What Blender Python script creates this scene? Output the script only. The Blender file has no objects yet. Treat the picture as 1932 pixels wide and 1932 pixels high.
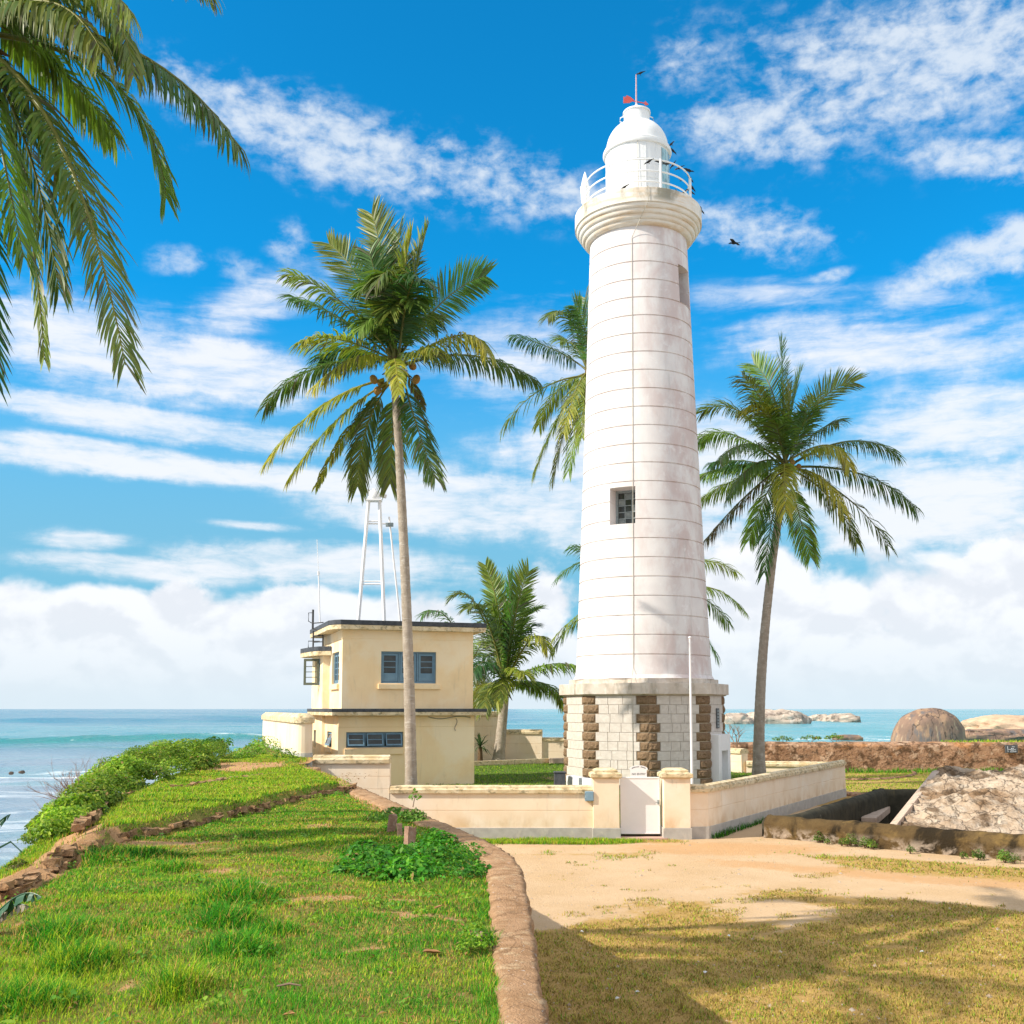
import bpy, bmesh, math, random
import numpy as np
from mathutils import Vector, Matrix, noise as mnoise

R = math.radians
scene = bpy.context.scene
COL = scene.collection
rng = np.random.default_rng(7)
random.seed(7)

# ------------------------------------------------------------------ camera
EYE = 3.9
PITCH = R(5.5)
FPX, PPX, HOR = 2000.0, 966.0, 1337.0         # focal length / horizon in units of 1/1932 of the picture
PPY = HOR - FPX * math.tan(PITCH)
cam_d = bpy.data.cameras.new('camera'); cam = bpy.data.objects.new('camera', cam_d); COL.objects.link(cam)
cam.location = (0, 0, EYE); cam.rotation_euler = (R(90) + PITCH, 0, 0)
cam_d.sensor_width = 36; cam_d.lens = 36 * FPX / 1932
cam_d.shift_y = (PPY - 966) / 1932
cam_d.clip_start = .1; cam_d.clip_end = 30000
scene.camera = cam

# ------------------------------------------------------------------ light
SUN = Vector((-1.0, -.35, .80)).normalized()
scene.view_settings.view_transform = 'Standard'; scene.view_settings.look = 'None'
scene.view_settings.exposure = 1.42; scene.view_settings.gamma = 1
scene.view_settings.use_curve_mapping = False
scene.cycles.use_denoising = True
scene.cycles.max_bounces = 8; scene.cycles.transparent_max_bounces = 8
sun_d = bpy.data.lights.new('sun', 'SUN'); sun_d.energy = 2.2; sun_d.angle = R(.55); sun_d.color = (1, .93, .80)
sun = bpy.data.objects.new('sun', sun_d); COL.objects.link(sun)
sun.rotation_euler = SUN.to_track_quat('Z', 'Y').to_euler(); sun.location = (-30, -20, 40)

# ------------------------------------------------------------------ node helpers
class X:
    """a socket or a number inside a node tree, with arithmetic"""
    def __init__(s, t, v): s.t, s.v = t, v
    def _b(s, op, o, flip=False):
        n = s.t.nodes.new('ShaderNodeMath'); n.operation = op
        a, b = (o, s) if flip else (s, o)
        for i, q in enumerate((a, b)):
            q = q.v if isinstance(q, X) else q
            if isinstance(q, (int, float)): n.inputs[i].default_value = q
            else: s.t.links.new(q, n.inputs[i])
        return X(s.t, n.outputs[0])
    def __add__(s, o): return s._b('ADD', o)
    __radd__ = __add__
    def __sub__(s, o): return s._b('SUBTRACT', o)
    def __rsub__(s, o): return s._b('SUBTRACT', o, True)
    def __mul__(s, o): return s._b('MULTIPLY', o)
    __rmul__ = __mul__
    def __truediv__(s, o): return s._b('DIVIDE', o)
    def mx(s, o): return s._b('MAXIMUM', o)
    def mn(s, o): return s._b('MINIMUM', o)
    def at2(s, o): return s._b('ARCTAN2', o)
    def pw(s, o): return s._b('POWER', o)
    def ab(s): return s._b('ABSOLUTE', 0)
    def ss(s, a, b, lo=0., hi=1.):
        n = s.t.nodes.new('ShaderNodeMapRange'); n.interpolation_type = 'SMOOTHSTEP'
        for i, q in enumerate((s, a, b, lo, hi)):
            q = q.v if isinstance(q, X) else q
            if isinstance(q, (int, float)): n.inputs[i].default_value = q
            else: s.t.links.new(q, n.inputs[i])
        return X(s.t, n.outputs[0])

def sep(t, sock):
    n = t.nodes.new('ShaderNodeSeparateXYZ'); t.links.new(sock, n.inputs[0])
    return [X(t, o) for o in n.outputs]
def comb(t, *q):
    n = t.nodes.new('ShaderNodeCombineXYZ')
    for i, a in enumerate(q):
        a = a.v if isinstance(a, X) else a
        if isinstance(a, (int, float)): n.inputs[i].default_value = a
        else: t.links.new(a, n.inputs[i])
    return n.outputs[0]
def nz(t, vec, scale=1., detail=4., rough=.55, dist=0., sc3=None):
    if sc3 is not None:
        m = t.nodes.new('ShaderNodeMapping'); m.inputs['Scale'].default_value = sc3
        t.links.new(vec, m.inputs[0]); vec = m.outputs[0]
    n = t.nodes.new('ShaderNodeTexNoise')
    t.links.new(vec, n.inputs['Vector'])
    n.inputs['Scale'].default_value = scale; n.inputs['Detail'].default_value = detail
    n.inputs['Roughness'].default_value = rough; n.inputs['Distortion'].default_value = dist
    return X(t, n.outputs[0])
def mixc(t, f, a, b, mode='MIX'):
    n = t.nodes.new('ShaderNodeMix'); n.data_type = 'RGBA'; n.blend_type = mode; n.clamp_factor = True
    for i, q in ((0, f), (6, a), (7, b)):
        q = q.v if isinstance(q, X) else q
        if isinstance(q, (int, float)): n.inputs[i].default_value = q
        elif isinstance(q, (tuple, list)): n.inputs[i].default_value = (*q[:3], 1)
        else: t.links.new(q, n.inputs[i])
    return n.outputs[2]
def attr(t, name):
    n = t.nodes.new('ShaderNodeAttribute'); n.attribute_name = name
    return n

MATS = {}
def newmat(name):
    m = bpy.data.materials.new(name); m.use_nodes = True
    t = m.node_tree; b = t.nodes['Principled BSDF']
    MATS[name] = m
    return m, t, b
def bumpn(t, b, h, strength, dist=.02):
    n = t.nodes.new('ShaderNodeBump'); n.inputs['Strength'].default_value = strength; n.inputs['Distance'].default_value = dist
    t.links.new(h.v if isinstance(h, X) else h, n.inputs['Height']); t.links.new(n.outputs[0], b.inputs['Normal'])
def M(name, c1, c2=None, scale=4., rough=.8, layers=(), bump=.25, bscale=30., spec=.25, coord='pos', metal=0., bdist=.02, detail=5, cracks=None):
    """colour noise between c1 and c2, then layers (colour, scale or scale3, lo, hi, amount[, z0, z1])"""
    m, t, b = newmat(name)
    if coord == 'pos': v = t.nodes.new('ShaderNodeNewGeometry').outputs['Position']
    else:
        tc = t.nodes.new('ShaderNodeTexCoord'); oi = t.nodes.new('ShaderNodeObjectInfo')
        a = t.nodes.new('ShaderNodeVectorMath'); a.operation = 'ADD'
        s = t.nodes.new('ShaderNodeVectorMath'); s.operation = 'SCALE'; s.inputs['Scale'].default_value = 50
        t.links.new(oi.outputs['Location'], s.inputs[0])
        t.links.new(tc.outputs['Object'], a.inputs[0]); t.links.new(s.outputs[0], a.inputs[1]); v = a.outputs[0]
    c = mixc(t, nz(t, v, scale, detail).ss(.3, .7), c1, c2 or c1)
    z = sep(t, v)[2] if any(len(l) > 5 for l in layers) else None
    for i, l in enumerate(layers):
        sc = l[1] if isinstance(l[1], tuple) else (l[1],) * 3
        f = nz(t, v, 1., 7, .62, .3, sc3=sc).ss(l[2], l[3]) * l[4]
        if len(l) > 5: f = f * z.ss(l[5], l[6])
        c = mixc(t, f, c, l[0])
    if cracks:
        mp = t.nodes.new('ShaderNodeMapping'); mp.inputs['Scale'].default_value = cracks[0]; ad = t.nodes.new('ShaderNodeVectorMath'); ad.operation = 'MULTIPLY_ADD'; wn_ = t.nodes.new('ShaderNodeTexNoise'); wn_.inputs['Scale'].default_value = 3.; wn_.inputs['Detail'].default_value = 5
        vo = t.nodes.new('ShaderNodeTexVoronoi'); vo.feature = 'DISTANCE_TO_EDGE'; vo.inputs['Scale'].default_value = 1.
        t.links.new(v, mp.inputs[0]); t.links.new(mp.outputs[0], wn_.inputs['Vector']); t.links.new(wn_.outputs['Color'], ad.inputs[0]); ad.inputs[1].default_value = (.7, .7, .7); t.links.new(mp.outputs[0], ad.inputs[2]); t.links.new(ad.outputs[0], vo.inputs['Vector'])
        c = mixc(t, X(t, vo.outputs['Distance']).ss(cracks[1], cracks[1] * .2) * cracks[3], c, cracks[2])
    t.links.new(c, b.inputs['Base Color'])
    b.inputs['Roughness'].default_value = rough; b.inputs['Specular IOR Level'].default_value = spec; b.inputs['Metallic'].default_value = metal
    if bump: bumpn(t, b, nz(t, v, bscale, 6, .6), bump, bdist)
    return m

# ------------------------------------------------------------------ sky
def px2sky(px, py):
    u = (px - PPX) / FPX; tt = (PPY - py) / FPX
    yy = math.cos(PITCH) - tt * math.sin(PITCH); zz = math.sin(PITCH) + tt * math.cos(PITCH)
    return math.atan2(u, yy), zz / math.hypot(u, yy)
world = bpy.data.worlds.new('World'); scene.world = world; world.use_nodes = True
def build_sky():
    t = world.node_tree; t.nodes.clear()
    out = t.nodes.new('ShaderNodeOutputWorld'); bg = t.nodes.new('ShaderNodeBackground')
    bg.inputs['Strength'].default_value = .112
    t.links.new(bg.outputs[0], out.inputs[0])
    sky = t.nodes.new('ShaderNodeTexSky'); sky.sky_type = 'NISHITA'; sky.sun_disc = False
    sky.sun_elevation = math.asin(SUN.z); sky.sun_rotation = math.atan2(SUN.x, SUN.y) % (2 * math.pi)
    sky.altitude = 0; sky.air_density = 1.0; sky.dust_density = .3; sky.ozone_density = 3.0
    d = t.nodes.new('ShaderNodeTexCoord').outputs['Generated']
    x, y, z = sep(t, d)
    hyp = (x * x + y * y).pw(.5)
    a = x.at2(y); tl = z / hyp.mx(.02)
    blue = mixc(t, 1.0, sky.outputs[0], (.022, .55, .745), 'MULTIPLY')
    # flat cloud sheet seen in perspective
    zp = z.mx(.0) + .07
    p = comb(t, x / zp, y / zp, 0)
    q = comb(t, a, tl, 0)
    warp = nz(t, q, 9., 6, .6)
    warp2 = nz(t, q, 34., 6, .65)
    def blob(px, py, rx, ry, rot=0., w=1., soft=.35):
        a0, t0 = px2sky(px, py); ra, rt = rx / FPX, ry / FPX; c, s = math.cos(R(rot)), math.sin(R(rot))
        da = a - a0; dt = t0 - tl
        u = (da * c + dt * s) / ra; v = (dt * c - da * s) / rt
        dd = (u * u + v * v).pw(.5) + (warp - .5) * 1.1 + (warp2 - .5) * .55
        return dd.ss(1.25, soft - .1) * w
    def union(bl):
        r = bl[0]
        for k in bl[1:]: r = r.mx(k)
        return r
    away = (a.ab().ss(.50, .68)).mx(tl.ss(.72, .95)) * .9  # unseen cloud outside the view, thickened to brighten and warm the fill
    # 1 broken high cloud
    hi = union([blob(1660, 150, 460, 215, 8, 1., .1), blob(1840, 300, 230, 60, 18, .9), blob(640, 275, 430, 110, 13, 1., .2),
                blob(930, 335, 300, 95, 14, 1., .2), blob(1150, 400, 230, 62, 24, .95), blob(1400, 430, 190, 70, 12, .95), blob(400, 190, 190, 75, 18, .95), blob(1460, 240, 250, 100, 12, .95), blob(1300, 120, 120, 70, 0, .7), blob(1800, 90, 300, 150, 0, 1.),
                blob(1870, 480, 200, 62, -14, 1.1), blob(1570, 520, 50, 16, -8, .8), blob(545, 462, 50, 60, 20, .7), blob(335, 490, 70, 35, -10, .65),
                blob(480, 520, 90, 40, 20, .55)])
    hi = hi.mx(away)
    n1 = nz(t, p, 3.4, 9, .58, .1)
    n2 = nz(t, q, 40., 8, .60, .15, sc3=(1, 1.3, 1))
    nn = n1 * .42 + n2 * .58
    th = .62 - hi * .19
    d_hi = nn.ss(th - .12, th + .17) * .80 * (hi * 1.25).mn(1.)
    # 2 soft layered cloud
    st = union([blob(170, 650, 400, 120, 10, 1., .1), blob(520, 560, 240, 62, -24, .72), blob(430, 700, 250, 75, 8, .95), blob(280, 800, 430, 40, 5, .95),
                blob(420, 893, 640, 34, 2, 1.05), blob(180, 848, 330, 26, 3, .8), blob(1010, 680, 360, 150, 0, .72, 0.), blob(1660, 650, 420, 90, 6, .9, .1), blob(1450, 560, 300, 45, 5, .6, 0.), blob(1800, 800, 330, 110, 4, .95, .1),
                blob(1500, 930, 480, 90, 0, .9), blob(880, 950, 430, 80, 3, 1.05), blob(1250, 850, 380, 110, 0, .95), blob(600, 1065, 360, 55, 2, .85), blob(300, 1075, 300, 30, 2, .7), blob(1750, 950, 300, 120, 0, 1.05), blob(170, 1020, 110, 26, 0, .75), blob(180, 1055, 170, 20, 0, .7),
                blob(480, 992, 120, 14, 3, .75), blob(1250, 1010, 320, 70, 0, .9), blob(1760, 560, 150, 50, 6, .6)])
    st = st.mx(away)
    n3 = nz(t, q, 5.5, 9, .58, .5, sc3=(1., 5.2, 1.))
    n4 = nz(t, q, 24., 8, .66, .4, sc3=(1., 3.6, 1.))
    ns = n3 * .58 + n4 * .42
    th = .64 - st * .32
    d_st = ns.ss(th - .15, th + .24) * .90 * (st * 1.6).mn(1.)
    # 3 heaped cloud low over the sea
    cu = union([tl.ss(px2sky(300, 1075)[1], px2sky(300, 1160)[1]) * a.ss(.02, -.08), tl.ss(px2sky(1600, 960)[1], px2sky(1600, 1180)[1]) * a.ss(.1, .2), blob(1030, 1140, 70, 95, 0, 1.),
                tl.ss(px2sky(900, 1120)[1], px2sky(900, 1250)[1]), blob(1850, 1110, 160, 90, -14, 1.), blob(1420, 1110, 200, 130, 0, 1.), blob(560, 1150, 110, 55, 0, 1.), blob(330, 1140, 90, 45, 0, .9)])
    bil = nz(t, q, 14., 8, .50, .15, sc3=(1., 1.3, 1.))
    bil2 = nz(t, comb(t, a + .006, tl + .014, 0), 14., 8, .50, .15, sc3=(1., 1.3, 1.))
    th = .66 - cu * .42
    d_cu = bil.ss(th - .09, th + .13) * (cu * 4.).mn(1.)
    low = tl.ss(.10, .0)
    c = blue
    c = mixc(t, tl.ss(.40, .12) * .88, c, (.80, 1.80, 2.42))          # paler air toward the horizon
    c = mixc(t, d_st, c, (3.3, 3.34, 3.48))
    c = mixc(t, d_hi, c, (2.95, 3.15, 3.35))
    lit = (bil - bil2).ss(-.09, .08)
    cuc = mixc(t, lit, (2.92, 3.0, 3.2), (3.45, 3.47, 3.58))
    cuc = mixc(t, low * .8, cuc, (2.65, 2.95, 3.2))
    c = mixc(t, d_cu * .93, c, cuc)
    c = mixc(t, tl.ss(.035, .0) * .6, c, (2.4, 2.85, 3.15))
    t.links.new(c, bg.inputs['Color'])
build_sky()

# ------------------------------------------------------------------ picture <-> place
def at(px, py, y):
    """point of the plane 'y metres ahead' seen at a picture position"""
    tt = (PPY - py) / FPX
    yy = math.cos(PITCH) - tt * math.sin(PITCH); zz = math.sin(PITCH) + tt * math.cos(PITCH)
    k = y / yy
    return Vector(((px - PPX) / FPX * k, y, EYE + zz * k))
def zat(py, y): return at(966, py, y).z
def xat(px, py, y): return at(px, py, y).x
def onz(px, py, z):
    tt = (PPY - py) / FPX
    yy = math.cos(PITCH) - tt * math.sin(PITCH); zz = math.sin(PITCH) + tt * math.cos(PITCH)
    k = (z - EYE) / zz
    return Vector(((px - PPX) / FPX * k, yy * k, z))

# ------------------------------------------------------------------ object helpers
def tag(o, label=None, cat=None, group=None, kind=None):
    if label: o['label'] = label
    if cat: o['category'] = cat
    if group: o['group'] = group
    if kind: o['kind'] = kind
    return o
def wloc(o):
    l = Vector((0, 0, 0))
    while o: l = l + o.location; o = o.parent
    return l
def thing(name, loc, label, cat, group=None):
    o = bpy.data.objects.new(name, None); o.empty_display_size = .3
    COL.objects.link(o); o.location = loc
    return tag(o, label, cat, group)
def link(name, me, parent=None, loc=None, rot=None, scl=None):
    """object from mesh; loc in world coordinates (None: the mesh itself is in world coordinates)"""
    o = bpy.data.objects.new(name, me); COL.objects.link(o)
    if parent: o.parent = parent
    pl = wloc(parent) if parent else Vector((0, 0, 0))
    if loc is None:
        if parent: me.transform(Matrix.Translation(-pl))
    else: o.location = Vector(loc) - pl
    if rot: o.rotation_euler = rot
    if scl: o.scale = scl
    return o
def npmesh(name, V, F, mat=None, col=None, smooth=False, attrs=None):
    V = np.asarray(V, dtype=np.float32).reshape(-1, 3); F = np.asarray(F, dtype=np.int32)
    k = F.shape[1]
    me = bpy.data.meshes.new(name)
    me.vertices.add(len(V)); me.vertices.foreach_set('co', V.ravel())
    me.loops.add(F.size); me.loops.foreach_set('vertex_index', F.ravel())
    me.polygons.add(len(F)); me.polygons.foreach_set('loop_start', np.arange(0, F.size, k, dtype=np.int32))
    if smooth: me.polygons.foreach_set('use_smooth', np.ones(len(F), dtype=bool))
    me.update(calc_edges=True); me.validate()
    if mat: me.materials.append(mat)
    if col is not None:
        c = np.ones((len(V), 4), dtype=np.float32); c[:, :3] = col
        me.color_attributes.new('Col', 'FLOAT_COLOR', 'POINT').data.foreach_set('color', c.ravel())
    for n, a in (attrs or {}).items():
        me.attributes.new(n, 'FLOAT', 'POINT').data.foreach_set('value', np.asarray(a, dtype=np.float32))
    return me

class MB:
    def __init__(s): s.v, s.f = [], []
    def add(s, vs, fs):
        o = len(s.v); s.v += [tuple(q) for q in vs]; s.f += [tuple(i + o for i in f) for f in fs]; return s
    def hexa(s, b, t):
        """8 corners: bottom loop b, top loop t (counter-clockwise seen from above)"""
        return s.add(list(b) + list(t), [(3, 2, 1, 0), (4, 5, 6, 7), (0, 1, 5, 4), (1, 2, 6, 5), (2, 3, 7, 6), (3, 0, 4, 7)])
    def box(s, c, size, rz=0., m=None):
        hx, hy, hz = (q / 2 for q in size); c = Vector(c)
        rot = m if m is not None else Matrix.Rotation(rz, 3, 'Z')
        P = [c + rot @ Vector((sx * hx, sy * hy, sz * hz)) for sz in (-1, 1) for sx, sy in ((-1, -1), (1, -1), (1, 1), (-1, 1))]
        return s.hexa(P[:4], P[4:])
    def prism(s, poly, z0, z1, poly2=None):
        n = len(poly); p2 = poly2 or poly
        vs = [(q[0], q[1], z0) for q in poly] + [(q[0], q[1], z1) for q in p2]
        fs = [tuple(range(n))[::-1], tuple(range(n, 2 * n))] + [(i, (i + 1) % n, n + (i + 1) % n, n + i) for i in range(n)]
        return s.add(vs, fs)
    def tube(s, pts, r, n=8, cap=True):
        pts = [Vector(p) for p in pts]; rs = r if isinstance(r, (list, tuple)) else [r] * len(pts)
        vs = []
        up = Vector((0, 0, 1))
        for i, p in enumerate(pts):
            d = (pts[min(i + 1, len(pts) - 1)] - pts[max(i - 1, 0)]).normalized()
            a = d.cross(up if abs(d.z) < .95 else Vector((1, 0, 0))).normalized(); b = d.cross(a)
            for k in range(n):
                an = 2 * math.pi * k / n; vs.append(p + (a * math.cos(an) + b * math.sin(an)) * rs[i])
        fs = [(i * n + k, i * n + (k + 1) % n, (i + 1) * n + (k + 1) % n, (i + 1) * n + k) for i in range(len(pts) - 1) for k in range(n)]
        if cap: fs += [tuple(range(n))[::-1], tuple(range((len(pts) - 1) * n, len(pts) * n))]
        return s.add(vs, fs)
    def lathe(s, prof, c, n=48, rot0=0., closed=True):
        c = Vector(c); vs = []; 
        for r, z in prof:
            for k in range(n):
                an = rot0 + 2 * math.pi * k / n; vs.append((c.x + r * math.sin(an), c.y - r * math.cos(an), c.z + z))
        m = len(prof)
        fs = [(i * n + k, i * n + (k + 1) % n, (i + 1) * n + (k + 1) % n, (i + 1) * n + k) for i in range(m - 1) for k in range(n)]
        if closed: fs += [tuple(range(n))[::-1], tuple(range((m - 1) * n, m * n))]
        return s.add(vs, fs)
    def mesh(s, name, mat=None, smooth=False, sharp=None):
        me = bpy.data.meshes.new(name); me.from_pydata(s.v, [], s.f); me.validate(); me.update()
        bm = bmesh.new(); bm.from_mesh(me); bmesh.ops.recalc_face_normals(bm, faces=bm.faces); bm.to_mesh(me); bm.free()
        if mat: me.materials.append(mat)
        if smooth:
            me.polygons.foreach_set('use_smooth', [True] * len(me.polygons))
            me.set_sharp_from_angle(angle=R(sharp or 40))
        return me
    def build(s, name, mat, parent=None, smooth=False, sharp=None, label=None, bevel=0.):
        me = s.mesh(name, mat, smooth, sharp)
        if bevel:
            bm = bmesh.new(); bm.from_mesh(me)
            bmesh.ops.bevel(bm, geom=[e for e in bm.edges if e.calc_face_angle(0) > R(30)], offset=bevel, segments=2, profile=.6, affect='EDGES', clamp_overlap=True)
            bm.to_mesh(me); bm.free()
        o = link(name, me, parent)
        if label: o['label'] = label
        return o
def solo(mb, name, mat, label, cat, group=None, kind=None, **k):
    return tag(mb.build(name, mat, None, **k), label, cat, group, kind)
def fbm(p, s=1., o=4): return mnoise.fractal(Vector(p) * s, 1.0, 2.0, o)
def vnoise(P, s, seed=0):
    """cheap smooth noise for arrays: sum of random sines, roughly -1..1"""
    r = np.random.default_rng(seed); out = np.zeros(len(P))
    for k in range(14):
        d = r.normal(size=P.shape[1]); d /= np.linalg.norm(d); f = s * 2 ** (r.random() * 2.6)
        out += np.sin(P @ d * f + r.random() * 6.28) / (1 + .35 * k * .3)
    return out / 5.2
# ------------------------------------------------------------------ materials
white = M('white_limewash', (.84, .82, .80), (.78, .76, .74), 2.2, .75, [((.66, .56, .54), (.55, .55, .35), .47, .72, .42), ((.62, .62, .58), (3., 3., .5), .55, .8, .35)], .12, 14)
def towerwhite():
    m, t, b = newmat('tower_limewash'); v = t.nodes.new('ShaderNodeNewGeometry').outputs['Position']; x, y, z = sep(t, v)
    c = mixc(t, nz(t, v, 1.2, 5).ss(.3, .7), (.80, .765, .75), (.745, .70, .69))
    shade_side = x.ss(TXW - 1.2, TXW + 1.6)  # stains weighted right also paint the tower's dimmer shaded side into the colour
    c = mixc(t, nz(t, v, 1., 7, .65, .4, sc3=(.9, .9, .45)).ss(.40, .62) * (shade_side * .75 + .35), c, (.64, .535, .515))
    c = mixc(t, nz(t, v, 1., 7, .7, .3, sc3=(3.5, 3.5, .55)).ss(.54, .74) * (shade_side * .5 + .12), c, (.50, .48, .46))
    c = mixc(t, nz(t, v, 1., 7, .7, .3, sc3=(2.2, 2.2, 2.2)).ss(.56, .70) * shade_side * .6, c, (.88, .86, .86))
    f = (z - CZ0) / CDZ
    fr = t.nodes.new('ShaderNodeMath'); fr.operation = 'PINGPONG'; fr.inputs[1].default_value = .5; t.links.new(f.v, fr.inputs[0])
    line = (X(t, fr.outputs[0]) + (nz(t, v, 2.2, 5, .65) - .5) * .05).ss(.045, .008) * nz(t, v, 1., 5, .6, 0, sc3=(1.4, 1.4, .5)).ss(.34, .58)
    c = mixc(t, line * .28, c, (.46, .36, .27))
    t.links.new(c, b.inputs['Base Color']); b.inputs['Roughness'].default_value = .75; b.inputs['Specular IOR Level'].default_value = .25
    bumpn(t, b, nz(t, v, 14., 6, .6), .12, .02)
    return m
white_plain = M('white_gloss_paint', (.86, .84, .84), (.83, .81, .81), 3, .42, [((.62, .58, .52), (5, 5, 1.), .62, .85, .3)], .03, 20, .4)
lantern_white = M('lantern_white', (.84, .84, .83), (.79, .80, .80), 4, .5, [((.6, .6, .56), (6, 6, .8), .6, .82, .35)], .05, 20, .4)
gallery_m = M('gallery_plaster', (.80, .77, .70), (.74, .71, .64), 3, .8, [((.62, .42, .20), (.9, .9, 6), .50, .72, .45), ((.10, .11, .07), (1.3, 1.3, .8), .56, .68, .55)], .15, 22)
cream = M('cream_plaster', (.95, .73, .45), (.92, .68, .40), 1.6, .85, [((.66, .46, .25), (.8, .8, .6), .52, .78, .4), ((.92, .80, .60), (2, 2, .5), .55, .8, .4), ((.44, .34, .22), (5, 5, .7), .56, .78, .34), ((.34, .28, .19), (1.1, 1.1, .9), .60, .76, .42), ((.97, .84, .64), (.5, .5, .5), .46, .6, .5)], .12, 26)
cream_wall = M('boundary_cream', (.90, .735, .555), (.86, .68, .49), 1.3, .85, [((.66, .43, .20), (1.0, 1.0, .7), .54, .78, .5), ((.93, .83, .70), (.7, .7, .7), .48, .72, .6), ((.40, .31, .20), (5, 5, .9), .56, .80, .32), ((.60, .36, .15), (1.6, 1.6, .9), .40, .68, .6, .95, .35), ((.20, .17, .11), (3.2, 3.2, .5), .60, .76, .5, .7, 1.3)], .12, 26)
coping = M('weathered_coping', (.82, .68, .46), (.60, .45, .25), 3.4, .9, [((.13, .11, .06), (5, 5, 9), .50, .66, .7), ((.84, .78, .66), (6, 6, 6), .56, .74, .5)], .5, 40)
greyband = M('grey_cement', (.50, .47, .43), (.40, .37, .34), 3, .9, [((.66, .60, .50), (3, 3, 2), .5, .7, .5), ((.22, .20, .16), (7, 7, 3), .6, .8, .4)], .3, 40)
black_edge = M('bitumen_edge', (.045, .05, .06), (.08, .085, .095), 6, .6, [((.24, .22, .18), (14, 14, 14), .6, .75, .5)], .2, 40)
blue = M('blue_paint', (.13, .235, .325), (.16, .275, .37), 5, .45, [((.24, .36, .42), (9, 9, 3), .6, .8, .3)], .05, 30, .4)
darkgreen = M('dark_green_paint', (.09, .10, .07), (.12, .13, .09), 6, .5, (), .05, 30)
boxblue = M('meter_box_paint', (.19, .31, .40), (.23, .35, .44), 7, .45, [((.12, .16, .18), (10, 10, 4), .62, .8, .4)], .06, 30, .4)
iron = M('black_iron', (.03, .03, .035), (.06, .055, .05), 12, .55, (), .1, 40, .4)
red_paint = M('faded_red_paint', (.55, .075, .06), (.46, .10, .09), 9, .5, [((.7, .45, .42), (12, 12, 12), .58, .78, .45)], .05, 30)
cable_m = M('grey_cable', (.42, .38, .30), (.30, .27, .22), 6, .7, (), 0)
def glassm(name, c, rough=.06):
    m, t, b = newmat(name)
    v = t.nodes.new('ShaderNodeNewGeometry').outputs['Position']
    t.links.new(mixc(t, nz(t, v, 2.5, 3).ss(.35, .65), c, tuple(q * 1.8 + .006 for q in c)), b.inputs['Base Color'])
    b.inputs['Roughness'].default_value = rough; b.inputs['Specular IOR Level'].default_value = .5
    return m
glass = glassm('dark_glass', (.020, .024, .022)); glass_l = glassm('pale_glass', (.17, .30, .34), .12); glass_g = glassm('grey_glass', (.14, .155, .15), .2)
dark_in = M('dark_interior', (.03, .03, .028), None, 3, .9, (), 0)
ashlar = M('white_ashlar', (.66, .60, .54), (.58, .52, .46), 2.4, .85, [((.74, .69, .63), (3, 3, 3), .5, .7, .6), ((.40, .31, .21), (6, 6, 1.4), .56, .80, .55)], .35, 34, coord='obj')
joint_m = M('stone_joint', (.58, .50, .38), (.46, .38, .27), 5, .9, (), .2, 40)
quoin_m = M('brown_rock_face', (.34, .23, .14), (.24, .15, .085), 6, .9, [((.42, .30, .18), (9, 9, 9), .52, .72, .6), ((.05, .032, .02), (7, 7, 7), .58, .74, .6)], .9, 26, coord='obj', bdist=.04)
cornice_m = M('stained_cornice', (.66, .58, .50), (.55, .47, .39), 3, .85, [((.17, .16, .10), (2.6, 2.6, .7), .50, .70, .62), ((.76, .73, .68), (4, 4, 4), .5, .7, .5)], .3, 34)
laterite = M('laterite', (.52, .315, .18), (.38, .22, .115), 6, .95, [((.64, .48, .30), (7, 7, 7), .50, .70, .6), ((.78, .72, .66), (22, 22, 22), .62, .70, .75), ((.22, .12, .06), (11, 11, 11), .58, .70, .6), ((.80, .75, .70), (2.5, 8, 8), .70, .76, .7)], 1., 60, .1, bdist=.03, cracks=((2.4, 1.5, 2.), .035, (.20, .115, .06), .55))
wallstone = M('mossy_rubble_stone', (.46, .28, .15), (.30, .17, .09), 5, .95, [((.035, .028, .018), (5, 5, 7), .50, .64, .85), ((.50, .36, .24), (9, 9, 9), .54, .70, .6), ((.10, .13, .03), (6, 6, 6), .62, .74, .6)], .9, 24, .1, bdist=.04)
bastion = M('weathered_bastion', (.50, .30, .185), (.38, .215, .13), 2.2, .95, [((.12, .070, .040), (1.5, 1.5, 1.9), .47, .60, .85), ((.62, .43, .30), (2.1, 2.1, 2.6), .52, .64, .8), ((.055, .048, .036), (.8, .8, 1.3), .58, .68, .8), ((.56, .25, .09), (.35, .35, .9), .60, .72, .6)], .9, 7, .1, bdist=.12, cracks=((1.1, 1.1, 1.9), .04, (.07, .045, .03), .6))
parapet_m = M('mossy_parapet', (.125, .082, .036), (.085, .055, .026), 3, .95, [((.24, .155, .055), (1.2, 1.2, 2.2), .52, .68, .6), ((.022, .017, .011), (1.3, 1.3, .9), .46, .60, .9), ((.40, .32, .25), (1.7, 1.7, 2.2), .46, .58, .9, .42, .10)], 1., 9, .1, bdist=.06)
blackwall = M('black_mould_wall', (.080, .070, .048), (.045, .042, .030), 3, .95, [((.13, .10, .05), (4, 4, 1.2), .55, .72, .6), ((.42, .36, .28), (2.2, 2.2, 1.2), .70, .76, .8)], .7, 14, .1)
glacis_m = M('bleached_rubble', (.58, .455, .34), (.44, .32, .22), 2, .95, [((.60, .52, .42), (2.6, 1.2, 2.6), .46, .66, .7), ((.26, .15, .075), (.7, .30, .9), .46, .62, .75), ((.12, .07, .035), (1.3, .5, 1.6), .52, .63, .8), ((.055, .042, .028), (3.8, 1.6, 3.4), .58, .70, .75)], 1., 7, .1, bdist=.14, cracks=((1.5, 1.0, 1.8), .05, (.07, .05, .035), .7))
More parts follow.
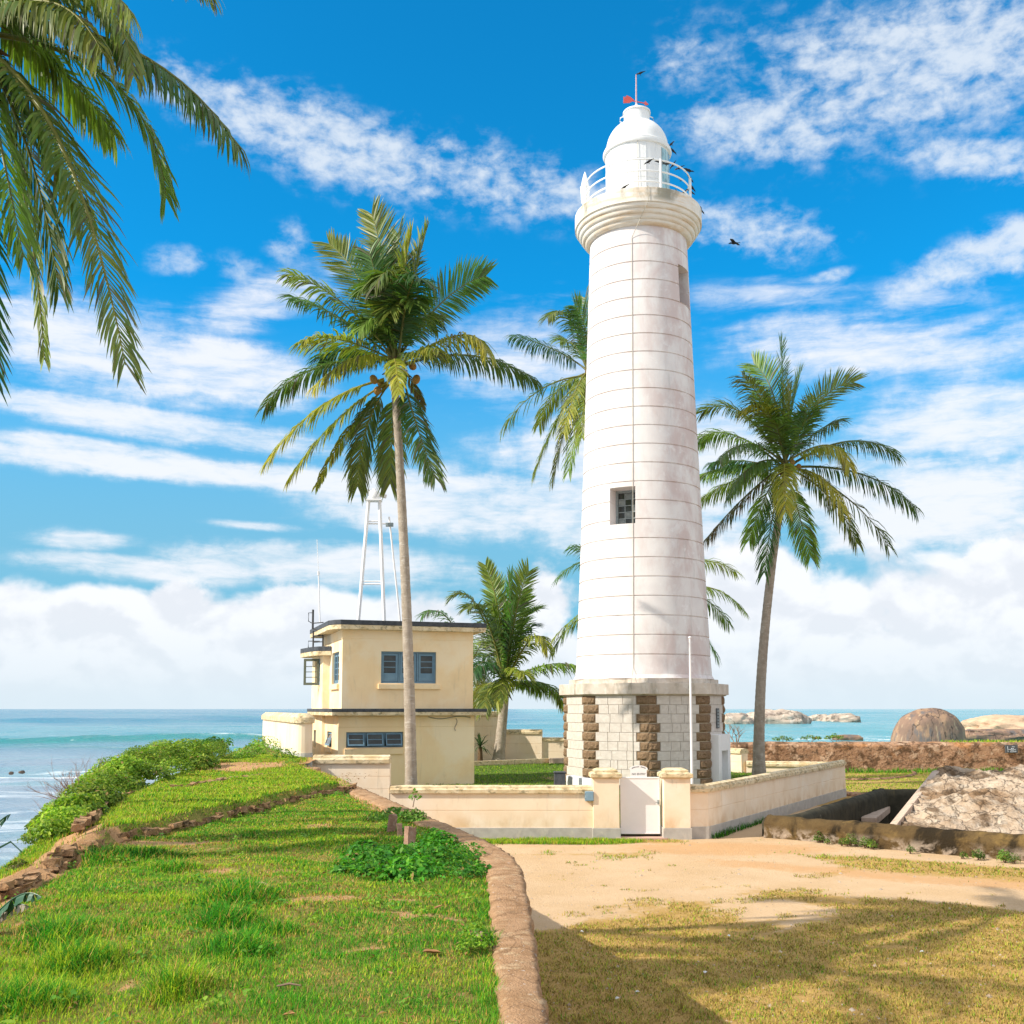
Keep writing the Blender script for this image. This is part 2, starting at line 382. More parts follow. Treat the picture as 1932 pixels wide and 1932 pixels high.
pink_plaster = M('pale_pink_plaster', (.60, .46, .36), (.50, .37, .28), 3, .9, [((.24, .18, .13), (3, 3, 3), .58, .74, .5)], .4, 24)
coco_wood = M('palm_bark', (.46, .385, .31), (.34, .28, .22), 4, .92, [((.66, .62, .56), (5, 5, 14), .54, .70, .55), ((.13, .11, .08), (4, 4, 18), .58, .72, .6), ((.12, .14, .05), (3, 3, 3), .64, .76, .4)], .8, 22, .1, coord='pos', bdist=.03)
coconut_m = M('coconut_husk', (.34, .17, .045), (.26, .17, .04), 6, .6, (), .1, 20)
spathe_m = M('dry_palm_fibre', (.19, .115, .06), (.11, .065, .035), 9, .9, (), .4, 30)
wetrock = M('sea_granite', (.56, .46, .37), (.44, .35, .28), .10, .9, [((.26, .20, .17), (.16, .16, .03), .50, .62, .75), ((.74, .66, .57), (.3, .3, .05), .52, .68, .6), ((.12, .10, .09), (.22, .22, .2), .60, .70, .6)], 1., .35, .15, bdist=.5, cracks=((.10, .10, .22), .035, (.14, .11, .09), .8))
boulder_m = M('dark_boulder', (.27, .175, .125), (.20, .13, .10), .25, .85, [((.40, .25, .155), (.42, .35, .035), .50, .62, .8), ((.13, .125, .13), (.36, .4, .03), .51, .62, .85), ((.56, .43, .28), (.9, .8, .05), .58, .68, .6)], .8, .6, .2, bdist=.4, cracks=((.16, .12, .06), .018, (.05, .04, .035), .8))
litter_m = M('dry_leaf', (.42, .22, .10), (.30, .14, .06), 20, .8, (), .2, 60)
twig_m = M('dry_twig', (.30, .20, .14), (.22, .15, .10), 8, .9, (), .2, 50)
crow_m = M('crow_feathers', (.010, .011, .014), (.018, .018, .02), 20, .5, (), .1, 60, .4)
stub_m = M('pinkish_stone', (.40, .24, .17), (.28, .16, .11), 10, .95, [((.5, .36, .28), (20, 20, 20), .5, .7, .6)], .8, 40)

def leafmat(name, trans=.35, rough=.5, spec=.35, up=0.):
    m, t, b = newmat(name)
    if up:                                                          # thin blades in a dense sward shade like the sward, not like single strips
        g = t.nodes.new('ShaderNodeNewGeometry').outputs['Normal']; a = t.nodes.new('ShaderNodeVectorMath'); a.operation = 'SCALE'; a.inputs['Scale'].default_value = 1 - up; t.links.new(g, a.inputs[0])
        q = t.nodes.new('ShaderNodeVectorMath'); q.operation = 'ADD'; q.inputs[1].default_value = (0, 0, up); t.links.new(a.outputs[0], q.inputs[0])
        w = t.nodes.new('ShaderNodeVectorMath'); w.operation = 'NORMALIZE'; t.links.new(q.outputs[0], w.inputs[0]); t.links.new(w.outputs[0], b.inputs['Normal'])
    c = attr(t, 'Col').outputs['Color']
    t.links.new(c, b.inputs['Base Color']); b.inputs['Roughness'].default_value = rough; b.inputs['Specular IOR Level'].default_value = spec
    tr = t.nodes.new('ShaderNodeBsdfTranslucent'); ms = t.nodes.new('ShaderNodeMixShader')
    t.links.new(mixc(t, 1., c, (1.05, 1.3, .5), 'MULTIPLY'), tr.inputs[0]); ms.inputs[0].default_value = trans
    out = t.nodes['Material Output']
    t.links.new(b.outputs[0], ms.inputs[1]); t.links.new(tr.outputs[0], ms.inputs[2]); t.links.new(ms.outputs[0], out.inputs[0])
    return m
grass_m = leafmat('grass_blade', .30, .6, .15, .68); frond_m = leafmat('palm_leaflet', .36, .42, .4, .12); shrub_m = leafmat('shrub_leaf', .36, .5, .3, .35)

def groundmat(name, dirt1, dirt2, soil1, soil2, orange=(.59, .33, .15)):
    """'dirt' attribute: 1 bare sand, 0 turf; 'path' attribute: orange trodden earth"""
    m, t, b = newmat(name)
    v = t.nodes.new('ShaderNodeNewGeometry').outputs['Position']
    big = nz(t, v, .55, 6, .6); mid = nz(t, v, 3.2, 7, .65, .4); fine = nz(t, v, 26., 6, .65); grit = nz(t, v, 140., 3, .6)
    d = (X(t, attr(t, 'dirt').outputs['Fac']) + (mid - .5) * .9 + (fine - .5) * .7 + (big - .5) * .4).ss(.40, .62)
    sandc = mixc(t, (big * .5 + fine * .5).ss(.36, .64), dirt1, dirt2)
    sandc = mixc(t, grit.ss(.60, .72) * .35, sandc, (.30, .17, .09))
    turf = mixc(t, (mid * .6 + fine * .4).ss(.38, .62), soil1, soil2)
    c = mixc(t, d, turf, sandc)
    c = mixc(t, (X(t, attr(t, 'path').outputs['Fac']) + (mid - .5) * 1.3 + (fine - .5) * .9).ss(.30, .95) * .75, c, orange)
    t.links.new(c, b.inputs['Base Color']); b.inputs['Roughness'].default_value = .95; b.inputs['Specular IOR Level'].default_value = .1
    bumpn(t, b, fine * .7 + grit * .3 + mid * .9, .8, .045)
    return m
sand_m = groundmat('sandy_earth', (.66, .47, .295), (.57, .385, .215), (.52, .33, .12), (.42, .26, .085))
lawn_m = groundmat('rampart_soil', (.56, .33, .17), (.44, .25, .12), (.17, .19, .035), (.25, .21, .06))
yard_m = groundmat('yard_soil', (.50, .36, .20), (.42, .28, .14), (.10, .14, .030), (.13, .155, .035))

# ------------------------------------------------------------------ sea
def build_sea():
    zs = -4.2
    na, nr = 260, 560
    ang = np.linspace(-R(75), R(75), na); rad = 16 * (26000 / 16.) ** np.linspace(0, 1, nr)
    Rr, A = np.meshgrid(rad, ang, indexing='ij')
    Xs, Ys = Rr * np.sin(A), Rr * np.cos(A)
    P = np.stack([Xs.ravel(), Ys.ravel()], 1)
    z = np.zeros(len(P)); rr = Rr.ravel()
    for k in range(26):                                           # wind sea running in from the open ocean
        wl = 1.6 * 1.25 ** k; th = R(90) + rng.normal() * .45
        amp = .010 * wl ** .72; vis = np.clip(wl / (rr * .011 * 4) - .3, 0, 1)
        z += amp * vis * np.sin((P[:, 0] * math.cos(th) + P[:, 1] * math.sin(th)) * 6.283 / wl + rng.random() * 6.28)
    wob = vnoise(P, .012, 3) * 12
    def breaker(y0, h, w, x0, x1, soft):
        e = np.clip((P[:, 0] - x0) / soft, 0, 1) * np.clip((x1 - P[:, 0]) / soft, 0, 1)
        return h * e * np.exp(-(((P[:, 1] + wob - y0) / w) ** 2))
    ridge = breaker(240, 1.9, 7, -190, -35, 25) + breaker(205, .9, 5, -130, 0, 30)
    z += ridge
    V = np.stack([P[:, 0], P[:, 1], zs + z], 1)
    i = np.arange(nr - 1)[:, None] * na + np.arange(na - 1)[None, :]
    F = np.stack([i, i + 1, i + na + 1, i + na], -1).reshape(-1, 4)
    m, t, b = newmat('sea_water')
    v = t.nodes.new('ShaderNodeNewGeometry').outputs['Position']
    x, y, zz = sep(t, v)
    ys = y + (nz(t, v, .02, 4, .5) - .5) * 40
    big = nz(t, v, 1., 5, .6, .3, sc3=(.012, .035, .02))
    right = x.ss(-20, 60)
    near = mixc(t, right, (.23, .30, .37), (.06, .42, .46))
    far = mixc(t, right, (.06, .20, .30), (.05, .30, .37))
    c = mixc(t, y.ss(150, 330), near, mixc(t, y.ss(200, 900), mixc(t, .5, (.10, .36, .38), far), far))
    c = mixc(t, big.ss(.45, .65) * .5, c, (.035, .27, .30))
    c = mixc(t, X(t, attr(t, 'ridge').outputs['Fac']).ss(.25, 1.2) * .85, c, (.02, .23, .21))
    # foam: the reef line, breaker crests, white caps
    n = nz(t, v, 1., 7, .68, .5, sc3=(.10, .22, .1)); n2 = nz(t, v, 1., 6, .7, .4, sc3=(.5, .9, .5))
    def line(y0, w, k, x0, x1): return (ys - y0).ab().ss(w, w * .25) * k * x.ss(x0, x0 + 20) * x.ss(x1, x1 - 25)
    reef = (line(140, 6.5, 1.2, -140, -18) * (n2 * .5 + n * .5).ss(.36, .52)).mx(line(150, 4, .6, -140, -18) * n.ss(.46, .58))
    crest = X(t, attr(t, 'crest').outputs['Fac']) * (n * .5 + n2 * .5).ss(.46, .56)
    caps = n.ss(.635, .69) * (n2.ss(.42, .6)) * (y.ss(120, 200)) * (.45 + right * .55)
    surge = right * (ys - 330).ab().ss(60, 10) * (n * .6 + n2 * .4).ss(.53, .60)
    wash = nz(t, v, 1., 7, .68, .6, sc3=(.06, .30, .1)).ss(.47, .66) * y.ss(175, 120) * x.ss(30, -5) * .5
    foam = reef.mx(crest).mx(caps).mx(surge).mx(wash)
    c = mixc(t, foam.mn(1.) * .95, c, (.82, .86, .88))
    t.links.new(c, b.inputs['Base Color'])
    t.links.new((foam * .5 + .16).v, b.inputs['Roughness']); b.inputs['IOR'].default_value = 1.33; b.inputs['Specular IOR Level'].default_value = .5
    h = nz(t, v, 1., 6, .6, .3, sc3=(.55, 1.1, .6)) + nz(t, v, 1., 5, .6, .2, sc3=(.08, .2, .1)) * 3.
    bumpn(t, b, h, .9, .4)
    crest = np.clip(breaker(247, 1.7, 4, -190, -100, 25) * np.clip(np.sin(P[:, 0] * .06 + 1.) * 1.2, 0, 1) + breaker(244, 1.5, 4, -75, -40, 12) + breaker(209, .5, 2.5, -110, -20, 20), 0, 1)
    me = npmesh('sea', V, F, m, smooth=True, attrs={'ridge': ridge, 'crest': crest})
    tag(link('sea', me), kind='structure')
build_sea()

# ------------------------------------------------------------------ rampart terrain (left)
ZR = 2.2
OUT_PX = [(1052, 2040), (1035, 1932), (1018, 1840), (1003, 1740), (985, 1640), (963, 1612), (920, 1588), (860, 1562), (800, 1538), (740, 1511), (690, 1490), (665, 1479), (630, 1464), (592, 1453)]
op = np.array([onz(a, b, ZR)[:2] for a, b in OUT_PX])
op = np.vstack([[.30, -6], [.26, 3.2], op]); op = op[np.argsort(op[:, 1])]
def xout(y): return np.interp(y, op[:, 1], op[:, 0])
def wpar(y): return np.interp(y, [3, 6, 9, 11, 20, 30], [.25, .26, .32, .37, .45, .55])
def xin(y): return xout(y) - wpar(y)
RIDGE_PX = [(54, 1671), (134, 1611), (246, 1583), (351, 1562), (492, 1527), (590, 1506), (668, 1489)]
rp = np.array([onz(a, b, ZR)[:2] for a, b in RIDGE_PX]); rp = np.vstack([[-4.72, 9.85], rp])
def xridge(y): return np.interp(y, rp[:, 1], rp[:, 0])
OUTER_PX = [(84, 1612), (151, 1559), (211, 1506), (260, 1497), (400, 1478), (480, 1466), (562, 1456)]
orp = np.array([onz(a, b, 2.38)[:2] for a, b in OUTER_PX]); orp = np.vstack([[-4.75, 9.6], orp, [-6.2, 33.5]]); orp = orp[np.argsort(orp[:, 1])]
def xorid(y): return np.interp(y, orp[:, 1], orp[:, 0])
cl = np.array([(-3.4, -6), (-4.0, 3), (-4.9, 7.5), (-5.45, 9.6), (-5.75, 12), (-6.1, 13.2), (-7.4, 18), (-8.5, 24), (-9.4, 30), (-11.0, 40), (-13., 52), (-13, 70)])
def xcliff(y): return np.interp(y, cl[:, 1], cl[:, 0])
def sst(a, b, x): k = np.clip((x - a) / (b - a), 0, 1); return k * k * (3 - 2 * k)
def H(P):
    x, y = P[:, 0], P[:, 1]
    z = ZR + .05 * vnoise(P, .9, 1) + .03 * vnoise(P, 2.5, 2)
    z = z - .05 * sst(.5, 0, xin(y) - x)
    beyond = sst(.06, -.06, x - xridge(y)) * sst(22.6, 22.0, y) * sst(8.4, 9.0, y)
    far = sst(21.8, 22.6, y)
    z = z + .20 * np.maximum(beyond, far)
    # spill of the left foreground toward the cliff
    fall = np.clip(xcliff(y) - x, 0, 30)
    z = z - fall * 1.25 - .35 * sst(-1.2, 0, -(x - xcliff(y)))
    z = z + .12 * fall.clip(0, 1) * vnoise(P, 1.4, 5)
    # low trodden path and flat by the sea wall
    return np.maximum(z, -6)
def grid(x0, x1, y0, y1, sx, sy=None):
    xs = np.arange(x0, x1 + 1e-6, sx); ys = np.arange(y0, y1 + 1e-6, sy or sx)
    Yg, Xg = np.meshgrid(ys, xs, indexing='ij'); nx, ny = len(xs), len(ys)
    i = np.arange(ny - 1)[:, None] * nx + np.arange(nx - 1)[None, :]
    return np.stack([Xg.ravel(), Yg.ravel()], 1), np.stack([i, i + 1, i + nx + 1, i + nx], -1).reshape(-1, 4)
def keep_faces(P, F, okv):
    f = F[okv[F].all(1)]; used = np.unique(f); mp = -np.ones(len(P), int); mp[used] = np.arange(len(used))
    return used, mp[f]
def pathmask(P):
    """bare trodden earth on the rampart"""
    x, y = P[:, 0], P[:, 1]
    d = np.zeros(len(P))
    o = xorid(y)
    d = np.maximum(d, sst(.42, .24, np.abs(x - (o - .02))) * sst(15.5, 14.0, y) * sst(7, 9, y))                   # path on the outer edge
    c = onz(465, 1447, 2.38); d = np.maximum(d, sst(1.5, .5, np.hypot((x - c.x) / 1.5, (y - c.y) / 3.2) * 1.2))
    d = np.maximum(d, sst(.45, .05, np.abs(xin(y) - x)) * .8 * sst(15, 19, y))
    for px, py, rx, ry, k in ((620, 1700, .55, .35, .62), (520, 1640, .35, .25, .6), (760, 1700, .3, .2, .7), (300, 1590, 1.1, .3, .9), (840, 1730, .2, .2, .7), (690, 1790, .25, .14, .7), (190, 1790, .2, .2, .5), (240, 1850, .16, .15, .7), (600, 1560, .35, .5, .6), (330, 1590, .8, .35, .8), (420, 1640, .35, .25, .7), (640, 1700, .3, .3, .5), (560, 1720, .2, .25, .4), (400, 1600, .8, .3, .5), (700, 1580, .2, .5, .5), (450, 1660, .6, .2, .5), (330, 1820, .18, .12, .5), (60, 1690, .3, .3, .3), (830, 1790, .1, .1, .4), (700, 1650, .2, .2, .4)):
        c = onz(px, py, ZR); d = np.maximum(d, k * sst(1.3, .3, np.hypot((x - c.x) / rx, (y - c.y) / ry)))
    q = .6 * vnoise(P, 1.9, 61) + .5 * vnoise(P, 5., 62) + .25 * vnoise(P, 11., 63)
    return np.maximum(d, .72 * sst(.42, .80, q) * (x > xridge(y)))
P, F = grid(-16, .6, -6, 60, .14, .16)
ok = P[:, 0] < xin(P[:, 1]) + .16
ok &= ~((P[:, 1] > 33.2) & (P[:, 0] > -6.3 - (P[:, 1] - 33.2) * .35 + .2))
used, F = keep_faces(P, F, ok); P = P[used]
me = npmesh('rampart_ground', np.column_stack([P, H(P)]), F, lawn_m, smooth=True, attrs={'dirt': pathmask(P), 'path': pathmask(P) * .35})
tag(link('rampart_ground', me), kind='structure')

def build_parapet():
    ys = np.concatenate([np.arange(-6, 2, .4), np.arange(2, 14, .045), np.arange(14, 31, .10)])
    xo, w = xout(ys), wpar(ys)
    secs = [(1.02, -.12), (1., -.01), (.85, .012), (.68, .015), (.5, .018), (.32, .014), (.15, .008), (.02, .0), (-.015, -.04), (-.02, -.18), (-.01, -.45), (-.03, -.9), (-.06, -1.6), (-.08, -2.35)]
    V = []
    for k, (s, dz) in enumerate(secs):
        q = np.stack([xo - w * s, ys, np.full_like(ys, ZR + .005 + dz)], 1)
        n = np.stack([vnoise(q, 9, 11), vnoise(q, 9, 12), vnoise(q, 16, 13)], 1)
        amp = np.array([.012, .01, .007]) if 1 < k < 7 else np.array([.030, .02, .012])
        V.append(q + n * amp)
    V = np.stack(V, 1); n, m = V.shape[:2]
    i = np.arange(n - 1)[:, None] * m + np.arange(m - 1)[None, :]
    F = np.stack([i, i + m, i + m + 1, i + 1], -1).reshape(-1, 4)[:, ::-1]
    me = npmesh('rampart_parapet', V.reshape(-1, 3), F, laterite, smooth=True)
    tag(link('rampart_parapet', me), 'long reddish laterite parapet edging the lawn above the sandy ground', 'parapet')
build_parapet()

# rough stone meshes shared by the low walls
def rough_stone(seed, k=.16):
    bm = bmesh.new(); bmesh.ops.create_cube(bm, size=1.)
    bmesh.ops.subdivide_edges(bm, edges=bm.edges, cuts=1, use_grid_fill=True)
    for v in bm.verts:
        d = v.co.normalized(); q = v.co * (.82 + .18 / max(abs(d.x), abs(d.y), abs(d.z)) * .6)
        v.co = q + Vector([mnoise.noise(v.co * 2.6 + Vector((seed * 7.3, j * 3.1, 0))) * k * 1.5 for j in range(3)])
    me = bpy.data.meshes.new('stone'); bm.to_mesh(me); bm.free(); me.materials.append(wallstone)
    me.polygons.foreach_set('use_smooth', [True] * len(me.polygons)); me.set_sharp_from_angle(angle=R(32))
    return me
STONES = [rough_stone(i) for i in range(7)]
def stone_wall(name, pts, h, label, zf, rows=2, step=.3, wid=.28):
    pts = [Vector(p) for p in pts]
    th = thing(name, (pts[0].x, pts[0].y, zf(pts[0])), label, 'stone wall')
    L = [0]
    for a, b in zip(pts, pts[1:]): L.append(L[-1] + (b - a).length)
    for r in range(rows):
        s = random.random() * .1
        while s < L[-1]:
            w = step * random.uniform(.5, 1.9) * (1. if rows > 1 else 1.2); hh = h / rows * random.uniform(.75, 1.35)
            m = min(s + w / 2, L[-1] - .01); k = max(i for i in range(len(pts) - 1) if L[i] <= m)
            d = (pts[k + 1] - pts[k]).normalized(); p = pts[k] + d * (m - L[k])
            z = zf(p) + h / rows * (r + .42) + random.uniform(-.018, .018)
            n = Vector((-d.y, d.x)) * random.uniform(-.055, .055)
            if r == rows - 1 and random.random() < .22: s += w; continue
            link('stone', random.choice(STONES), th, (p.x + n.x, p.y + n.y, z), (random.uniform(-.16, .16), random.uniform(-.12, .12), math.atan2(d.y, d.x) + random.uniform(-.2, .2)), (w * 1.04, wid * random.uniform(.8, 1.15), hh * 1.1))
            s += w
    return th
def hz(p): return float(H(np.array([[p[0], p[1]]]))[0])
def ridge_z(p): return ZR - .03
def catm(pts, n):
    """resampled polyline"""
    pts = np.array(pts); s = np.r_[0, np.cumsum(np.linalg.norm(np.diff(pts, axis=0), axis=1))]
    u = np.linspace(0, s[-1], n); return np.stack([np.interp(u, s, pts[:, j]) for j in range(2)], 1)
stone_wall('low_stone_wall', [tuple(q) for q in catm(rp, 24)], (.13), 'low crumbling brown stone wall running across the green lawn', ridge_z, 2, .13, .15)
stone_wall('low_stone_wall', [tuple(q) for q in catm(orp[(orp[:, 1] > 12.8) & (orp[:, 1] < 33)], 24)], .085, 'low sandy stone kerb beside the bushes on the seaward edge', lambda p: 2.34, 1, .17, .15)

# ------------------------------------------------------------------ sandy ground (right) with the pit cut out
PA, PB = onz(1447, 1581, 0), onz(1932, 1627, 0)
PIT = [(8.6, 32.4), (15.6, 44.6), (34, 44.6), (34, 14), (PB.x + 4.2, PB.y - 3.6), (PB.x + .3, PB.y + .2)]
def inpoly(P, poly):
    x, y = P[:, 0], P[:, 1]; r = np.zeros(len(P), bool); n = len(poly)
    for i in range(n):
        (x0, y0), (x1, y1) = poly[i], poly[(i + 1) % n]
        c = ((y0 > y) != (y1 > y)) & (x < (x1 - x0) * (y - y0) / ((y1 - y0) or 1e-9) + x0); r ^= c
    return r
def sandz(P): return .03 * vnoise(P, .5, 21) + .012 * vnoise(P, 2.2, 22)
def dirtmask(P):
    """1 = bare sand. Bare near the gate and on the trodden diagonal, dry turf nearer the camera and along the ruin"""
    x, y = P[:, 0], P[:, 1]; q = vnoise(P, .45, 31)
    edge = np.interp(x, [-1, 3, 6, 9, 12, 20], [18.6, 20.6, 21.4, 20.6, 19.6, 18.])      # near limit of the bare sand
    d = sst(-2.4, 2.2, y - edge + q * 2.3 + 1.0 * vnoise(P, 1.4, 35))
    d -= .75 * sst(2.6, .6, np.abs(y - (27.6 - (x - 8.5) * .62))) * sst(7., 9, x)       # turf strip under the mossy parapet
    d -= .60 * sst(1.7, .4, np.abs(y - (22.6 - (x - 6) * .55)) + q * .9) * sst(3.6, 6, x)
    d -= .75 * sst(1.2, .5, y * -1 + 32.2) * sst(6.3, 4.3, x) * sst(-3, 0, x) * (1 - sst(3.4, 4.2, x) * sst(6.8, 5.8, x) * 0)
    d -= .50 * sst(.9, .2, np.abs(y - 28.9) + .5 * q) * sst(4.4, 3.4, x) * sst(-1, .5, x)
    d -= .55 * sst(.25, .75, .6 * vnoise(P, .8, 33) + .5 * vnoise(P, 2.1, 34)) * sst(31.5, 28, y)
    return d.clip(-.6, 1)
def pathm(P):
    x, y = P[:, 0], P[:, 1]
    pth = sst(1.3, .3, np.abs(y - (25.6 - (x - 8.3) * .60) + .35 * vnoise(P, .7, 9)))
    pth *= sst(3.5, 6, x); pth = np.maximum(pth, sst(2.2, .8, np.hypot((x - 6.) / 2.2, (y - 30.2) / 1.))); return pth * .9
P, F = grid(-3, 60, -8, 75, .3)
ok = ~inpoly(P, PIT) & (P[:, 0] > xout(P[:, 1]) - .3)
used, F = keep_faces(P, F, ok); P = P[used]
me = npmesh('sandy_ground', np.column_stack([P, sandz(P)]), F, sand_m, smooth=True, attrs={'dirt': dirtmask(P) * np.where(P[:, 1] > 43, 0, 1), 'path': pathm(P)})
tag(link('sandy_ground', me), kind='structure')
PITF = [(8.2, 32.2), (15.6, 45), (34, 45), (34, 13), (PB.x + 4, PB.y - 4), (PB.x, PB.y)]
mb = MB(); mb.prism(PITF, -1.9, -1.5); tag(mb.build('pit_floor', parapet_m), kind='structure')
# earth under everything down to the sea bed, so that the land is no thin sheet
mb = MB(); mb.prism([(-2.6, -8), (60, -8), (60, 75), (-9, 75), (-9, 40), (-6.2, 34), (-2.6, 24)], -7, -2.0); tag(mb.build('bedrock', wetrock), kind='structure')
# yard inside the boundary wall
def yardz(P):
    x, y = P[:, 0], P[:, 1]
    return .08 + .92 * sst(33.0, 36.5, y) + .02 * vnoise(P, .8, 41) - .0
YARD = [(-6.2, 32.75), (5.9, 32.75), (14.7, 47.9), (10.2, 49.2), (4.8, 60.5), (-13, 60.5), (-10.2, 45)]
P, F = grid(-14, 15, 32, 61, .3)
used, F = keep_faces(P, F, inpoly(P, YARD)); P = P[used]
dm = .7 * sst(1.3, .4, np.hypot((P[:, 0] - 2.2) / 1.2, (P[:, 1] - 45) / 2.))
me = npmesh('yard_lawn', np.column_stack([P, yardz(P)]), F, yard_m, smooth=True, attrs={'dirt': dm, 'path': dm * 0})
tag(link('yard_lawn', me), kind='structure')
# ------------------------------------------------------------------ lighthouse
TY = 41.9; ZIN = 1.0
TC = at(1214, 1300, TY); TX = TC.x
def pxm(row, y=TY):
    """metres per picture unit at that height on the tower"""
    return (at(967, row, y).x - at(966, row, y).x)
lh = thing('lighthouse', (TX, TY, ZIN), 'tall white round lighthouse on an octagonal stone base behind the gate', 'lighthouse')
ROT = R(-4.0)
RO = 151.5 * pxm(1400)                                            # circumradius of the base
ZP = at(0, 1312, TY - RO * .97).z                                 # underside of the base cornice
def octa(r, k0=0.): return [(TX + r * math.sin(ROT + k0 + k * math.pi / 4), TY - r * math.cos(ROT + k0 + k * math.pi / 4)) for k in range(8)]
mb = MB(); mb.prism(octa(RO - .035), ZIN - .3, ZP); mb.build('base_core', joint_m, lh)
NC = 10; hc = (ZP - ZIN) / NC; side = 2 * RO * math.sin(math.pi / 8)
def stone_block(bev):
    """unit block, x along the face, -y outward, z up; origin on the back"""
    m = MB(); a = .5; c = a - bev
    vs = [(-a, 0, -a), (a, 0, -a), (a, 0, a), (-a, 0, a), (-a, -.8, -a), (a, -.8, -a), (a, -.8, a), (-a, -.8, a), (-c, -1, -c), (c, -1, -c), (c, -1, c), (-c, -1, c)]
    m.add(vs, [(0, 1, 5, 4), (1, 2, 6, 5), (2, 3, 7, 6), (3, 0, 4, 7), (4, 5, 9, 8), (5, 6, 10, 9), (6, 7, 11, 10), (7, 4, 8, 11), (8, 9, 10, 11)])
    return m.mesh('stone', ashlar)
def quoin_block(seed):
    m = MB(); nx, nz_ = 7, 5; r = random.Random(seed)
    vs = []; 
    for j in range(nz_):
        for i in range(nx):
            u, v = i / (nx - 1) - .5, j / (nz_ - 1) - .5
            e = (i in (0, nx - 1)) or (j in (0, nz_ - 1))
            vs.append((u + (0 if e else r.uniform(-.03, .03)), -.25 if e else -(.75 + r.uniform(-.25, .3) + .25 * (1 - (abs(u) * 2) ** 2)), v + (0 if e else r.uniform(-.04, .04))))
    fs = [(j * nx + i, j * nx + i + 1, (j + 1) * nx + i + 1, (j + 1) * nx + i) for j in range(nz_ - 1) for i in range(nx - 1)]
    b0 = len(vs); vs += [(-.5, 0, -.5), (.5, 0, -.5), (.5, 0, .5), (-.5, 0, .5)]
    c = [0, nx - 1, nx * nz_ - 1, nx * (nz_ - 1)]
    rows = [list(range(nx)), [nx - 1 + k * nx for k in range(nz_)], list(range(nx * nz_ - 1, nx * (nz_ - 1) - 1, -1)), [nx * (nz_ - 1) - k * nx for k in range(nz_)]]
    for q, row in enumerate(rows): fs.append(tuple([b0 + q, b0 + (q + 1) % 4] + row[::-1]))
    m.add(vs, fs); return m.mesh('quoin', quoin_m)
SB = stone_block(.02); QB = [quoin_block(i) for i in range(5)]
DOORF = 1
for k in (-2, -1, 0, 1, 2, -3):                                      # faces that can be seen from about here
    a0, a1 = ROT + k * math.pi / 4, ROT + (k + 1) * math.pi / 4
    p0 = Vector((TX + RO * math.sin(a0), TY - RO * math.cos(a0))); p1 = Vector((TX + RO * math.sin(a1), TY - RO * math.cos(a1)))
    d = (p1 - p0).normalized(); rz = math.atan2(d.y, d.x)
    n_ = Vector((math.sin((a0 + a1) / 2), -math.cos((a0 + a1) / 2)))
    for c in range(NC):
        zc = ZIN + hc * (c + .5)
        top = NC - 1 - c
        ql = .34 if top % 2 == 0 else .47; qr = .47 if top % 2 == 0 else .34     # quoin length at the start / end of this face
        if k not in (-3, 2) or True:
            for s, w in ((ql / 2, ql), (side - qr / 2, qr)):
                if k == DOORF and c < 7 and s > side / 2 and False: continue
                q = p0 + d * s - n_ * .035
                link('quoin', random.choice(QB), lh, (q.x, q.y, zc), (0, 0, rz), (w - .022, .072, hc - .026))
        if k in (-3, 2): continue
        s = ql; e = side - qr
        ws = []
        nst = 3 if c % 2 else 4
        base = [random.uniform(.7, 1.3) for _ in range(nst)]; tot = sum(base)
        for w in base:
            ws.append((s, s + w / tot * (e - ql))); s = ws[-1][1]
        for s0, s1 in ws:
            if k == DOORF and c < 5 and s1 > .62 and s0 < 1.92: 
                if s0 > .45 and s1 < 2.05: continue
            if (s1 - s0) < .05: continue
            q = p0 + d * ((s0 + s1) / 2) - n_ * .035
            link('stone', SB, lh, (q.x, q.y, zc), (0, 0, rz), (s1 - s0 - .010, .046, hc - .010))
# cornice of the base: two octagonal slabs
z0 = ZP; z1 = at(0, 1288, TY - RO).z; z2 = at(0, 1279, TY - RO * .9).z
mb = MB(); mb.prism(octa(RO + .03), z0, z0 + .05, octa(RO + .10)); mb.prism(octa(RO + .17), z0 + .05, z1); mb.build('base_cornice', cornice_m, lh, bevel=.012)
mb = MB(); mb.prism(octa(140 * pxm(1283)), z1, z2); mb.build('base_step', cornice_m, lh, bevel=.012)
# shaft with a shallow groove between the rendered courses
ZG0 = at(0, 466, TY).z; r0, r1 = 127 * pxm(1280), 90.5 * pxm(460)
prof = [(r0 + .10, z2 - ZIN), (r0 + .01, z2 - ZIN + .16)]
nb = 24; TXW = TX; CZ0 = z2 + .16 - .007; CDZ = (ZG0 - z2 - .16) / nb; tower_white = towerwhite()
def rad(z): u = (z - z2) / (ZG0 - z2); return r0 + (r1 - r0) * u + .10 * (u * u - u)
for i in range(nb + 1):
    z = z2 + .16 + (ZG0 - z2 - .16) * i / nb; r = rad(z)
    if 0 < i < nb: prof += [(r + .004, z - .034 - ZIN), (r - .028, z - .014 - ZIN), (r - .028, z + .006 - ZIN), (r + .004, z + .020 - ZIN)]
    elif i == nb: prof.append((r, z - ZIN))
mb = MB(); mb.lathe(prof, (TX, TY, ZIN), 128)
shaft_me = mb.mesh('tower_shaft', tower_white, True, 25)
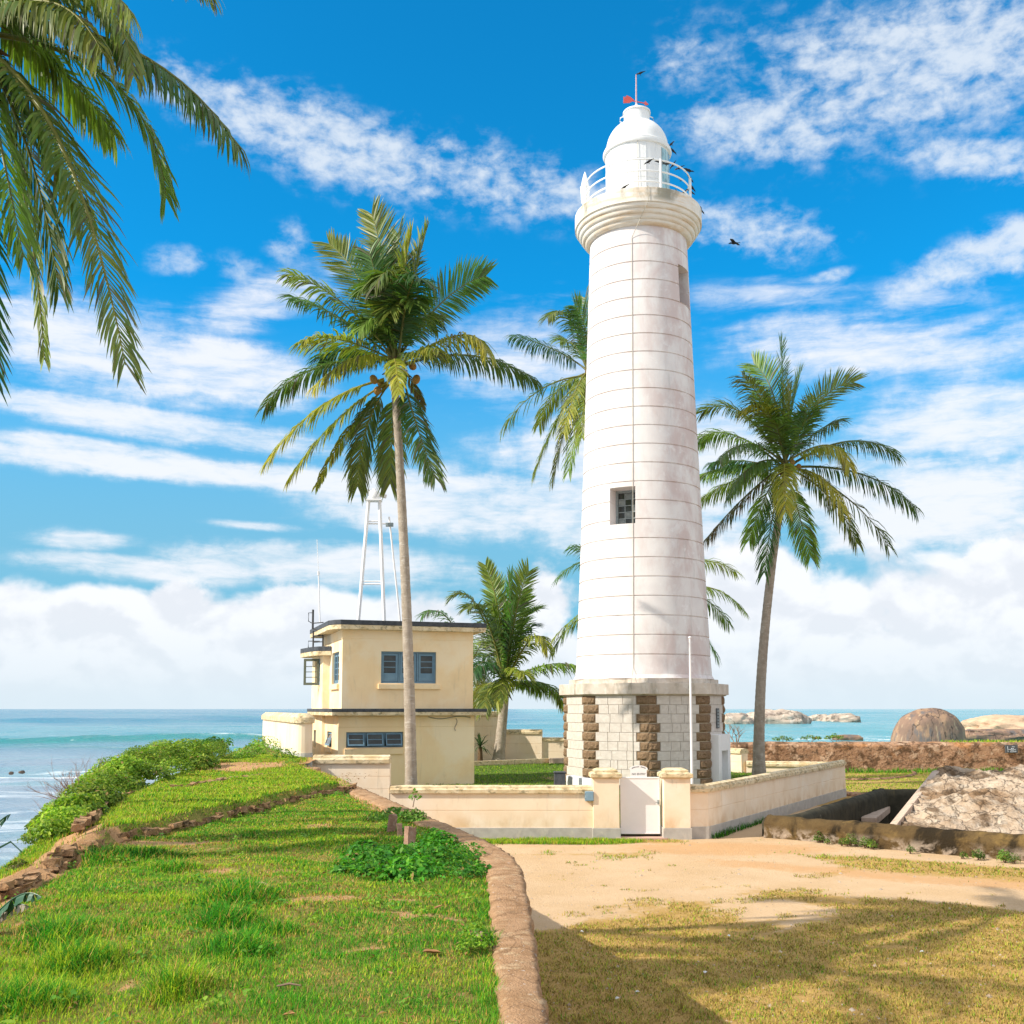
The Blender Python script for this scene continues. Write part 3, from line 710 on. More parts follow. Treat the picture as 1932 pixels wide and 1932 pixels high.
def cut(me, boxes):
    """window niches taken out of a solid"""
    o = bpy.data.objects.new('tmp', me); COL.objects.link(o); cs = []
    for (c, size, rz) in boxes:
        q = MB(); q.box(c, size, rz); w = bpy.data.objects.new('tmpc', q.mesh('c')); COL.objects.link(w); cs.append(w)
        m = o.modifiers.new('b', 'BOOLEAN'); m.operation = 'DIFFERENCE'; m.object = w; m.solver = 'EXACT'
    dg = bpy.context.evaluated_depsgraph_get(); dg.update()
    n = bpy.data.meshes.new_from_object(o.evaluated_get(dg))
    for w in cs: bpy.data.objects.remove(w)
    bpy.data.objects.remove(o)
    return n
def niche(px, row0, row1, wpx):
    zc = (at(0, row0, TY - 2).z + at(0, row1, TY - 2).z) / 2; h = abs(at(0, row0, TY - 2).z - at(0, row1, TY - 2).z)
    r = rad(zc); mid = 1214 - (1300 - (row0 + row1) / 2) * .0108
    sx = (at(px, (row0 + row1) / 2, TY).x - TX) / r * 1.0
    an = math.asin(max(-1, min(1, sx * .96)))
    return an, zc, h, r
wn = []
for (px, ra, rb, w) in ((1161, 920, 990, 1.02), (1287, 487, 560, .95)):
    an, zc, h, r = niche(px, ra, rb, w); wn.append((an, zc, h, r, w))
boxes = [((TX + (r - .05) * math.sin(an), TY - (r - .05) * math.cos(an), zc), (w, 1.9, h), an) for an, zc, h, r, w in wn]
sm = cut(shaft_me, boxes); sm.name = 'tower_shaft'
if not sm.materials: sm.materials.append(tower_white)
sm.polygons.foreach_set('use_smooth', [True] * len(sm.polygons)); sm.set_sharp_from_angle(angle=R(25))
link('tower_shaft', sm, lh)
frame_grey = M('window_grey', (.24, .28, .29), (.30, .34, .34), 8, .6, (), .05, 40)
for an, zc, h, r, w in wn:
    n_ = Vector((math.sin(an), -math.cos(an), 0)); d = Vector((math.cos(an), math.sin(an), 0)); c = Vector((TX, TY, zc)) + n_ * (r - .78)
    mb = MB()
    for s in (-1, 1): mb.box(c + d * s * (w / 2 - .045), (.09, .08, h), an)
    for s in (-1, 1): mb.box(c + Vector((0, 0, s * (h / 2 - .045))), (w - .18, .08, .09), an)
    wf = mb.build('window', frame_grey, lh)
    nx, ny = 3, 5; iw, ih = w - .18, h - .18
    for i in range(nx):
        for j in range(ny):
            q = MB(); q.box(c + d * ((i + .5) / nx - .5) * iw + Vector((0, 0, ((j + .5) / ny - .5) * ih)) - n_ * .02, (iw / nx - .03, .012, ih / ny - .03), an); q.build('pane', glass_g if (i * 2 + j) % 3 == 0 else glass, wf)
    q = MB()
    for i in range(1, nx): q.box(c + d * (i / nx - .5) * iw, (.03, .05, ih), an)
    for j in range(1, ny): q.box(c + Vector((0, 0, (j / ny - .5) * ih)), (iw, .044, .03), an)
    q.build('glazing_bars', frame_grey, wf)
# gallery: stepped rings and a deep rim
zr0 = at(0, 436, TY).z; zr1 = at(0, 409, TY).z; RG = 118.5 * pxm(420)
prof = [(r1, ZG0 - ZIN)]
nst = 4
for i in range(nst):
    ra, rb = r1 + .04 + (RG - .10 - r1) * (i / nst) ** .8, r1 + .04 + (RG - .10 - r1) * ((i + 1) / nst) ** .8
    za, zb = ZG0 + (zr0 - ZG0) * i / nst, ZG0 + (zr0 - ZG0) * (i + 1) / nst
    for q in range(1, 7):
        a = q / 6 * math.pi / 2
        prof.append((ra + (rb - ra) * math.sin(a) * .96, za + (zb - za) * (1 - math.cos(a)) - ZIN))
    prof.append((rb - .035, zb - ZIN))
prof += [(RG - .06, zr0 - ZIN), (RG, zr0 + .03 - ZIN), (RG, zr1 - .03 - ZIN), (RG - .04, zr1 - ZIN), (RG - .9, zr1 + .05 - ZIN), (.3, zr1 + .05 - ZIN)]
mb = MB(); mb.lathe(prof, (TX, TY, ZIN), 96, closed=False); mb.build('gallery', M('gallery_render', (.84, .79, .72), (.78, .72, .64), 3, .8, [((.66, .42, .19), (.9, .9, 6), .44, .66, .5), ((.17, .165, .11), (.9, .9, .45), .46, .62, .75, zr0 - .05, zr0 + .25)], .15, 22), lh, True, 35)
# lantern room
RL = 59.5 * pxm(330); ze = at(0, 296, TY).z
mb = MB(); mb.lathe([(RL + .03, zr1 - ZIN), (RL + .03, zr1 + .30 - ZIN), (RL, zr1 + .32 - ZIN), (RL, ze - ZIN)], (TX, TY, ZIN), 64)
for a in (-60, -25, 8, 28): 
    an = R(a); mb.box((TX + (RL + .004) * math.sin(an), TY - (RL + .004) * math.cos(an), (zr1 + ze) / 2), (.035, .02, ze - zr1 - .1), an)
for f in (.42, .72): mb.lathe([(RL + .002, zr1 + (ze - zr1) * f - ZIN - .014), (RL + .012, zr1 + (ze - zr1) * f - ZIN), (RL + .002, zr1 + (ze - zr1) * f - ZIN + .014)], (TX, TY, ZIN), 64, closed=False)
mb.build('lantern_room', lantern_white, lh, True, 30)
for i, a in enumerate((47, 59, 71, 83, 95, 107)):
    q = MB(); an0, an1 = R(a - 5.4), R(a + 5.4); vs = []
    for z in (zr1 + .55, ze - .12):
        for r in (RL + .003, RL + .022):
            for an in (an0, an1): vs.append((TX + r * math.sin(an), TY - r * math.cos(an), z))
    q.add(vs, [(2, 3, 7, 6), (0, 4, 5, 1), (0, 2, 6, 4), (1, 5, 7, 3), (4, 6, 7, 5), (0, 1, 3, 2)]); q.build('lantern_pane', glass_l, lh)
# dome, eave ring, ventilator
RE = 64.5 * pxm(290); zd = at(0, 234, TY).z; RV = 24 * pxm(225); zv = at(0, 213, TY).z
prof = [(RL, ze - .04 - ZIN), (RE - .03, ze - .02 - ZIN), (RE, ze + .05 - ZIN), (RE - .01, ze + .12 - ZIN), (RE - .07, ze + .14 - ZIN), (RE - .05, ze + .20 - ZIN), (RE - .12, ze + .26 - ZIN)]
for i in range(1, 13):
    a = i / 12 * R(74); prof.append(((RE - .14) * math.cos(a) ** .9, ze + .26 + (zd - ze - .26) * math.sin(a) / math.sin(R(74)) - ZIN))
prof = [p for p in prof if p[0] >= RV * .98] + [(RV * .9, zd - ZIN + .01), (.05, zd + .02 - ZIN)]
mb = MB(); mb.lathe(prof, (TX, TY, ZIN), 64, closed=False); mb.build('dome', lantern_white, lh, True, 35)
mb = MB(); mb.lathe([(RV, zd - .08 - ZIN), (RV, zv - .07 - ZIN), (RV + .05, zv - .06 - ZIN), (RV + .04, zv - ZIN), (RV * .6, zv + .10 - ZIN), (.09, zv + .14 - ZIN), (.06, zv + .36 - ZIN)], (TX, TY, ZIN), 40)
for s in (-1, 1):
    mb.tube([(TX + s * RV, TY, zv - .15), (TX + s * (RV + .15), TY, zv - .22), (TX + s * (RV + .17), TY, zv - .38), (TX + s * (RV + .05), TY, zd + .04)], .022, 6)
mb.build('ventilator', lantern_white, lh, True, 35)
# weather vane
zt = at(0, 141, TY).z; zw = at(0, 190, TY).z
vane = MB().tube([(TX, TY, zv + .2), (TX - .01, TY, zw), (TX, TY, zt)], [.05, .035, .025], 8).build('weather_vane', M('vane_pole', (.62, .45, .47), (.5, .3, .33), 9, .5, (), 0), lh)
def flat(poly, y, th):                                                # upright plate in the x-z plane
    n = len(poly); vs = [(a, y - th, b) for a, b in poly] + [(a, y + th, b) for a, b in poly]
    return vs, [tuple(range(n)), tuple(range(2 * n - 1, n - 1, -1))] + [(i, n + i, n + (i + 1) % n, (i + 1) % n) for i in range(n)]
mb = MB(); mb.tube([(TX - .35, TY, zw + .03), (TX + .38, TY, zw - .12)], .022, 6)
mb.add(*flat([(TX - .10, zw + .02), (TX - .24, zw + .15), (TX - .40, zw + .23), (TX - .46, zw + .15), (TX - .54, zw + .17), (TX - .55, zw - .10), (TX - .30, zw - .09)], TY, .02))
mb.add(*flat([(TX + .36, zw - .02), (TX + .50, zw - .17), (TX + .36, zw - .20), (TX + .32, zw - .11)], TY, .02)); mb.build('vane_arrow', red_paint, vane)
# railing
RR = 98 * pxm(370); zf = zr1 + .03; hr = (at(0, 322, TY).z - at(0, 381, TY).z)
POSTS = [18, 76, 134, 194, 252, -92, -38]
for a in POSTS:
    an = R(a); q = MB(); x, y = TX + RR * math.sin(an), TY - RR * math.cos(an)
    q.tube([(x, y, zf - .05), (x, y, zf + hr)], .058 if a in (76, 18) else .045, 8)
    q.lathe([(.09, -.02), (.09, .03), (.06, .05)], (x, y, zf), 10)
    q.build('railing_post', lantern_white, lh, True, 40)
an = R(-96); x, y = TX + (RR + .02) * math.sin(an), TY - (RR + .02) * math.cos(an)
MB().lathe([(.12, hr * .45), (.15, hr * .5), (.17, hr * .62), (.20, hr * .98), (.21, hr * 1.0), (.16, hr * 1.04), (.13, hr * 1.2), (.05, hr * 1.42), (.01, hr * 1.5)], (x, y, zf), 14).build('lamp_housing', lantern_white, lh, True, 40)
for f in (.30, .62, .97):
    MB().tube([(TX + RR * math.sin(2 * math.pi * k / 72), TY - RR * math.cos(2 * math.pi * k / 72), zf + hr * f) for k in range(73)], .032, 6, cap=False).build('rail', lantern_white, lh, True, 60)
# lightning conductor down the front
def onshaft(an, z, off=.02): r = rad(z) + off; return (TX + r * math.sin(an), TY - r * math.cos(an), z)
pts = [(TX + (RL + .03) * math.sin(R(-6)), TY - (RL + .03) * math.cos(R(-6)), ze), (TX + (RL + .05) * math.sin(R(-5)), TY - (RL + .05) * math.cos(R(-5)), zr1 + .1), (TX + (RG + .03) * math.sin(R(2)), TY - (RG + .03) * math.cos(R(2)), zr1), (TX + (RG + .03) * math.sin(R(2)), TY - (RG + .03) * math.cos(R(2)), zr0), (TX + (r1 + .25) * math.sin(R(-5)), TY - (r1 + .25) * math.cos(R(-5)), ZG0 + .15)]
for i in range(18): pts.append(onshaft(R(-14 - i * .05), ZG0 - .5 - (ZG0 - z2 - .9) * i / 17))
fa = ROT - math.pi / 8; fr = RO * math.cos(math.pi / 8) + .05
ang = R(-15); 
def onface(z, off=.03): dd = (RO * math.cos(math.pi / 8) + off) / math.cos(ang - fa); return (TX + dd * math.sin(ang), TY - dd * math.cos(ang), z)
pts += [(TX + (140 * pxm(1283) + .02) * math.sin(ang), TY - (140 * pxm(1283) * .985) * math.cos(ang), z2), onface(z1, .22), onface(z0 + .05, .22)] + [onface(z0 - .2 - q * .5) for q in range(6)]
MB().tube(pts, .011, 5).build('conductor_cable', M('pale_cable', (.60, .56, .48), (.48, .44, .36), 6, .7, (), 0), lh, True, 60)
# doorway on the right-hand face
a0 = ROT + math.pi / 4; a1 = a0 + math.pi / 4; n_ = Vector((math.sin(a0 + math.pi / 8), -math.cos(a0 + math.pi / 8), 0)); d = Vector((-n_.y, n_.x, 0))
fc = Vector((TX, TY, 0)) + n_ * (RO * math.cos(math.pi / 8)); zdo = at(0, 1386, TY - 2).z
hw = .82; off = .16
def fp(s, o, z): q = fc + d * s + n_ * o; return (q.x, q.y, z)
def fbox(m, s0, s1, o0, o1, za, zb): m.hexa([fp(s0, o1, za), fp(s1, o1, za), fp(s1, o0, za), fp(s0, o0, za)], [fp(s0, o1, zb), fp(s1, o1, zb), fp(s1, o0, zb), fp(s0, o0, zb)])
s0 = .02
mb = MB(); fbox(mb, s0 - hw, s0 - hw + .42, -.03, .30, ZIN - .2, zdo); fbox(mb, s0 + hw - .36, s0 + hw, -.03, .30, ZIN - .2, zdo); fbox(mb, s0 - hw + .42, s0 + hw - .36, -.03, .30, zdo - .62, zdo)
dp = mb.build('door_surround', white_plain, lh, bevel=.015)
mb = MB(); fbox(mb, s0 - hw + .46, s0 + hw - .36, .0, .045, ZIN - .1, zdo - .63); dr = mb.build('door', M('door_grey_white', (.66, .68, .70), (.6, .62, .64), 3, .5, (), .03, 20), dp)
mb = MB(); fbox(mb, s0 - hw + .42, s0 - hw + .46, .0, .03, ZIN - .1, zdo - .63); mb.build('door_gap', dark_in, dp)
mb = MB(); fbox(mb, -.12, .22, .02, .06, zdo + .22, zdo + .98); vg = mb.build('vent_grille', M('vent_dark', (.10, .11, .12), (.15, .16, .17), 9, .7, (), .2, 50), lh)
for i in range(6):
    mb = MB(); fbox(mb, -.10, .20, .06, .075, zdo + .27 + i * .115, zdo + .33 + i * .115); mb.build('slat', frame_grey, vg)

# ------------------------------------------------------------------ signal station (cream building)
BC = Vector((at(645, 1300, 40).x, 40.0, 0)); AU = R(18.5)
BU = Vector((math.cos(AU), math.sin(AU), 0)); BV = Vector((-math.sin(AU), math.cos(AU), 0))
def bp(u, v, z=0.): q = BC + BU * u + BV * v; return Vector((q.x, q.y, z))
ZR1 = at(0, 1173, 40).z; ZR0 = at(0, 1184, 40).z; ZS1 = at(0, 1337, 39.6).z; ZS0 = at(0, 1347, 39.6).z; ZB = .9
LU = 5.14; DV = 5.0
st = thing('signal_station', (BC.x, BC.y, ZB), 'cream two-storey flat-roofed house with blue windows beside the lighthouse', 'house')
UP = [(0, 0), (LU, 0), (LU, DV), (-.10, DV), (-.10, 0.06)]
def wall_holes(mb, p0, p1, z0, z1, holes, depth=.24, th=.0):
    """outside face from p0 to p1 (outside on the right hand when walking p0->p1), with recessed openings (s0,s1,za,zb)"""
    p0, p1 = Vector((p0.x, p0.y, 0)), Vector((p1.x, p1.y, 0)); L = (p1 - p0).length; d = (p1 - p0) / L; n = Vector((d.y, -d.x, 0))
    ss = sorted({0., L, *[h[0] for h in holes], *[h[1] for h in holes]}); zs = sorted({z0, z1, *[h[2] for h in holes], *[h[3] for h in holes]})
    def P(s, z, o=0.): q = p0 + d * s - n * o; return (q.x, q.y, z)
    for a, b in zip(ss, ss[1:]):
        for c, e in zip(zs, zs[1:]):
            if any(h[0] <= (a + b) / 2 <= h[1] and h[2] <= (c + e) / 2 <= h[3] for h in holes): continue
            mb.add([P(a, c), P(b, c), P(b, e), P(a, e)], [(0, 1, 2, 3)])
    for s0, s1, za, zb in holes:
        mb.add([P(s0, za), P(s0, za, depth), P(s0, zb, depth), P(s0, zb)], [(0, 1, 2, 3)]); mb.add([P(s1, za), P(s1, zb), P(s1, zb, depth), P(s1, za, depth)], [(0, 1, 2, 3)])
        mb.add([P(s0, zb), P(s0, zb, depth), P(s1, zb, depth), P(s1, zb)], [(0, 1, 2, 3)]); mb.add([P(s0, za), P(s1, za), P(s1, za, depth), P(s0, za, depth)], [(0, 1, 2, 3)])
    return d, n, P
def su(px, row):                                                      # picture x -> distance along the front wall
    k = (px - 966) / FPX
    tt = (PPY - row) / FPX; yy = math.cos(PITCH) - tt * math.sin(PITCH); k = k / yy
    return (k * BC.y - BC.x) / (BU.x - k * BU.y)
def framed_window(P, rect, parent, cols, rows, mat, sash_kind='panel', dep=.15, fr=.06):
    """frame > sash > panes in a recessed opening; P(s,z,o) is the wall's own coordinates"""
    s0, s1, za, zb = rect
    def bx(m, a, b, c, e, o0, o1): m.hexa([P(a, c, o0), P(b, c, o0), P(b, c, o1), P(a, c, o1)], [P(a, e, o0), P(b, e, o0), P(b, e, o1), P(a, e, o1)])
    m = MB(); bx(m, s0, s0 + fr, za, zb, dep - .06, dep + .04); bx(m, s1 - fr, s1, za, zb, dep - .06, dep + .04)
    bx(m, s0 + fr, s1 - fr, za, za + fr, dep - .06, dep + .04); bx(m, s0 + fr, s1 - fr, zb - fr, zb, dep - .06, dep + .04)
    for i in range(1, cols):
        c = s0 + (s1 - s0) * i / cols; bx(m, c - fr * .45, c + fr * .45, za + fr, zb - fr, dep - .05, dep + .04)
    w = m.build('window', mat, parent)
    m = MB(); bx(m, s0, s1, za, zb, dep + .05, dep + .06); m.build('dark_room', dark_in, w)
    for i in range(cols):
        a, b = s0 + (s1 - s0) * i / cols + fr * .75, s0 + (s1 - s0) * (i + 1) / cols - fr * .75; c, e = za + fr + .01, zb - fr - .01
        g = min(.085, (b - a) * .2)
        m = MB(); lo = c + (e - c) * (.30 if sash_kind == 'panel' else g / (e - c))
        bx(m, a, a + g, c, e, dep - .035, dep + .015); bx(m, b - g, b, c, e, dep - .035, dep + .015)
        bx(m, a + g, b - g, c, lo, dep - .030 if sash_kind == 'panel' else dep - .035, dep + .015); bx(m, a + g, b - g, e - g, e, dep - .035, dep + .015)
        h = (e - g - lo) / rows
        for r in range(1, rows): bx(m, a + g, b - g, lo + h * r - .016, lo + h * r + .016, dep - .03, dep + .015)
        s = m.build('sash', mat, w)
        if sash_kind == 'panel':
            q = MB(); bx(q, a + g * 1.3, b - g * 1.3, c + .06, lo - .05, dep - .042, dep - .032); 
            o = q.build('panel', mat, w)
        for r in range(rows):
            q = MB(); bx(q, a + g, b - g, lo + h * r + .016, lo + h * (r + 1) - .016, dep - .008, dep + .002); q.build('pane', glass, w)
    return w
# upper storey
mb = MB()
wf = (su(719, 1260), su(823, 1260), at(0, 1289, 40.6).z, at(0, 1229, 40.6).z)
d1, n1, PF = wall_holes(mb, bp(0, 0), bp(LU, 0), ZS1 - .02, ZR0, [wf])
wall_holes(mb, bp(LU, 0), bp(LU, DV), ZS1 - .02, ZR0, [])
wall_holes(mb, bp(LU, DV), bp(0, DV), ZS1 - .02, ZR0, [])
B1, B2 = (-.26, 3.15), (-.40, 5.2)
zl0, zl1 = at(0, 1291, 42).z, at(0, 1232, 42).z
wl = (DV - 2.45, DV - .75, zl0, zl1)
d2, n2, PL = wall_holes(mb, bp(0, DV), bp(0, 0), ZS1 - .02, ZR0, [wl])
m2 = mb
uw = mb.build('upper_wall', cream, st)
framed_window(PF, wf, st, 3, 3, blue)
framed_window(PL, wl, st, 3, 4, blue, 'glazed')
def sillbox(P, s0, s1, z0, z1, out=.10, name='sill', mat=cream):
    m = MB(); m.hexa([P(s0, z0, -out), P(s1, z0, -out), P(s1, z0, .02), P(s0, z0, .02)], [P(s0, z1, -out), P(s1, z1, -out), P(s1, z1, .02), P(s0, z1, .02)]); return m.build(name, mat, st, bevel=.012)
sillbox(PF, su(713, 1296), su(830, 1296), at(0, 1300, 40.6).z, at(0, 1290.5, 40.6).z)
sillbox(PL, wl[0] - .1, wl[1] + .1, zl0 - .22, zl0 - .02)
sillbox(PF, 0.0, LU, at(0, 1204, 40).z, at(0, 1185, 40).z, .022, 'frieze_band'); sillbox(PL, 0.0, DV + .02, at(0, 1205, 40).z, at(0, 1185, 40).z, .022, 'frieze_band')
# lower storey
LO = .14
mb = MB()
wg = (su(659, 1395), su(765, 1395) + .02, at(0, 1410, 40.4).z, at(0, 1381, 40.4).z)
dz_, nz_, PG = wall_holes(mb, bp(-LO, -LO), bp(LU + .02, -LO), ZB - .3, ZS0, [wg], .18)
ws2 = (DV - 2.5, DV - 1.35, at(0, 1409, 42).z, at(0, 1380, 42).z)
_, _, PH = wall_holes(mb, bp(-LO, DV), bp(-LO, -LO), ZB - .3, ZS0, [ws2], .18)
wall_holes(mb, bp(LU + .02, -LO), bp(LU + .02, DV), ZB - .3, ZS0, []); wall_holes(mb, bp(LU + .02, DV), bp(-LO, DV), ZB - .3, ZS0, [])
mb.build('lower_wall', cream, st)
def hopper(P, rect, cols, parent):
    s0, s1, za, zb = rect; fr = .05
    def bx(m, a, b, c, e, o0, o1, t=0.): m.hexa([P(a, c, o0 - t), P(b, c, o0 - t), P(b, c, o1 - t), P(a, c, o1 - t)], [P(a, e, o0), P(b, e, o0), P(b, e, o1), P(a, e, o1)])
    m = MB(); bx(m, s0, s1, za, za + fr, .08, .17); bx(m, s0, s1, zb - fr, zb, .08, .17)
    for i in range(cols + 1): c = min(max(s0 + (s1 - s0) * i / cols, s0 + .03), s1 - .03); bx(m, c - .03, c + .03, za + fr, zb - fr, .08, .17)
    w = m.build('window', blue, parent); q = MB(); bx(q, s0 + .01, s1 - .01, za + .01, zb - .01, .172, .178); q.build('dark_room', dark_in, w)
    for i in range(cols):
        a, b = s0 + (s1 - s0) * i / cols + .05, s0 + (s1 - s0) * (i + 1) / cols - .05; c, e = za + fr + .02, zb - fr; T = .17; g = .045
        def tb(m, a_, b_, c_, e_, o0, o1):
            f0, f1 = T * (e - c_) / (e - c), T * (e - e_) / (e - c)
            m.hexa([P(a_, c_, o0 - f0), P(b_, c_, o0 - f0), P(b_, c_, o1 - f0), P(a_, c_, o1 - f0)], [P(a_, e_, o0 - f1), P(b_, e_, o0 - f1), P(b_, e_, o1 - f1), P(a_, e_, o1 - f1)])
        m = MB(); tb(m, a, a + g, c, e, .06, .10); tb(m, b - g, b, c, e, .06, .10); tb(m, a + g, b - g, c, c + g * 1.3, .06, .10); tb(m, a + g, b - g, e - g, e, .06, .10); mid = (c + e) / 2; tb(m, a + g, b - g, mid - .012, mid + .012, .065, .095)
        m.build('sash', blue, w)
        for c_, e_ in ((c + g * 1.3, mid - .012), (mid + .012, e - g)):
            q = MB(); tb(q, a + g, b - g, c_, e_, .078, .084); q.build('pane', glass, w)
hopper(PG, wg, 3, st); hopper(PH, ws2, 1, st)
sillbox(PG, su(655, 1418), su(766, 1418), at(0, 1424, 40).z, at(0, 1413, 40).z, .06); sillbox(PH, ws2[0] - .08, ws2[1] + .08, ws2[2] - .2, ws2[2] - .02, .06)
sillbox(PG, 0, LU + .15, at(0, 1372, 40).z, at(0, 1352, 40).z, .018, 'frieze_band')
# seaward bay with its own half-round canopy
mb = MB(); bay = [bp(.02, 3.05), bp(B1[0], B1[1]), bp(B2[0], B2[1]), bp(0, 5.2)]
zbay = at(0, 1236, 43.5).z
wb = (.55, 1.55, zl0, at(0, 1243, 43.5).z)
wall_holes(mb, bay[1], bay[0], ZB - .3, zbay, []); _, _, PB_ = wall_holes(mb, bay[2], bay[1], ZB - .3, zbay, [wb, (.5, .95, at(0, 1412, 43.5).z, at(0, 1378, 43.5).z)]); wall_holes(mb, bay[3], bay[2], ZB - .3, zbay, [])
mb.build('bay_wall', cream, st)
framed_window(PB_, wb, st, 2, 4, blue, 'glazed'); framed_window(PB_, (.5, .95, at(0, 1412, 43.5).z, at(0, 1378, 43.5).z), st, 1, 2, blue, 'glazed')
q = MB(); s_, e_ = .52, .93
def slab(poly, z0, z1, name_edge, name_soffit, over_mat=black_edge):
    m = MB(); m.prism(poly, z0 + (z1 - z0) * .38, z1); m.build(name_edge, over_mat, st, bevel=.015)
    cx = sum(p[0] for p in poly) / len(poly); cy = sum(p[1] for p in poly) / len(poly)
    m = MB(); m.prism([(cx + (p[0] - cx) * .994, cy + (p[1] - cy) * .994) for p in poly], z0 - .06, z0 + (z1 - z0) * .38 - .002); m.build(name_soffit, coping, st, bevel=.01)
def xy(v): return (v.x, v.y)
ov = .42
slab([xy(bp(-.15, -ov)), xy(bp(LU + ov, -ov)), xy(bp(LU + ov, DV + .3)), xy(bp(-ov - .1, DV + .3)), xy(bp(-ov - .1, .25)), xy(bp(-.36, -.2))], ZR0 - .02, ZR1 + .05, 'roof_edge', 'roof_soffit')
slab([xy(bp(-.45, -ov - .1)), xy(bp(LU + ov, -ov - .1)), xy(bp(LU + ov, 0.3)), xy(bp(LU + ov, DV)), xy(bp(-.62, DV)), xy(bp(-.62, .1))], ZS0, ZS1, 'ledge_edge', 'ledge_soffit')
zc0, zc1 = at(0, 1236, 43.5).z, at(0, 1222, 43.5).z
slab([xy(bp(-.02, 2.55)), xy(bp(-.02, 5.4)), xy(bp(-.75, 5.4)), xy(bp(-.95, 4.9)), xy(bp(-.72, 3.4)), xy(bp(-.50, 2.85))], zc0, zc1, 'canopy_edge', 'canopy_soffit')
# open casement on the bay
hp = Vector(PB_(wb[0] + .95, 0, -.03)); cd = Vector((-1, .18, 0)).normalized()
m = MB(); cw = .66; ca, cb = wb[2], wb[3]
def cbx(m, a, b, c, e): 
    p, q_ = hp + cd * a, hp + cd * b; o = Vector((-cd.y, cd.x, 0)) * .02
    m.hexa([(p.x - o.x, p.y - o.y, c), (q_.x - o.x, q_.y - o.y, c), (q_.x + o.x, q_.y + o.y, c), (p.x + o.x, p.y + o.y, c)], [(p.x - o.x, p.y - o.y, e), (q_.x - o.x, q_.y - o.y, e), (q_.x + o.x, q_.y + o.y, e), (p.x + o.x, p.y + o.y, e)])
cbx(m, 0, .08, ca, cb); cbx(m, cw - .09, cw, ca, cb); cbx(m, .08, cw - .09, ca, ca + .10); cbx(m, .08, cw - .09, cb - .10, cb)
for i in range(1, 4): z = ca + .1 + (cb - ca - .2) * i / 4; cbx(m, .08, cw - .09, z - .014, z + .014)
m.build('casement', darkgreen, st)
# rain pipe, ladder, brackets, loose cables
pp = Vector(PL(.9, 0, -.07)); MB().tube([(pp.x, pp.y, zc0 - .1), (pp.x, pp.y, ZS1 + .02), (pp.x - .1, pp.y - .06, ZS0 - .1), (pp.x - .1, pp.y - .06, ZB + .9)], .035, 8).build('rain_pipe', cream, st, True)
l0 = bp(-.30, 3.0); l1 = bp(-.62, 3.5)
mb = MB(); 
for q_ in (l0, l1): mb.tube([(q_.x, q_.y, zc1), (q_.x, q_.y, ZR0 + .1)], .035, 6)
for i in range(4): z = zc1 + .2 + i * .26; mb.tube([(l0.x, l0.y, z), (l1.x, l1.y, z)], .025, 6)
mb.build('ladder', iron, st)
br = bp(-.55, 4.2); mb = MB(); mb.tube([(br.x, br.y, ZR1), (br.x, br.y, at(0, 1151, 44).z)], .045, 6); z = at(0, 1157, 44).z; mb.tube([(br.x, br.y, z), (br.x - .18, br.y, z), (br.x - .18, br.y, z - .35), (br.x, br.y, z - .45)], .02, 6); mb.build('aerial_bracket', iron, st)
br = bp(-.8, 3.6); mb = MB(); mb.tube([(br.x, br.y, zc1 - .02), (br.x, br.y, zc1 + .25), (br.x + .45, br.y + .1, zc1 + .25)], .02, 6); mb.build('canopy_hoop', iron, st)
pts = [PG(3.45 + .14 * i, ZS0 - .12 - .06 * math.sin(i * .5) - .004 * i, -.03) for i in range(13)]; MB().tube(pts, .018, 5).build('loose_cable', cable_m, st, True)
pts = [PG(4.55 + .05 * math.sin(i), ZS0 - .18 - .08 * i, -.03) for i in range(7)]; MB().tube(pts, .015, 5).build('loose_cable', cable_m, st, True)

# ------------------------------------------------------------------ radar mast and aerial
RMY = 43.6
rm = thing('radar_mast', (at(715, 1160, RMY).x, RMY, ZR1), 'white tubular radar mast standing on the flat roof of the cream house', 'radar mast')
def pt(px, row, y): v = at(px, row, y); return (v.x, v.y, v.z)
mastm = white_plain
legs = [((676, 1172), (695.5, 945), RMY - .35, RMY - .2), ((725, 1172), (716, 945), RMY - .5, RMY - .2), ((755, 1172), (734, 975), RMY + .7, RMY + .3), ((700, 1172), (706, 945), RMY + 1.2, RMY + .25)]
for (a, b, ya, yb) in legs[:2]: MB().tube([pt(*a, ya), pt(*b, yb)], .075, 8).build('leg', mastm, rm, True)
for (a, b, ya, yb) in legs[2:3]: MB().tube([pt(*a, ya), pt(*b, yb)], .04, 8).build('leg', mastm, rm, True)
MB().tube([pt(691, 988, RMY - .22), pt(735, 988, RMY + .3)], .035, 6).build('tie_bar', mastm, rm); MB().tube([pt(691, 984, RMY - .22), pt(718, 983, RMY - .2)], .03, 6).build('tie_bar', mastm, rm)
MB().tube([pt(682, 1097, RMY - .3), pt(722, 1097, RMY - .4)], .03, 6).build('tie_bar', mastm, rm); MB().tube([pt(682, 1102, RMY - .3), pt(722, 1102, RMY - .4)], .03, 6).build('tie_bar', mastm, rm)
c = at(706, 943, RMY - .2); mb = MB(); mb.lathe([(.24, 0), (.26, .05), (.25, .28), (.2, .36), (.08, .38), (.07, .46)], (c.x, c.y, c.z), 20); mb.box((c.x, c.y, c.z - .03), (.62, .5, .06)); mb.build('radar_drum', mastm, rm, True, 35)
a, b = at(684, 924, RMY - .4), at(729, 937, RMY); dv = (b - a); mb = MB(); mb.box((a + b) / 2, (dv.length, .11, .16), m=dv.to_track_quat('X', 'Z').to_matrix()); mb.build('radar_scanner', M('radar_grey_white', (.7, .69, .66), (.62, .61, .58), 5, .5, (), .02), rm, bevel=.03)
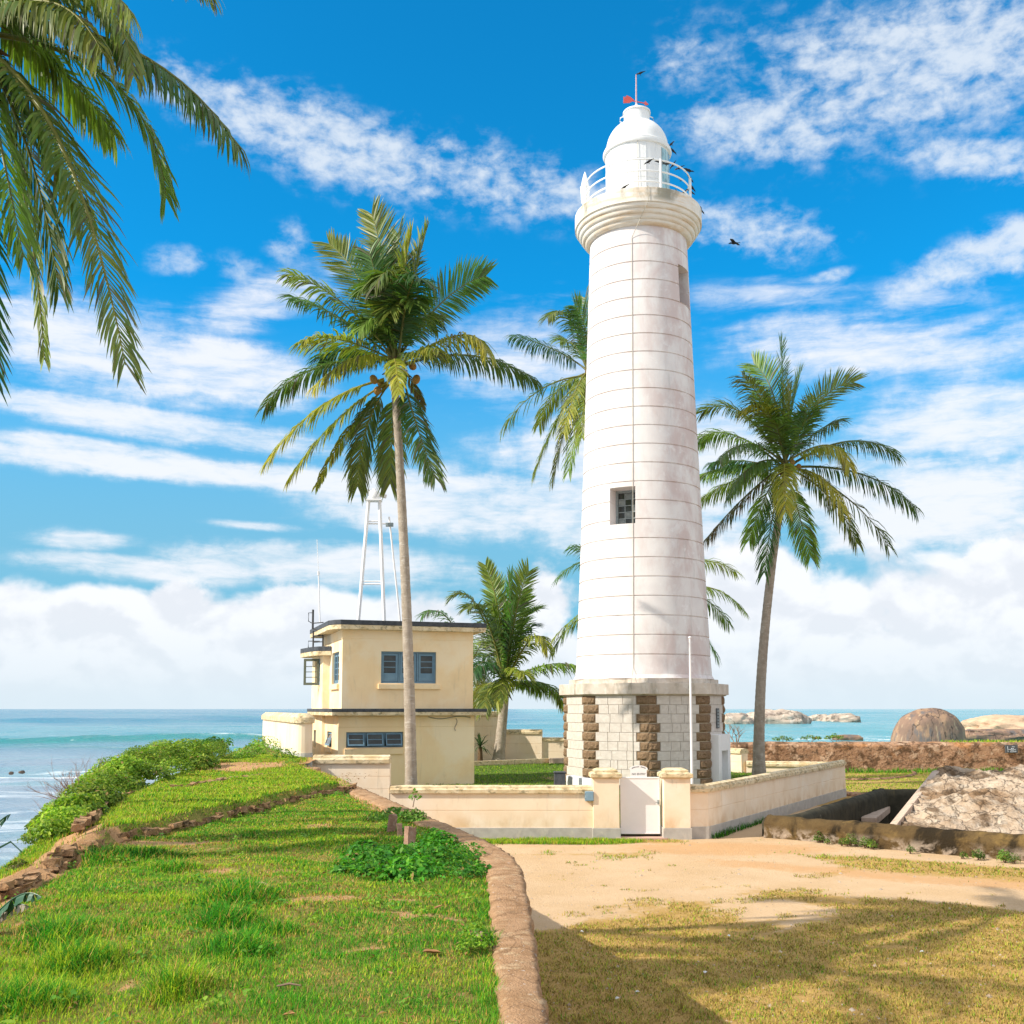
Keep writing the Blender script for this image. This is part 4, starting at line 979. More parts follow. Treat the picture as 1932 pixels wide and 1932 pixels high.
c = at(735, 990, RMY + .2); mb = MB(); mb.box(c, (.32, .12, .16)); mb.build('junction_box', frame_grey, rm, bevel=.02)
an = thing('whip_aerial', tuple(at(603, 1160, 44.5)), 'thin tall white whip aerial at the left end of the roof', 'aerial')
MB().tube([pt(603.5, 1175, 44.5), pt(601, 1085, 44.5)], .028, 6).build('lower_rod', mastm, an); MB().tube([pt(601, 1085, 44.5), pt(600.6, 1078, 44.5)], .05, 8).build('collar', mastm, an); MB().tube([pt(600.6, 1078, 44.5), pt(598, 1018, 44.5)], .013, 5).build('upper_rod', mastm, an)

# ------------------------------------------------------------------ boundary walls
def sweep(pts, prof, name, mat, parent, closed_ends=True, bevel=0.):
    """closed profile [(offset to the left, z)] swept along a plan polyline with mitred corners"""
    pts = [Vector(p) for p in pts]; n = len(prof); vs = []
    for i, p in enumerate(pts):
        d0 = (pts[i] - pts[i - 1]).normalized() if i else None; d1 = (pts[i + 1] - pts[i]).normalized() if i < len(pts) - 1 else None
        d0 = d0 or d1; d1 = d1 or d0
        m = Vector((-(d0.y + d1.y), d0.x + d1.x)); m.normalize(); k = 1 / max(.4, m.dot(Vector((-d0.y, d0.x))))
        vs += [(p.x + m.x * o * k, p.y + m.y * o * k, z) for o, z in prof]
    fs = [(i * n + j, i * n + (j + 1) % n, (i + 1) * n + (j + 1) % n, (i + 1) * n + j) for i in range(len(pts) - 1) for j in range(n)]
    fs += [tuple(range(n))[::-1], tuple(range((len(pts) - 1) * n, len(pts) * n))]
    return MB().add(vs, fs).build(name, mat, parent, bevel=bevel)
def wall_run(pts, zb, zpl, zt, parent, t=.15, groove=.42, cop=.24, body=cream_wall, plinth=True):
    if plinth: sweep(pts, [(-t - .03, zb), (t + .03, zb), (t + .03, zpl), (-t - .03, zpl)], 'plinth', greyband, parent, bevel=.01)
    z0 = zpl if plinth else zb; z1 = zt - cop; n = max(1, round((z1 - z0) / groove)); P_ = []
    L_, R_ = [], []
    for i in range(n):
        a, b = z0 + (z1 - z0) * i / n, z0 + (z1 - z0) * (i + 1) / n
        g = .018
        seq = [(t - (g if i else 0), a + .0), (t, a + .012), (t, b - .012), (t - (g if i < n - 1 else 0), b)]
        R_ += seq
    P_ = [(-o, z) for o, z in R_] + [(o, z) for o, z in R_[::-1]]
    P_ = P_[::-1]
    sweep(pts, P_, 'wall_body', body, parent)
    c = z1
    sweep(pts, [(-t - .07, c), (t + .07, c), (t + .08, c + cop * .5), (t + .03, c + cop * .58), (t + .02, c + cop * .86), (0, c + cop), (-t - .02, c + cop * .86), (-t - .03, c + cop * .58), (-t - .08, c + cop * .5)], 'coping', coping, parent, bevel=.012)
GY = 32.5
ZT = at(0, 1481, GY).z; ZPL = .34
bw = thing('boundary_wall', (-1.0, GY, 0), 'low cream boundary wall with weathered coping left of the white gate', 'wall')
xg0, xg1 = xat(1118, 1520, GY), xat(1167, 1520, GY); xh0, xh1 = xat(1250, 1520, GY), xat(1300, 1520, GY)
xl = xat(736, 1480, GY); xll = xat(592, 1440, GY)
wall_run([(xl + .02, GY), (xg0 + .03, GY)], -.1, ZPL, ZT, bw)
bt = thing('boundary_wall', (xll, GY, 0), 'taller cream wall section in front of the house, left of the palm trunk', 'wall')
wall_run([(xll, GY + .02), (xl, GY + .02)], -.1, ZPL, at(0, 1424, GY).z, bt, .17, .42, .26)
br_ = thing('boundary_wall', (xh1, GY, 0), 'low cream boundary wall running back to the right of the gate', 'wall')
xc = xat(1329, 1530, GY); far = (14.75, 47.9)
wall_run([(xh1 - .03, GY), (xc, GY + .05), far], -.1, .36, ZT + .03, br_)
# back wall pieces
bb = thing('boundary_wall', (far[0], far[1], 0), 'cream back wall joining the right boundary wall behind the right palm', 'wall')
wall_run([(far[0] - .2, far[1] + .1), (xat(1408, 1440, 49), 49.0)], 0, .3, at(0, 1436, 48.6).z, bb)
bk = thing('boundary_wall', (8, 53, 0), 'raised cream wall end seen right beside the lighthouse door', 'wall')
wall_run([(xat(1404, 1440, 49.1), 49.0), (xat(1370, 1440, 50), 50.0), (4.6, 59.5)], 0, .3, at(0, 1412, 49).z, bk, .2)
bl = thing('boundary_wall', (3, 59.6, 1), 'low cream rear wall in front of the sea beside the small palm', 'wall')
wall_run([(4.9, 59.2), (xat(1020, 1410, 59.5), 59.5)], .9, 1.2, at(0, 1391, 59.5).z, bl, .15, .5, .2, plinth=False)
bm_ = thing('boundary_wall', (1.0, 59.6, 1), 'middle-height cream rear wall with rounded end behind the small palm', 'wall')
wall_run([(xat(1023, 1400, 59.4), 59.4), (xat(936, 1400, 59.4), 59.7)], .9, 1.2, at(0, 1376, 59.4).z, bm_, .22, .5, .26, plinth=False)
bs = thing('boundary_wall', (-2, 59.6, 1), 'tall shaded cream wall between the house and the small palm', 'wall')
wall_run([(xat(940, 1390, 59), 59.2), (xat(926, 1390, 59), 58.8), (-4.5, 56.8)], .9, 1.2, at(0, 1342, 59).z, bs, .22, .5, .3, plinth=False)
# seaward end wall with the rounded nose
be = thing('boundary_wall', (-6.4, 33.2, 2), 'tall pale seaward wall with rounded end standing left of the house', 'wall')
nose = [(xat(573, 1400, 33.3) + .27 * math.sin(a), 33.15 - .27 * math.cos(a)) for a in np.linspace(0, math.pi, 7)]
e0 = Vector((xat(573, 1400, 33.3), 33.3)); e1 = Vector((xat(508, 1370, 44.5), 44.5)); dd = (e1 - e0).normalized(); nn_ = Vector((-dd.y, dd.x))
def capsule(r, ext=0.):
    p = []
    for a in np.linspace(-math.pi / 2, math.pi / 2, 9): q = e0 - dd * (r * math.cos(a)) + nn_ * (-r * math.sin(a)); p.append((q.x, q.y))
    for a in np.linspace(math.pi / 2, 3 * math.pi / 2, 9): q = e1 - dd * (r * math.cos(a)) + nn_ * (-r * math.sin(a)); p.append((q.x, q.y))
    return p
zt_ = at(0, 1346, 33.2).z
mb = MB(); mb.prism(capsule(.28), 1.7, at(0, 1421, 33).z); mb.build('plinth', M('grey_wash', (.56, .54, .51), (.48, .46, .43), 1.5, .9, [((.7, .66, .58), (2, 2, 1), .5, .7, .5), ((.10, .10, .07), (2, 2, 4), .60, .74, .5)], .3, 30), be)
mb = MB(); mb.prism(capsule(.265), at(0, 1421, 33).z, zt_ - .30); mb.build('wall_body', cream_wall, be)
mb = MB(); mb.prism(capsule(.33), zt_ - .30, zt_ - .13); mb.prism(capsule(.33), zt_ - .13, zt_, capsule(.16)); mb.build('coping', coping, be, bevel=.015)
# gate pillars
def pillar(x0, x1, label):
    xm, w = (x0 + x1) / 2, x1 - x0; th = thing('gate_pillar', (xm, GY - .05, 0), label, 'pillar', 'pillars either side of the gate')
    yc = GY + .1
    mb = MB(); mb.box((xm, yc, ZPL / 2 - .04), (w + .06, w + .06, ZPL + .08)); mb.build('plinth', greyband, th, bevel=.012)
    zt = at(0, 1450, GY - .2).z; zc = at(0, 1468, GY - .2).z
    mb = MB(); mb.box((xm, yc, (ZPL + zc) / 2), (w, w, zc - ZPL)); mb.build('shaft', cream_wall, th, bevel=.015)
    def sq(k): return [(xm - k, yc - k), (xm + k, yc - k), (xm + k, yc + k), (xm - k, yc + k)]
    h = zt - zc; mb = MB(); mb.prism(sq(w / 2 + .03), zc, zc + h * .08, sq(w / 2 + .08)); mb.prism(sq(w / 2 + .08), zc + h * .08, zc + h * .45); mb.prism(sq(w / 2 + .08), zc + h * .45, zc + h * .62, sq(w / 2 - .02)); mb.prism(sq(w / 2 - .04), zc + h * .62, zc + h * .82); mb.prism(sq(w / 2 - .04), zc + h * .82, zt, sq(w / 2 - .16)); mb.build('cap', coping, th, bevel=.012)
pillar(xg0, xg1, 'cream gate pillar with moulded cap, next to the blue-grey meter box')
pillar(xh0, xh1, 'cream gate pillar with moulded cap at the start of the right wall')
# gate
ga = thing('gate', (xat(1207, 1575, GY), GY, 0), 'white solid metal gate with a curved no-entry sign', 'gate')
x0, x1 = xat(1170.5, 1520, GY), xat(1245, 1520, GY); zg0, zg1 = at(0, 1574, GY).z + .005, at(0, 1466, GY).z
mb = MB(); mb.box(((x0 + x1) / 2, GY + .02, (zg0 + zg1) / 2), (x1 - x0, .04, zg1 - zg0)); gp = mb.build('gate_panel', white_plain, ga, bevel=.008)
mb = MB(); fw = .035
mb.box((x0 + fw / 2, GY - .008, (zg0 + zg1) / 2), (fw, .012, zg1 - zg0 - .02)); mb.box((x1 - fw / 2, GY - .008, (zg0 + zg1) / 2), (fw, .012, zg1 - zg0 - .02)); mb.box(((x0 + x1) / 2, GY - .008, zg1 - .025), (x1 - x0 - 2 * fw, .012, .03)); mb.box(((x0 + x1) / 2, GY - .008, zg0 + .025), (x1 - x0 - 2 * fw, .012, .03)); mb.build('gate_frame', white_plain, ga)
for z in (zg0 + .25, zg1 - .3): MB().tube([(x0 - .02, GY + .03, z - .05), (x0 - .02, GY + .03, z + .05)], .018, 8).build('hinge', frame_grey, ga)
MB().box((x1 - .05, GY - .03, (zg0 + zg1) / 2 + .1), (.05, .03, .14)).build('latch', frame_grey, ga); MB().tube([(x1 - .05, GY - .045, (zg0 + zg1) / 2 + .1), (x1 - .14, GY - .06, (zg0 + zg1) / 2 + .1)], .010, 6).build('handle', frame_grey, ga)
sx0, sx1, sz = xat(1188, 1455, GY), xat(1222, 1455, GY), zg1; sc = (sx0 + sx1) / 2; sw = (sx1 - sx0) / 2; zs_ = at(0, 1455, GY).z; ztop = at(0, 1444, GY).z
poly = [(sc - sw * .9, sz), (sc + sw * .9, sz), (sc + sw * .9, zs_ + .02), (sc + sw * 1.02, zs_ + .05)] + [(sc + sw * math.cos(a), zs_ + .07 + (ztop - zs_ - .07) * math.sin(a)) for a in np.linspace(.18, math.pi - .18, 11)] + [(sc - sw * 1.02, zs_ + .05), (sc - sw * .9, zs_ + .02)]
mb = MB(); mb.add(*flat(poly, GY + .015, .012)); sg = mb.build('sign_board', white_plain, ga)
ink = M('sign_ink', (.06, .06, .07), None, 3, .7, (), 0)
fc_ = bpy.data.curves.new('lettering', 'FONT'); fc_.body = 'NO ENTRY'; fc_.size = .085; fc_.align_x = 'CENTER'; fc_.extrude = .001; fc_.offset = .001; fc_.materials.append(ink)
fo = bpy.data.objects.new('lettering', fc_); COL.objects.link(fo)
dg = bpy.context.evaluated_depsgraph_get(); fm = bpy.data.meshes.new_from_object(fo.evaluated_get(dg)); bpy.data.objects.remove(fo)
link('lettering', fm, sg, (sc, GY + .002, sz + .06), (R(90), 0, 0))
mb = MB()                                                            # worn arched line over it: short strokes
for i in range(13):
    if i == 7: continue
    a = math.pi * (.84 - .68 * i / 12); r_ = sw * .82
    p = (sc + r_ * math.cos(a), GY + .0015, zs_ + .045 + (ztop - zs_ - .07) * .82 * math.sin(a))
    for k in range(2): mb.box((p[0] + (k - .5) * .018, p[1], p[2]), (.008, .002, random.uniform(.02, .035))); 
    mb.box((p[0], p[1], p[2] + random.choice((-.008, .008))), (.018, .0022, .007))
mb.build('lettering', ink, sg)
mb = MB(); mb.box(((x0 + x1) / 2, GY - .12, .01), (x1 - x0 + .35, .5, .10)); tag(mb.build('doorstep', M('pink_step', (.58, .38, .30), (.5, .32, .25), 4, .9, (), .2, 40), None, bevel=.015), 'flat pinkish doorstep under the white gate', 'step')
mx0, mx1 = xat(1103.5, 1500, GY - .2), xat(1119.5, 1500, GY - .2); mz0, mz1 = at(0, 1511, GY - .25).z, at(0, 1493, GY - .25).z
mt = thing('meter_box', ((mx0 + mx1) / 2, GY - .25, mz0), 'small blue-grey metal meter box hung on the low wall', 'meter box')
mb = MB(); mb.box(((mx0 + mx1) / 2, GY - .25, (mz0 + mz1) / 2), (mx1 - mx0, .17, mz1 - mz0)); mb.build('case', boxblue, mt, bevel=.012)
mb = MB(); mb.box(((mx0 + mx1) / 2, GY - .345, (mz0 + mz1) / 2), (mx1 - mx0 - .03, .016, mz1 - mz0 - .03)); mb.build('lid', boxblue, mt, bevel=.005)
for z in (.25, .75): MB().tube([(mx0 - .008, GY - .33, mz0 + (mz1 - mz0) * z - .02), (mx0 - .008, GY - .33, mz0 + (mz1 - mz0) * z + .02)], .012, 6).build('hinge', frame_grey, mt)
# flagpole
fpn = thing('flagpole', tuple(at(1306, 1476, 34.2)), 'slim white flagpole in front of the lighthouse', 'flagpole')
MB().tube([pt(1306, 1500, 34.2), pt(1301.4, 1204, 34.2)], [.046, .032], 10).build('pole', white_plain, fpn, True); MB().lathe([(.05, 0), (.055, .03), (.02, .06)], at(1301.4, 1204, 34.2), 10).build('cap', white_plain, fpn)
# dark box and white kerb left of the base
c = at(1056, 1476, 36.5); mb = MB(); mb.box((c.x, 36.5, c.z + .05), (.38, .4, .55)); mb.box((c.x, 36.5, c.z + .34), (.42, .44, .05)); solo(mb, 'dark_box', M('dark_grey_box', (.06, .065, .07), (.10, .10, .11), 8, .7, (), .1, 30), 'dark grey box on the grass at the lighthouse foot', 'box', bevel=.02)
mb = MB(); a, b = at(1068, 1463, 37), at(1120, 1472, 34.5); mb.hexa([(a.x, a.y, .8), (b.x, b.y, .8), (b.x + .25, b.y + .2, .8), (a.x + .25, a.y + .2, .8)], [(a.x, a.y, a.z), (b.x, b.y, b.z), (b.x + .25, b.y + .2, b.z), (a.x + .25, a.y + .2, a.z)]); solo(mb, 'sloping_kerb', white_plain, 'white sloping kerb at the left foot of the lighthouse', 'kerb', bevel=.02)
# bed edging on the yard lawn
a, b = at(885, 1444, 54), at(1042, 1434, 57.5); mb = MB(); d_ = (b - a).normalized(); mb.box(((a.x + b.x) / 2, (a.y + b.y) / 2, 1.05), ((b - a).length, .16, .40), math.atan2(d_.y, d_.x)); solo(mb, 'bed_edging', coping, 'low concrete edging across the yard lawn before the small palm', 'kerb', bevel=.02)
mb = MB(); c = at(1052, 1436, 57); mb.box((c.x, 57, 1.1), (.9, .5, .35)); solo(mb, 'pale_block', pink_plaster, 'pale plaster block at the right end of the bed edging', 'block', bevel=.03)
# ------------------------------------------------------------------ old ramparts on the right
def noisy_sweep(pts, prof, step, amp, nscale, name, mat, parent=None, seed=0, close=True):
    pts = np.array(pts, float); s = np.r_[0, np.cumsum(np.linalg.norm(np.diff(pts, axis=0), axis=1))]; n = max(3, int(s[-1] / step))
    u = np.linspace(0, s[-1], n); C = np.stack([np.interp(u, s, pts[:, j]) for j in range(2)], 1)
    D = np.gradient(C, axis=0); D /= np.linalg.norm(D, axis=1)[:, None]; Nn = np.stack([-D[:, 1], D[:, 0]], 1)
    m = len(prof); V = np.zeros((n, m, 3))
    for j, (o, z) in enumerate(prof):
        V[:, j, :2] = C + Nn * o; V[:, j, 2] = z
    Vf = V.reshape(-1, 3)
    Nz = np.stack([vnoise(Vf, nscale, seed + k) for k in range(3)], 1) + .5 * np.stack([vnoise(Vf, nscale * 3.1, seed + 5 + k) for k in range(3)], 1)
    Vf = Vf + Nz * np.array([amp, amp, amp * .7])
    i = np.arange(n - 1)[:, None] * m + np.arange(m - 1)[None, :]
    F = np.stack([i, i + m, i + m + 1, i + 1], -1).reshape(-1, 4)
    mb = MB().add(Vf, [tuple(f) for f in F]); mb.f += [tuple(range(m)), tuple(range((n - 1) * m, n * m))[::-1]]
    return mb.build(name, mat, parent, True, 50)
def wallprof(t, z0, z1, rows, rnd=.3):
    """one face, rounded top, other face"""
    r = min(t, (z1 - z0) * rnd); P_ = [(-t, z0 + (z1 - r - z0) * i / rows) for i in range(rows + 1)]
    P_ += [(-t * math.cos(a), z1 - r + r * math.sin(a)) for a in np.linspace(.3, math.pi - .3, 6)]
    return P_ + [(t, z1 - r - (z1 - r - z0) * i / 3) for i in range(4)]
zbw = at(0, 1399, 67.5).z
tag(noisy_sweep([(8, 66.5), (30, 67.8), (62, 69.5)], wallprof(.8, -.4, zbw, 9, .12), .32, .06, 1.5, 'rampart_wall', bastion, seed=50), 'long weathered reddish rampart wall between the turf and the sea', 'wall')
c = at(1908, 1413, 66.9); pq = thing('wall_plaque', tuple(c), 'small dark plaque with pale marks high on the rampart wall', 'plaque')
MB().box(c, (.76, .12, .50)).build('plate', M('plaque_slate', (.07, .08, .09), (.10, .11, .12), 9, .6, (), .1, 40), pq, bevel=.01)
mb = MB(); cy = c.y - .066
for pts_ in ([(-.26, .17), (-.24, -.04), (-.05, -.03), (.02, .06)], [(.02, .14), (.2, .13), (.1, .02), (-.02, -.02), (.24, -.04), (.27, -.17), (-.08, -.19), (-.06, -.10), (.14, -.12)], [(-.26, -.1), (-.22, -.18)]):
    mb.tube([(c.x + a, cy, c.z + b) for a, b in pts_], .018, 5)
mb.build('lettering', M('plaque_paint', (.55, .60, .66), None, 4, .7, (), 0), pq)
fr = noisy_sweep([(PA.x + .12, PA.y + .30), (9.32, 31.62), (10.62, 30.22), (PB.x + .2, PB.y + .32), (PB.x + 6, PB.y - 5.4)], wallprof(.30, -.3, .66, 6, .35)[::-1], .14, .05, 2.4, 'pit_parapet', parapet_m, seed=60)
tag(fr, 'low thick mossy brown parapet running across to the right picture edge', 'parapet')
lf = noisy_sweep([(PA.x + .12, PA.y + .3), (8.9, 33.6), (15.3, 44.4)], wallprof(.24, -1.7, .62, 8, .2), .2, .03, 2.0, 'pit_wall', blackwall, seed=70)
tag(lf, 'black mould-stained sunken wall running back beside the cream boundary wall', 'wall')
bk2 = noisy_sweep([(15.0, 44.5), (20, 44.8), (34, 45)], wallprof(.28, -1.7, .58, 8, .2), .2, .04, 2.0, 'pit_wall', blackwall, seed=74); tag(bk2, 'black mould-stained cross wall at the far end of the sunken pit', 'wall')
mb = noisy_sweep([(14.9, 49.2), (15.2, 48.4), (24, 48.6)], wallprof(.3, -.4, .16, 3, .2), .2, .03, 2., 'turf_edge', bastion, seed=77); tag(mb, 'low stone edge of the turf behind the sunken pit', 'kerb')
bp_ = onz(1640, 1542, -.12), onz(1672, 1517, -.12), onz(1712, 1519, -.12)
mb = MB(); d0 = (bp_[1] - bp_[0]).normalized(); 
mb.box((bp_[0] + bp_[1]) / 2 + Vector((0, 0, -.12)), ((bp_[1] - bp_[0]).length + .4, .55, .26), math.atan2(d0.y, d0.x)); d0 = (bp_[2] - bp_[1]).normalized(); q = mb.build('long_beam', pink_plaster, None, bevel=.03)
pb = thing('concrete_beam', tuple(bp_[1]), 'pale L-shaped concrete beam inside the dark pit', 'beam'); q.parent = pb; q.data.transform(Matrix.Translation(-bp_[1]))
MB().box((bp_[1] + bp_[2]) / 2 + Vector((.3, 0, -.14)), ((bp_[2] - bp_[1]).length + .2, .5, .26), math.atan2(d0.y, d0.x)).build('short_beam', pink_plaster, pb, bevel=.03)
def build_glacis():
    bl_, tl_ = onz(1686, 1560, .36), onz(1770, 1453, 1.55); br2, tr_ = onz(1990, 1590, .36), onz(2300, 1443, 1.75)
    bl_ = Vector((11.9, 31.6, .25)) if bl_.y < 28 else bl_
    nu, nv = 110, 90; U, Vv = np.meshgrid(np.linspace(0, 1, nu), np.linspace(0, 1, nv))
    A = np.array([bl_, br2, tr_, tl_]); u, v = U.ravel()[:, None], Vv.ravel()[:, None]
    Pp = A[0] * (1 - u) * (1 - v) + A[1] * u * (1 - v) + A[2] * u * v + A[3] * (1 - u) * v
    n1 = vnoise(Pp, .8, 81); n2 = vnoise(Pp, 2.4, 82); n3 = vnoise(Pp, 6., 83)
    Pp[:, 2] += .24 * n1 + .16 * n2 + .08 * n3 + .10 * np.abs(vnoise(Pp, 4., 84)) + .35 * np.sin(math.pi * v[:, 0]) * np.sin(math.pi * np.clip(u[:, 0] * 1.3, 0, 1))
    edge = (u[:, 0] < .001); Pp[edge, 2] -= .02
    mb = MB(); F = [(j * nu + i, j * nu + i + 1, (j + 1) * nu + i + 1, (j + 1) * nu + i) for j in range(nv - 1) for i in range(nu - 1)]
    mb.add(Pp, F)
    side_ = [j * nu for j in range(nv)]; b0 = len(mb.v); mb.v += [(Pp[k][0] + .15, Pp[k][1], -1.8) for k in side_]
    mb.f += [(side_[j], side_[j + 1], b0 + j + 1, b0 + j) for j in range(nv - 1)]
    fr_ = list(range(nu)); b0 = len(mb.v); mb.v += [(Pp[k][0], Pp[k][1] + .1, -1.8) for k in fr_]; mb.f += [(fr_[j + 1], fr_[j], b0 + j, b0 + j + 1) for j in range(nu - 1)]
    bk_ = [(nv - 1) * nu + i for i in range(nu)]; b0 = len(mb.v); mb.v += [(Pp[k][0], Pp[k][1] + .3, -1.) for k in bk_]; mb.f += [(bk_[j], bk_[j + 1], b0 + j + 1, b0 + j) for j in range(nu - 1)]
    g = thing('stone_glacis', tuple(bl_), 'sloping bleached rubble bank of the ruined fort', 'stone bank'); mb.build('rubble_face', glacis_m, g, True, 60)
    # smooth plaster margin along the left edge
    a, b = Vector(bl_), Vector(tl_); mb = MB(); o = Vector((-.22, 0, -.02)); mb.hexa([a + o + Vector((0, 0, -.5)), a + Vector((.1, 0, -.5)), b + Vector((.1, 0, -.5)), b + o + Vector((0, 0, -.5))], [a + o, a + Vector((.12, 0, .10)), b + Vector((.12, 0, .06)), b + o]); mb.build('plaster_margin', pink_plaster, g, bevel=.04)
    return g
build_glacis()
arc = [onz(*p, .02) for p in ((1560, 1471), (1620, 1471.5), (1670, 1470), (1708, 1466.5), (1728, 1461), (1722, 1455.5), (1690, 1452.5))]
mb = MB(); mb.tube([tuple(p) for p in arc], .10, 6); solo(mb, 'curved_kerb', bastion, 'thin curved stone kerb lying in the turf by the rampart wall', 'kerb', smooth=True)

# ------------------------------------------------------------------ rocks in the sea
def rock(name, label, px0, px1, top, base, mat, seed, depth=.6, flat_=.0, lean=0., amp=.16, sub=5, group=None):
    b = onz((px0 + px1) / 2, base, -4.2); k = (at(967, base, b.y).x - at(966, base, b.y).x); w = (px1 - px0) * k / 2; h = at(0, top, b.y).z + 4.2
    bm = bmesh.new(); bmesh.ops.create_icosphere(bm, subdivisions=sub, radius=1.)
    Vv = np.array([v.co[:] for v in bm.verts]); F = [[v.index for v in f.verts] for f in bm.faces]; bm.free()
    S = np.sign(Vv) * np.abs(Vv) ** (1 - flat_ * .35)
    n = vnoise(Vv, 1.1, seed) * .6 + vnoise(Vv, 3., seed + 1) * .35 - np.abs(vnoise(Vv, 2.4, seed + 4)) * .5 + np.abs(vnoise(Vv, 7., seed + 2)) * .22
    S = S * (1 + amp * n)[:, None]; S[:, 0] += lean * np.clip(S[:, 2], 0, 1)
    S = S * np.array([w, w * depth, h / (1. + amp * .15)]); S[:, 2] = np.maximum(S[:, 2], -1.2)
    S += np.array([b.x, b.y + w * depth * .9, -4.2])
    me = npmesh(name, S, F, mat, smooth=True); me.set_sharp_from_angle(angle=R(38))
    return tag(link(name, me), label, 'rock', group)
rock('sea_boulder', 'huge dark rounded boulder rising from the sea at right', 1697, 1838, 1334, 1404, boulder_m, 5, .7, .22, .10, .07)
G_ = 'pale granite rocks out in the sea'
rock('sea_rock', 'long pale humped rock in the sea beside the right palm trunk', 1400, 1541, 1339, 1371, wetrock, 11, .55, .4, 0, .26, group=G_)
rock('sea_rock', 'pale sea rock showing just right of the lighthouse base', 1352, 1432, 1342, 1372, wetrock, 13, .6, .4, 0, .32, group=G_)
rock('sea_rock', 'small pale double rock midway between the long rock and the boulder', 1556, 1628, 1347, 1366, wetrock, 17, .5, .3, 0, .4, group=G_)
rock('sea_rock', 'pale pointed rock touching the long rock at its right end', 1524, 1580, 1346, 1364, wetrock, 23, .5, .3, -.1, .4, group=G_)
orange_rock = M('orange_granite', (.66, .46, .31), (.54, .36, .24), .3, .9, [((.30, .20, .15), (.3, .3, 1.4), .50, .64, .6), ((.16, .11, .09), (.2, .2, .5), .5, .6, .0)], .7, 1., .15, bdist=.4)
rock('sea_rock', 'broad orange layered rock shelf at the right picture edge', 1842, 2080, 1347, 1385, orange_rock, 31, .5, .6, 0, .3, group=G_)
rock('sea_rock', 'low dark brown ledge at the foot of the orange rocks', 1795, 2010, 1374, 1394, boulder_m, 37, .4, .7, 0, .3, group=G_)
rock('sea_rock', 'flat black rock awash left of the big boulder', 1574, 1632, 1386, 1394, boulder_m, 41, .5, .6, 0, .18, 4, group=G_)
reefrock_m = M('wet_reef_rock', (.06, .045, .035), (.10, .075, .06), 1., .5, (), .3, 2)
for i, (px, row, w, lb) in enumerate(((182, 1446 + 7, 10, 'largest dark reef rock near the reef foam at left'), (40, 1453 + 4, 6, 'tiny dark reef rock near the left picture edge'), (20, 1459, 5, 'tiny dark reef rock furthest left in the shallows'), (214, 1462, 5, 'tiny dark reef rock closest to the bare bush'))):
    rock('reef_rock', lb, px - w, px + w, row - 3.5, row, reefrock_m, 60 + i, .6, .3, 0, .25, 3, 'small reef rocks at low water')

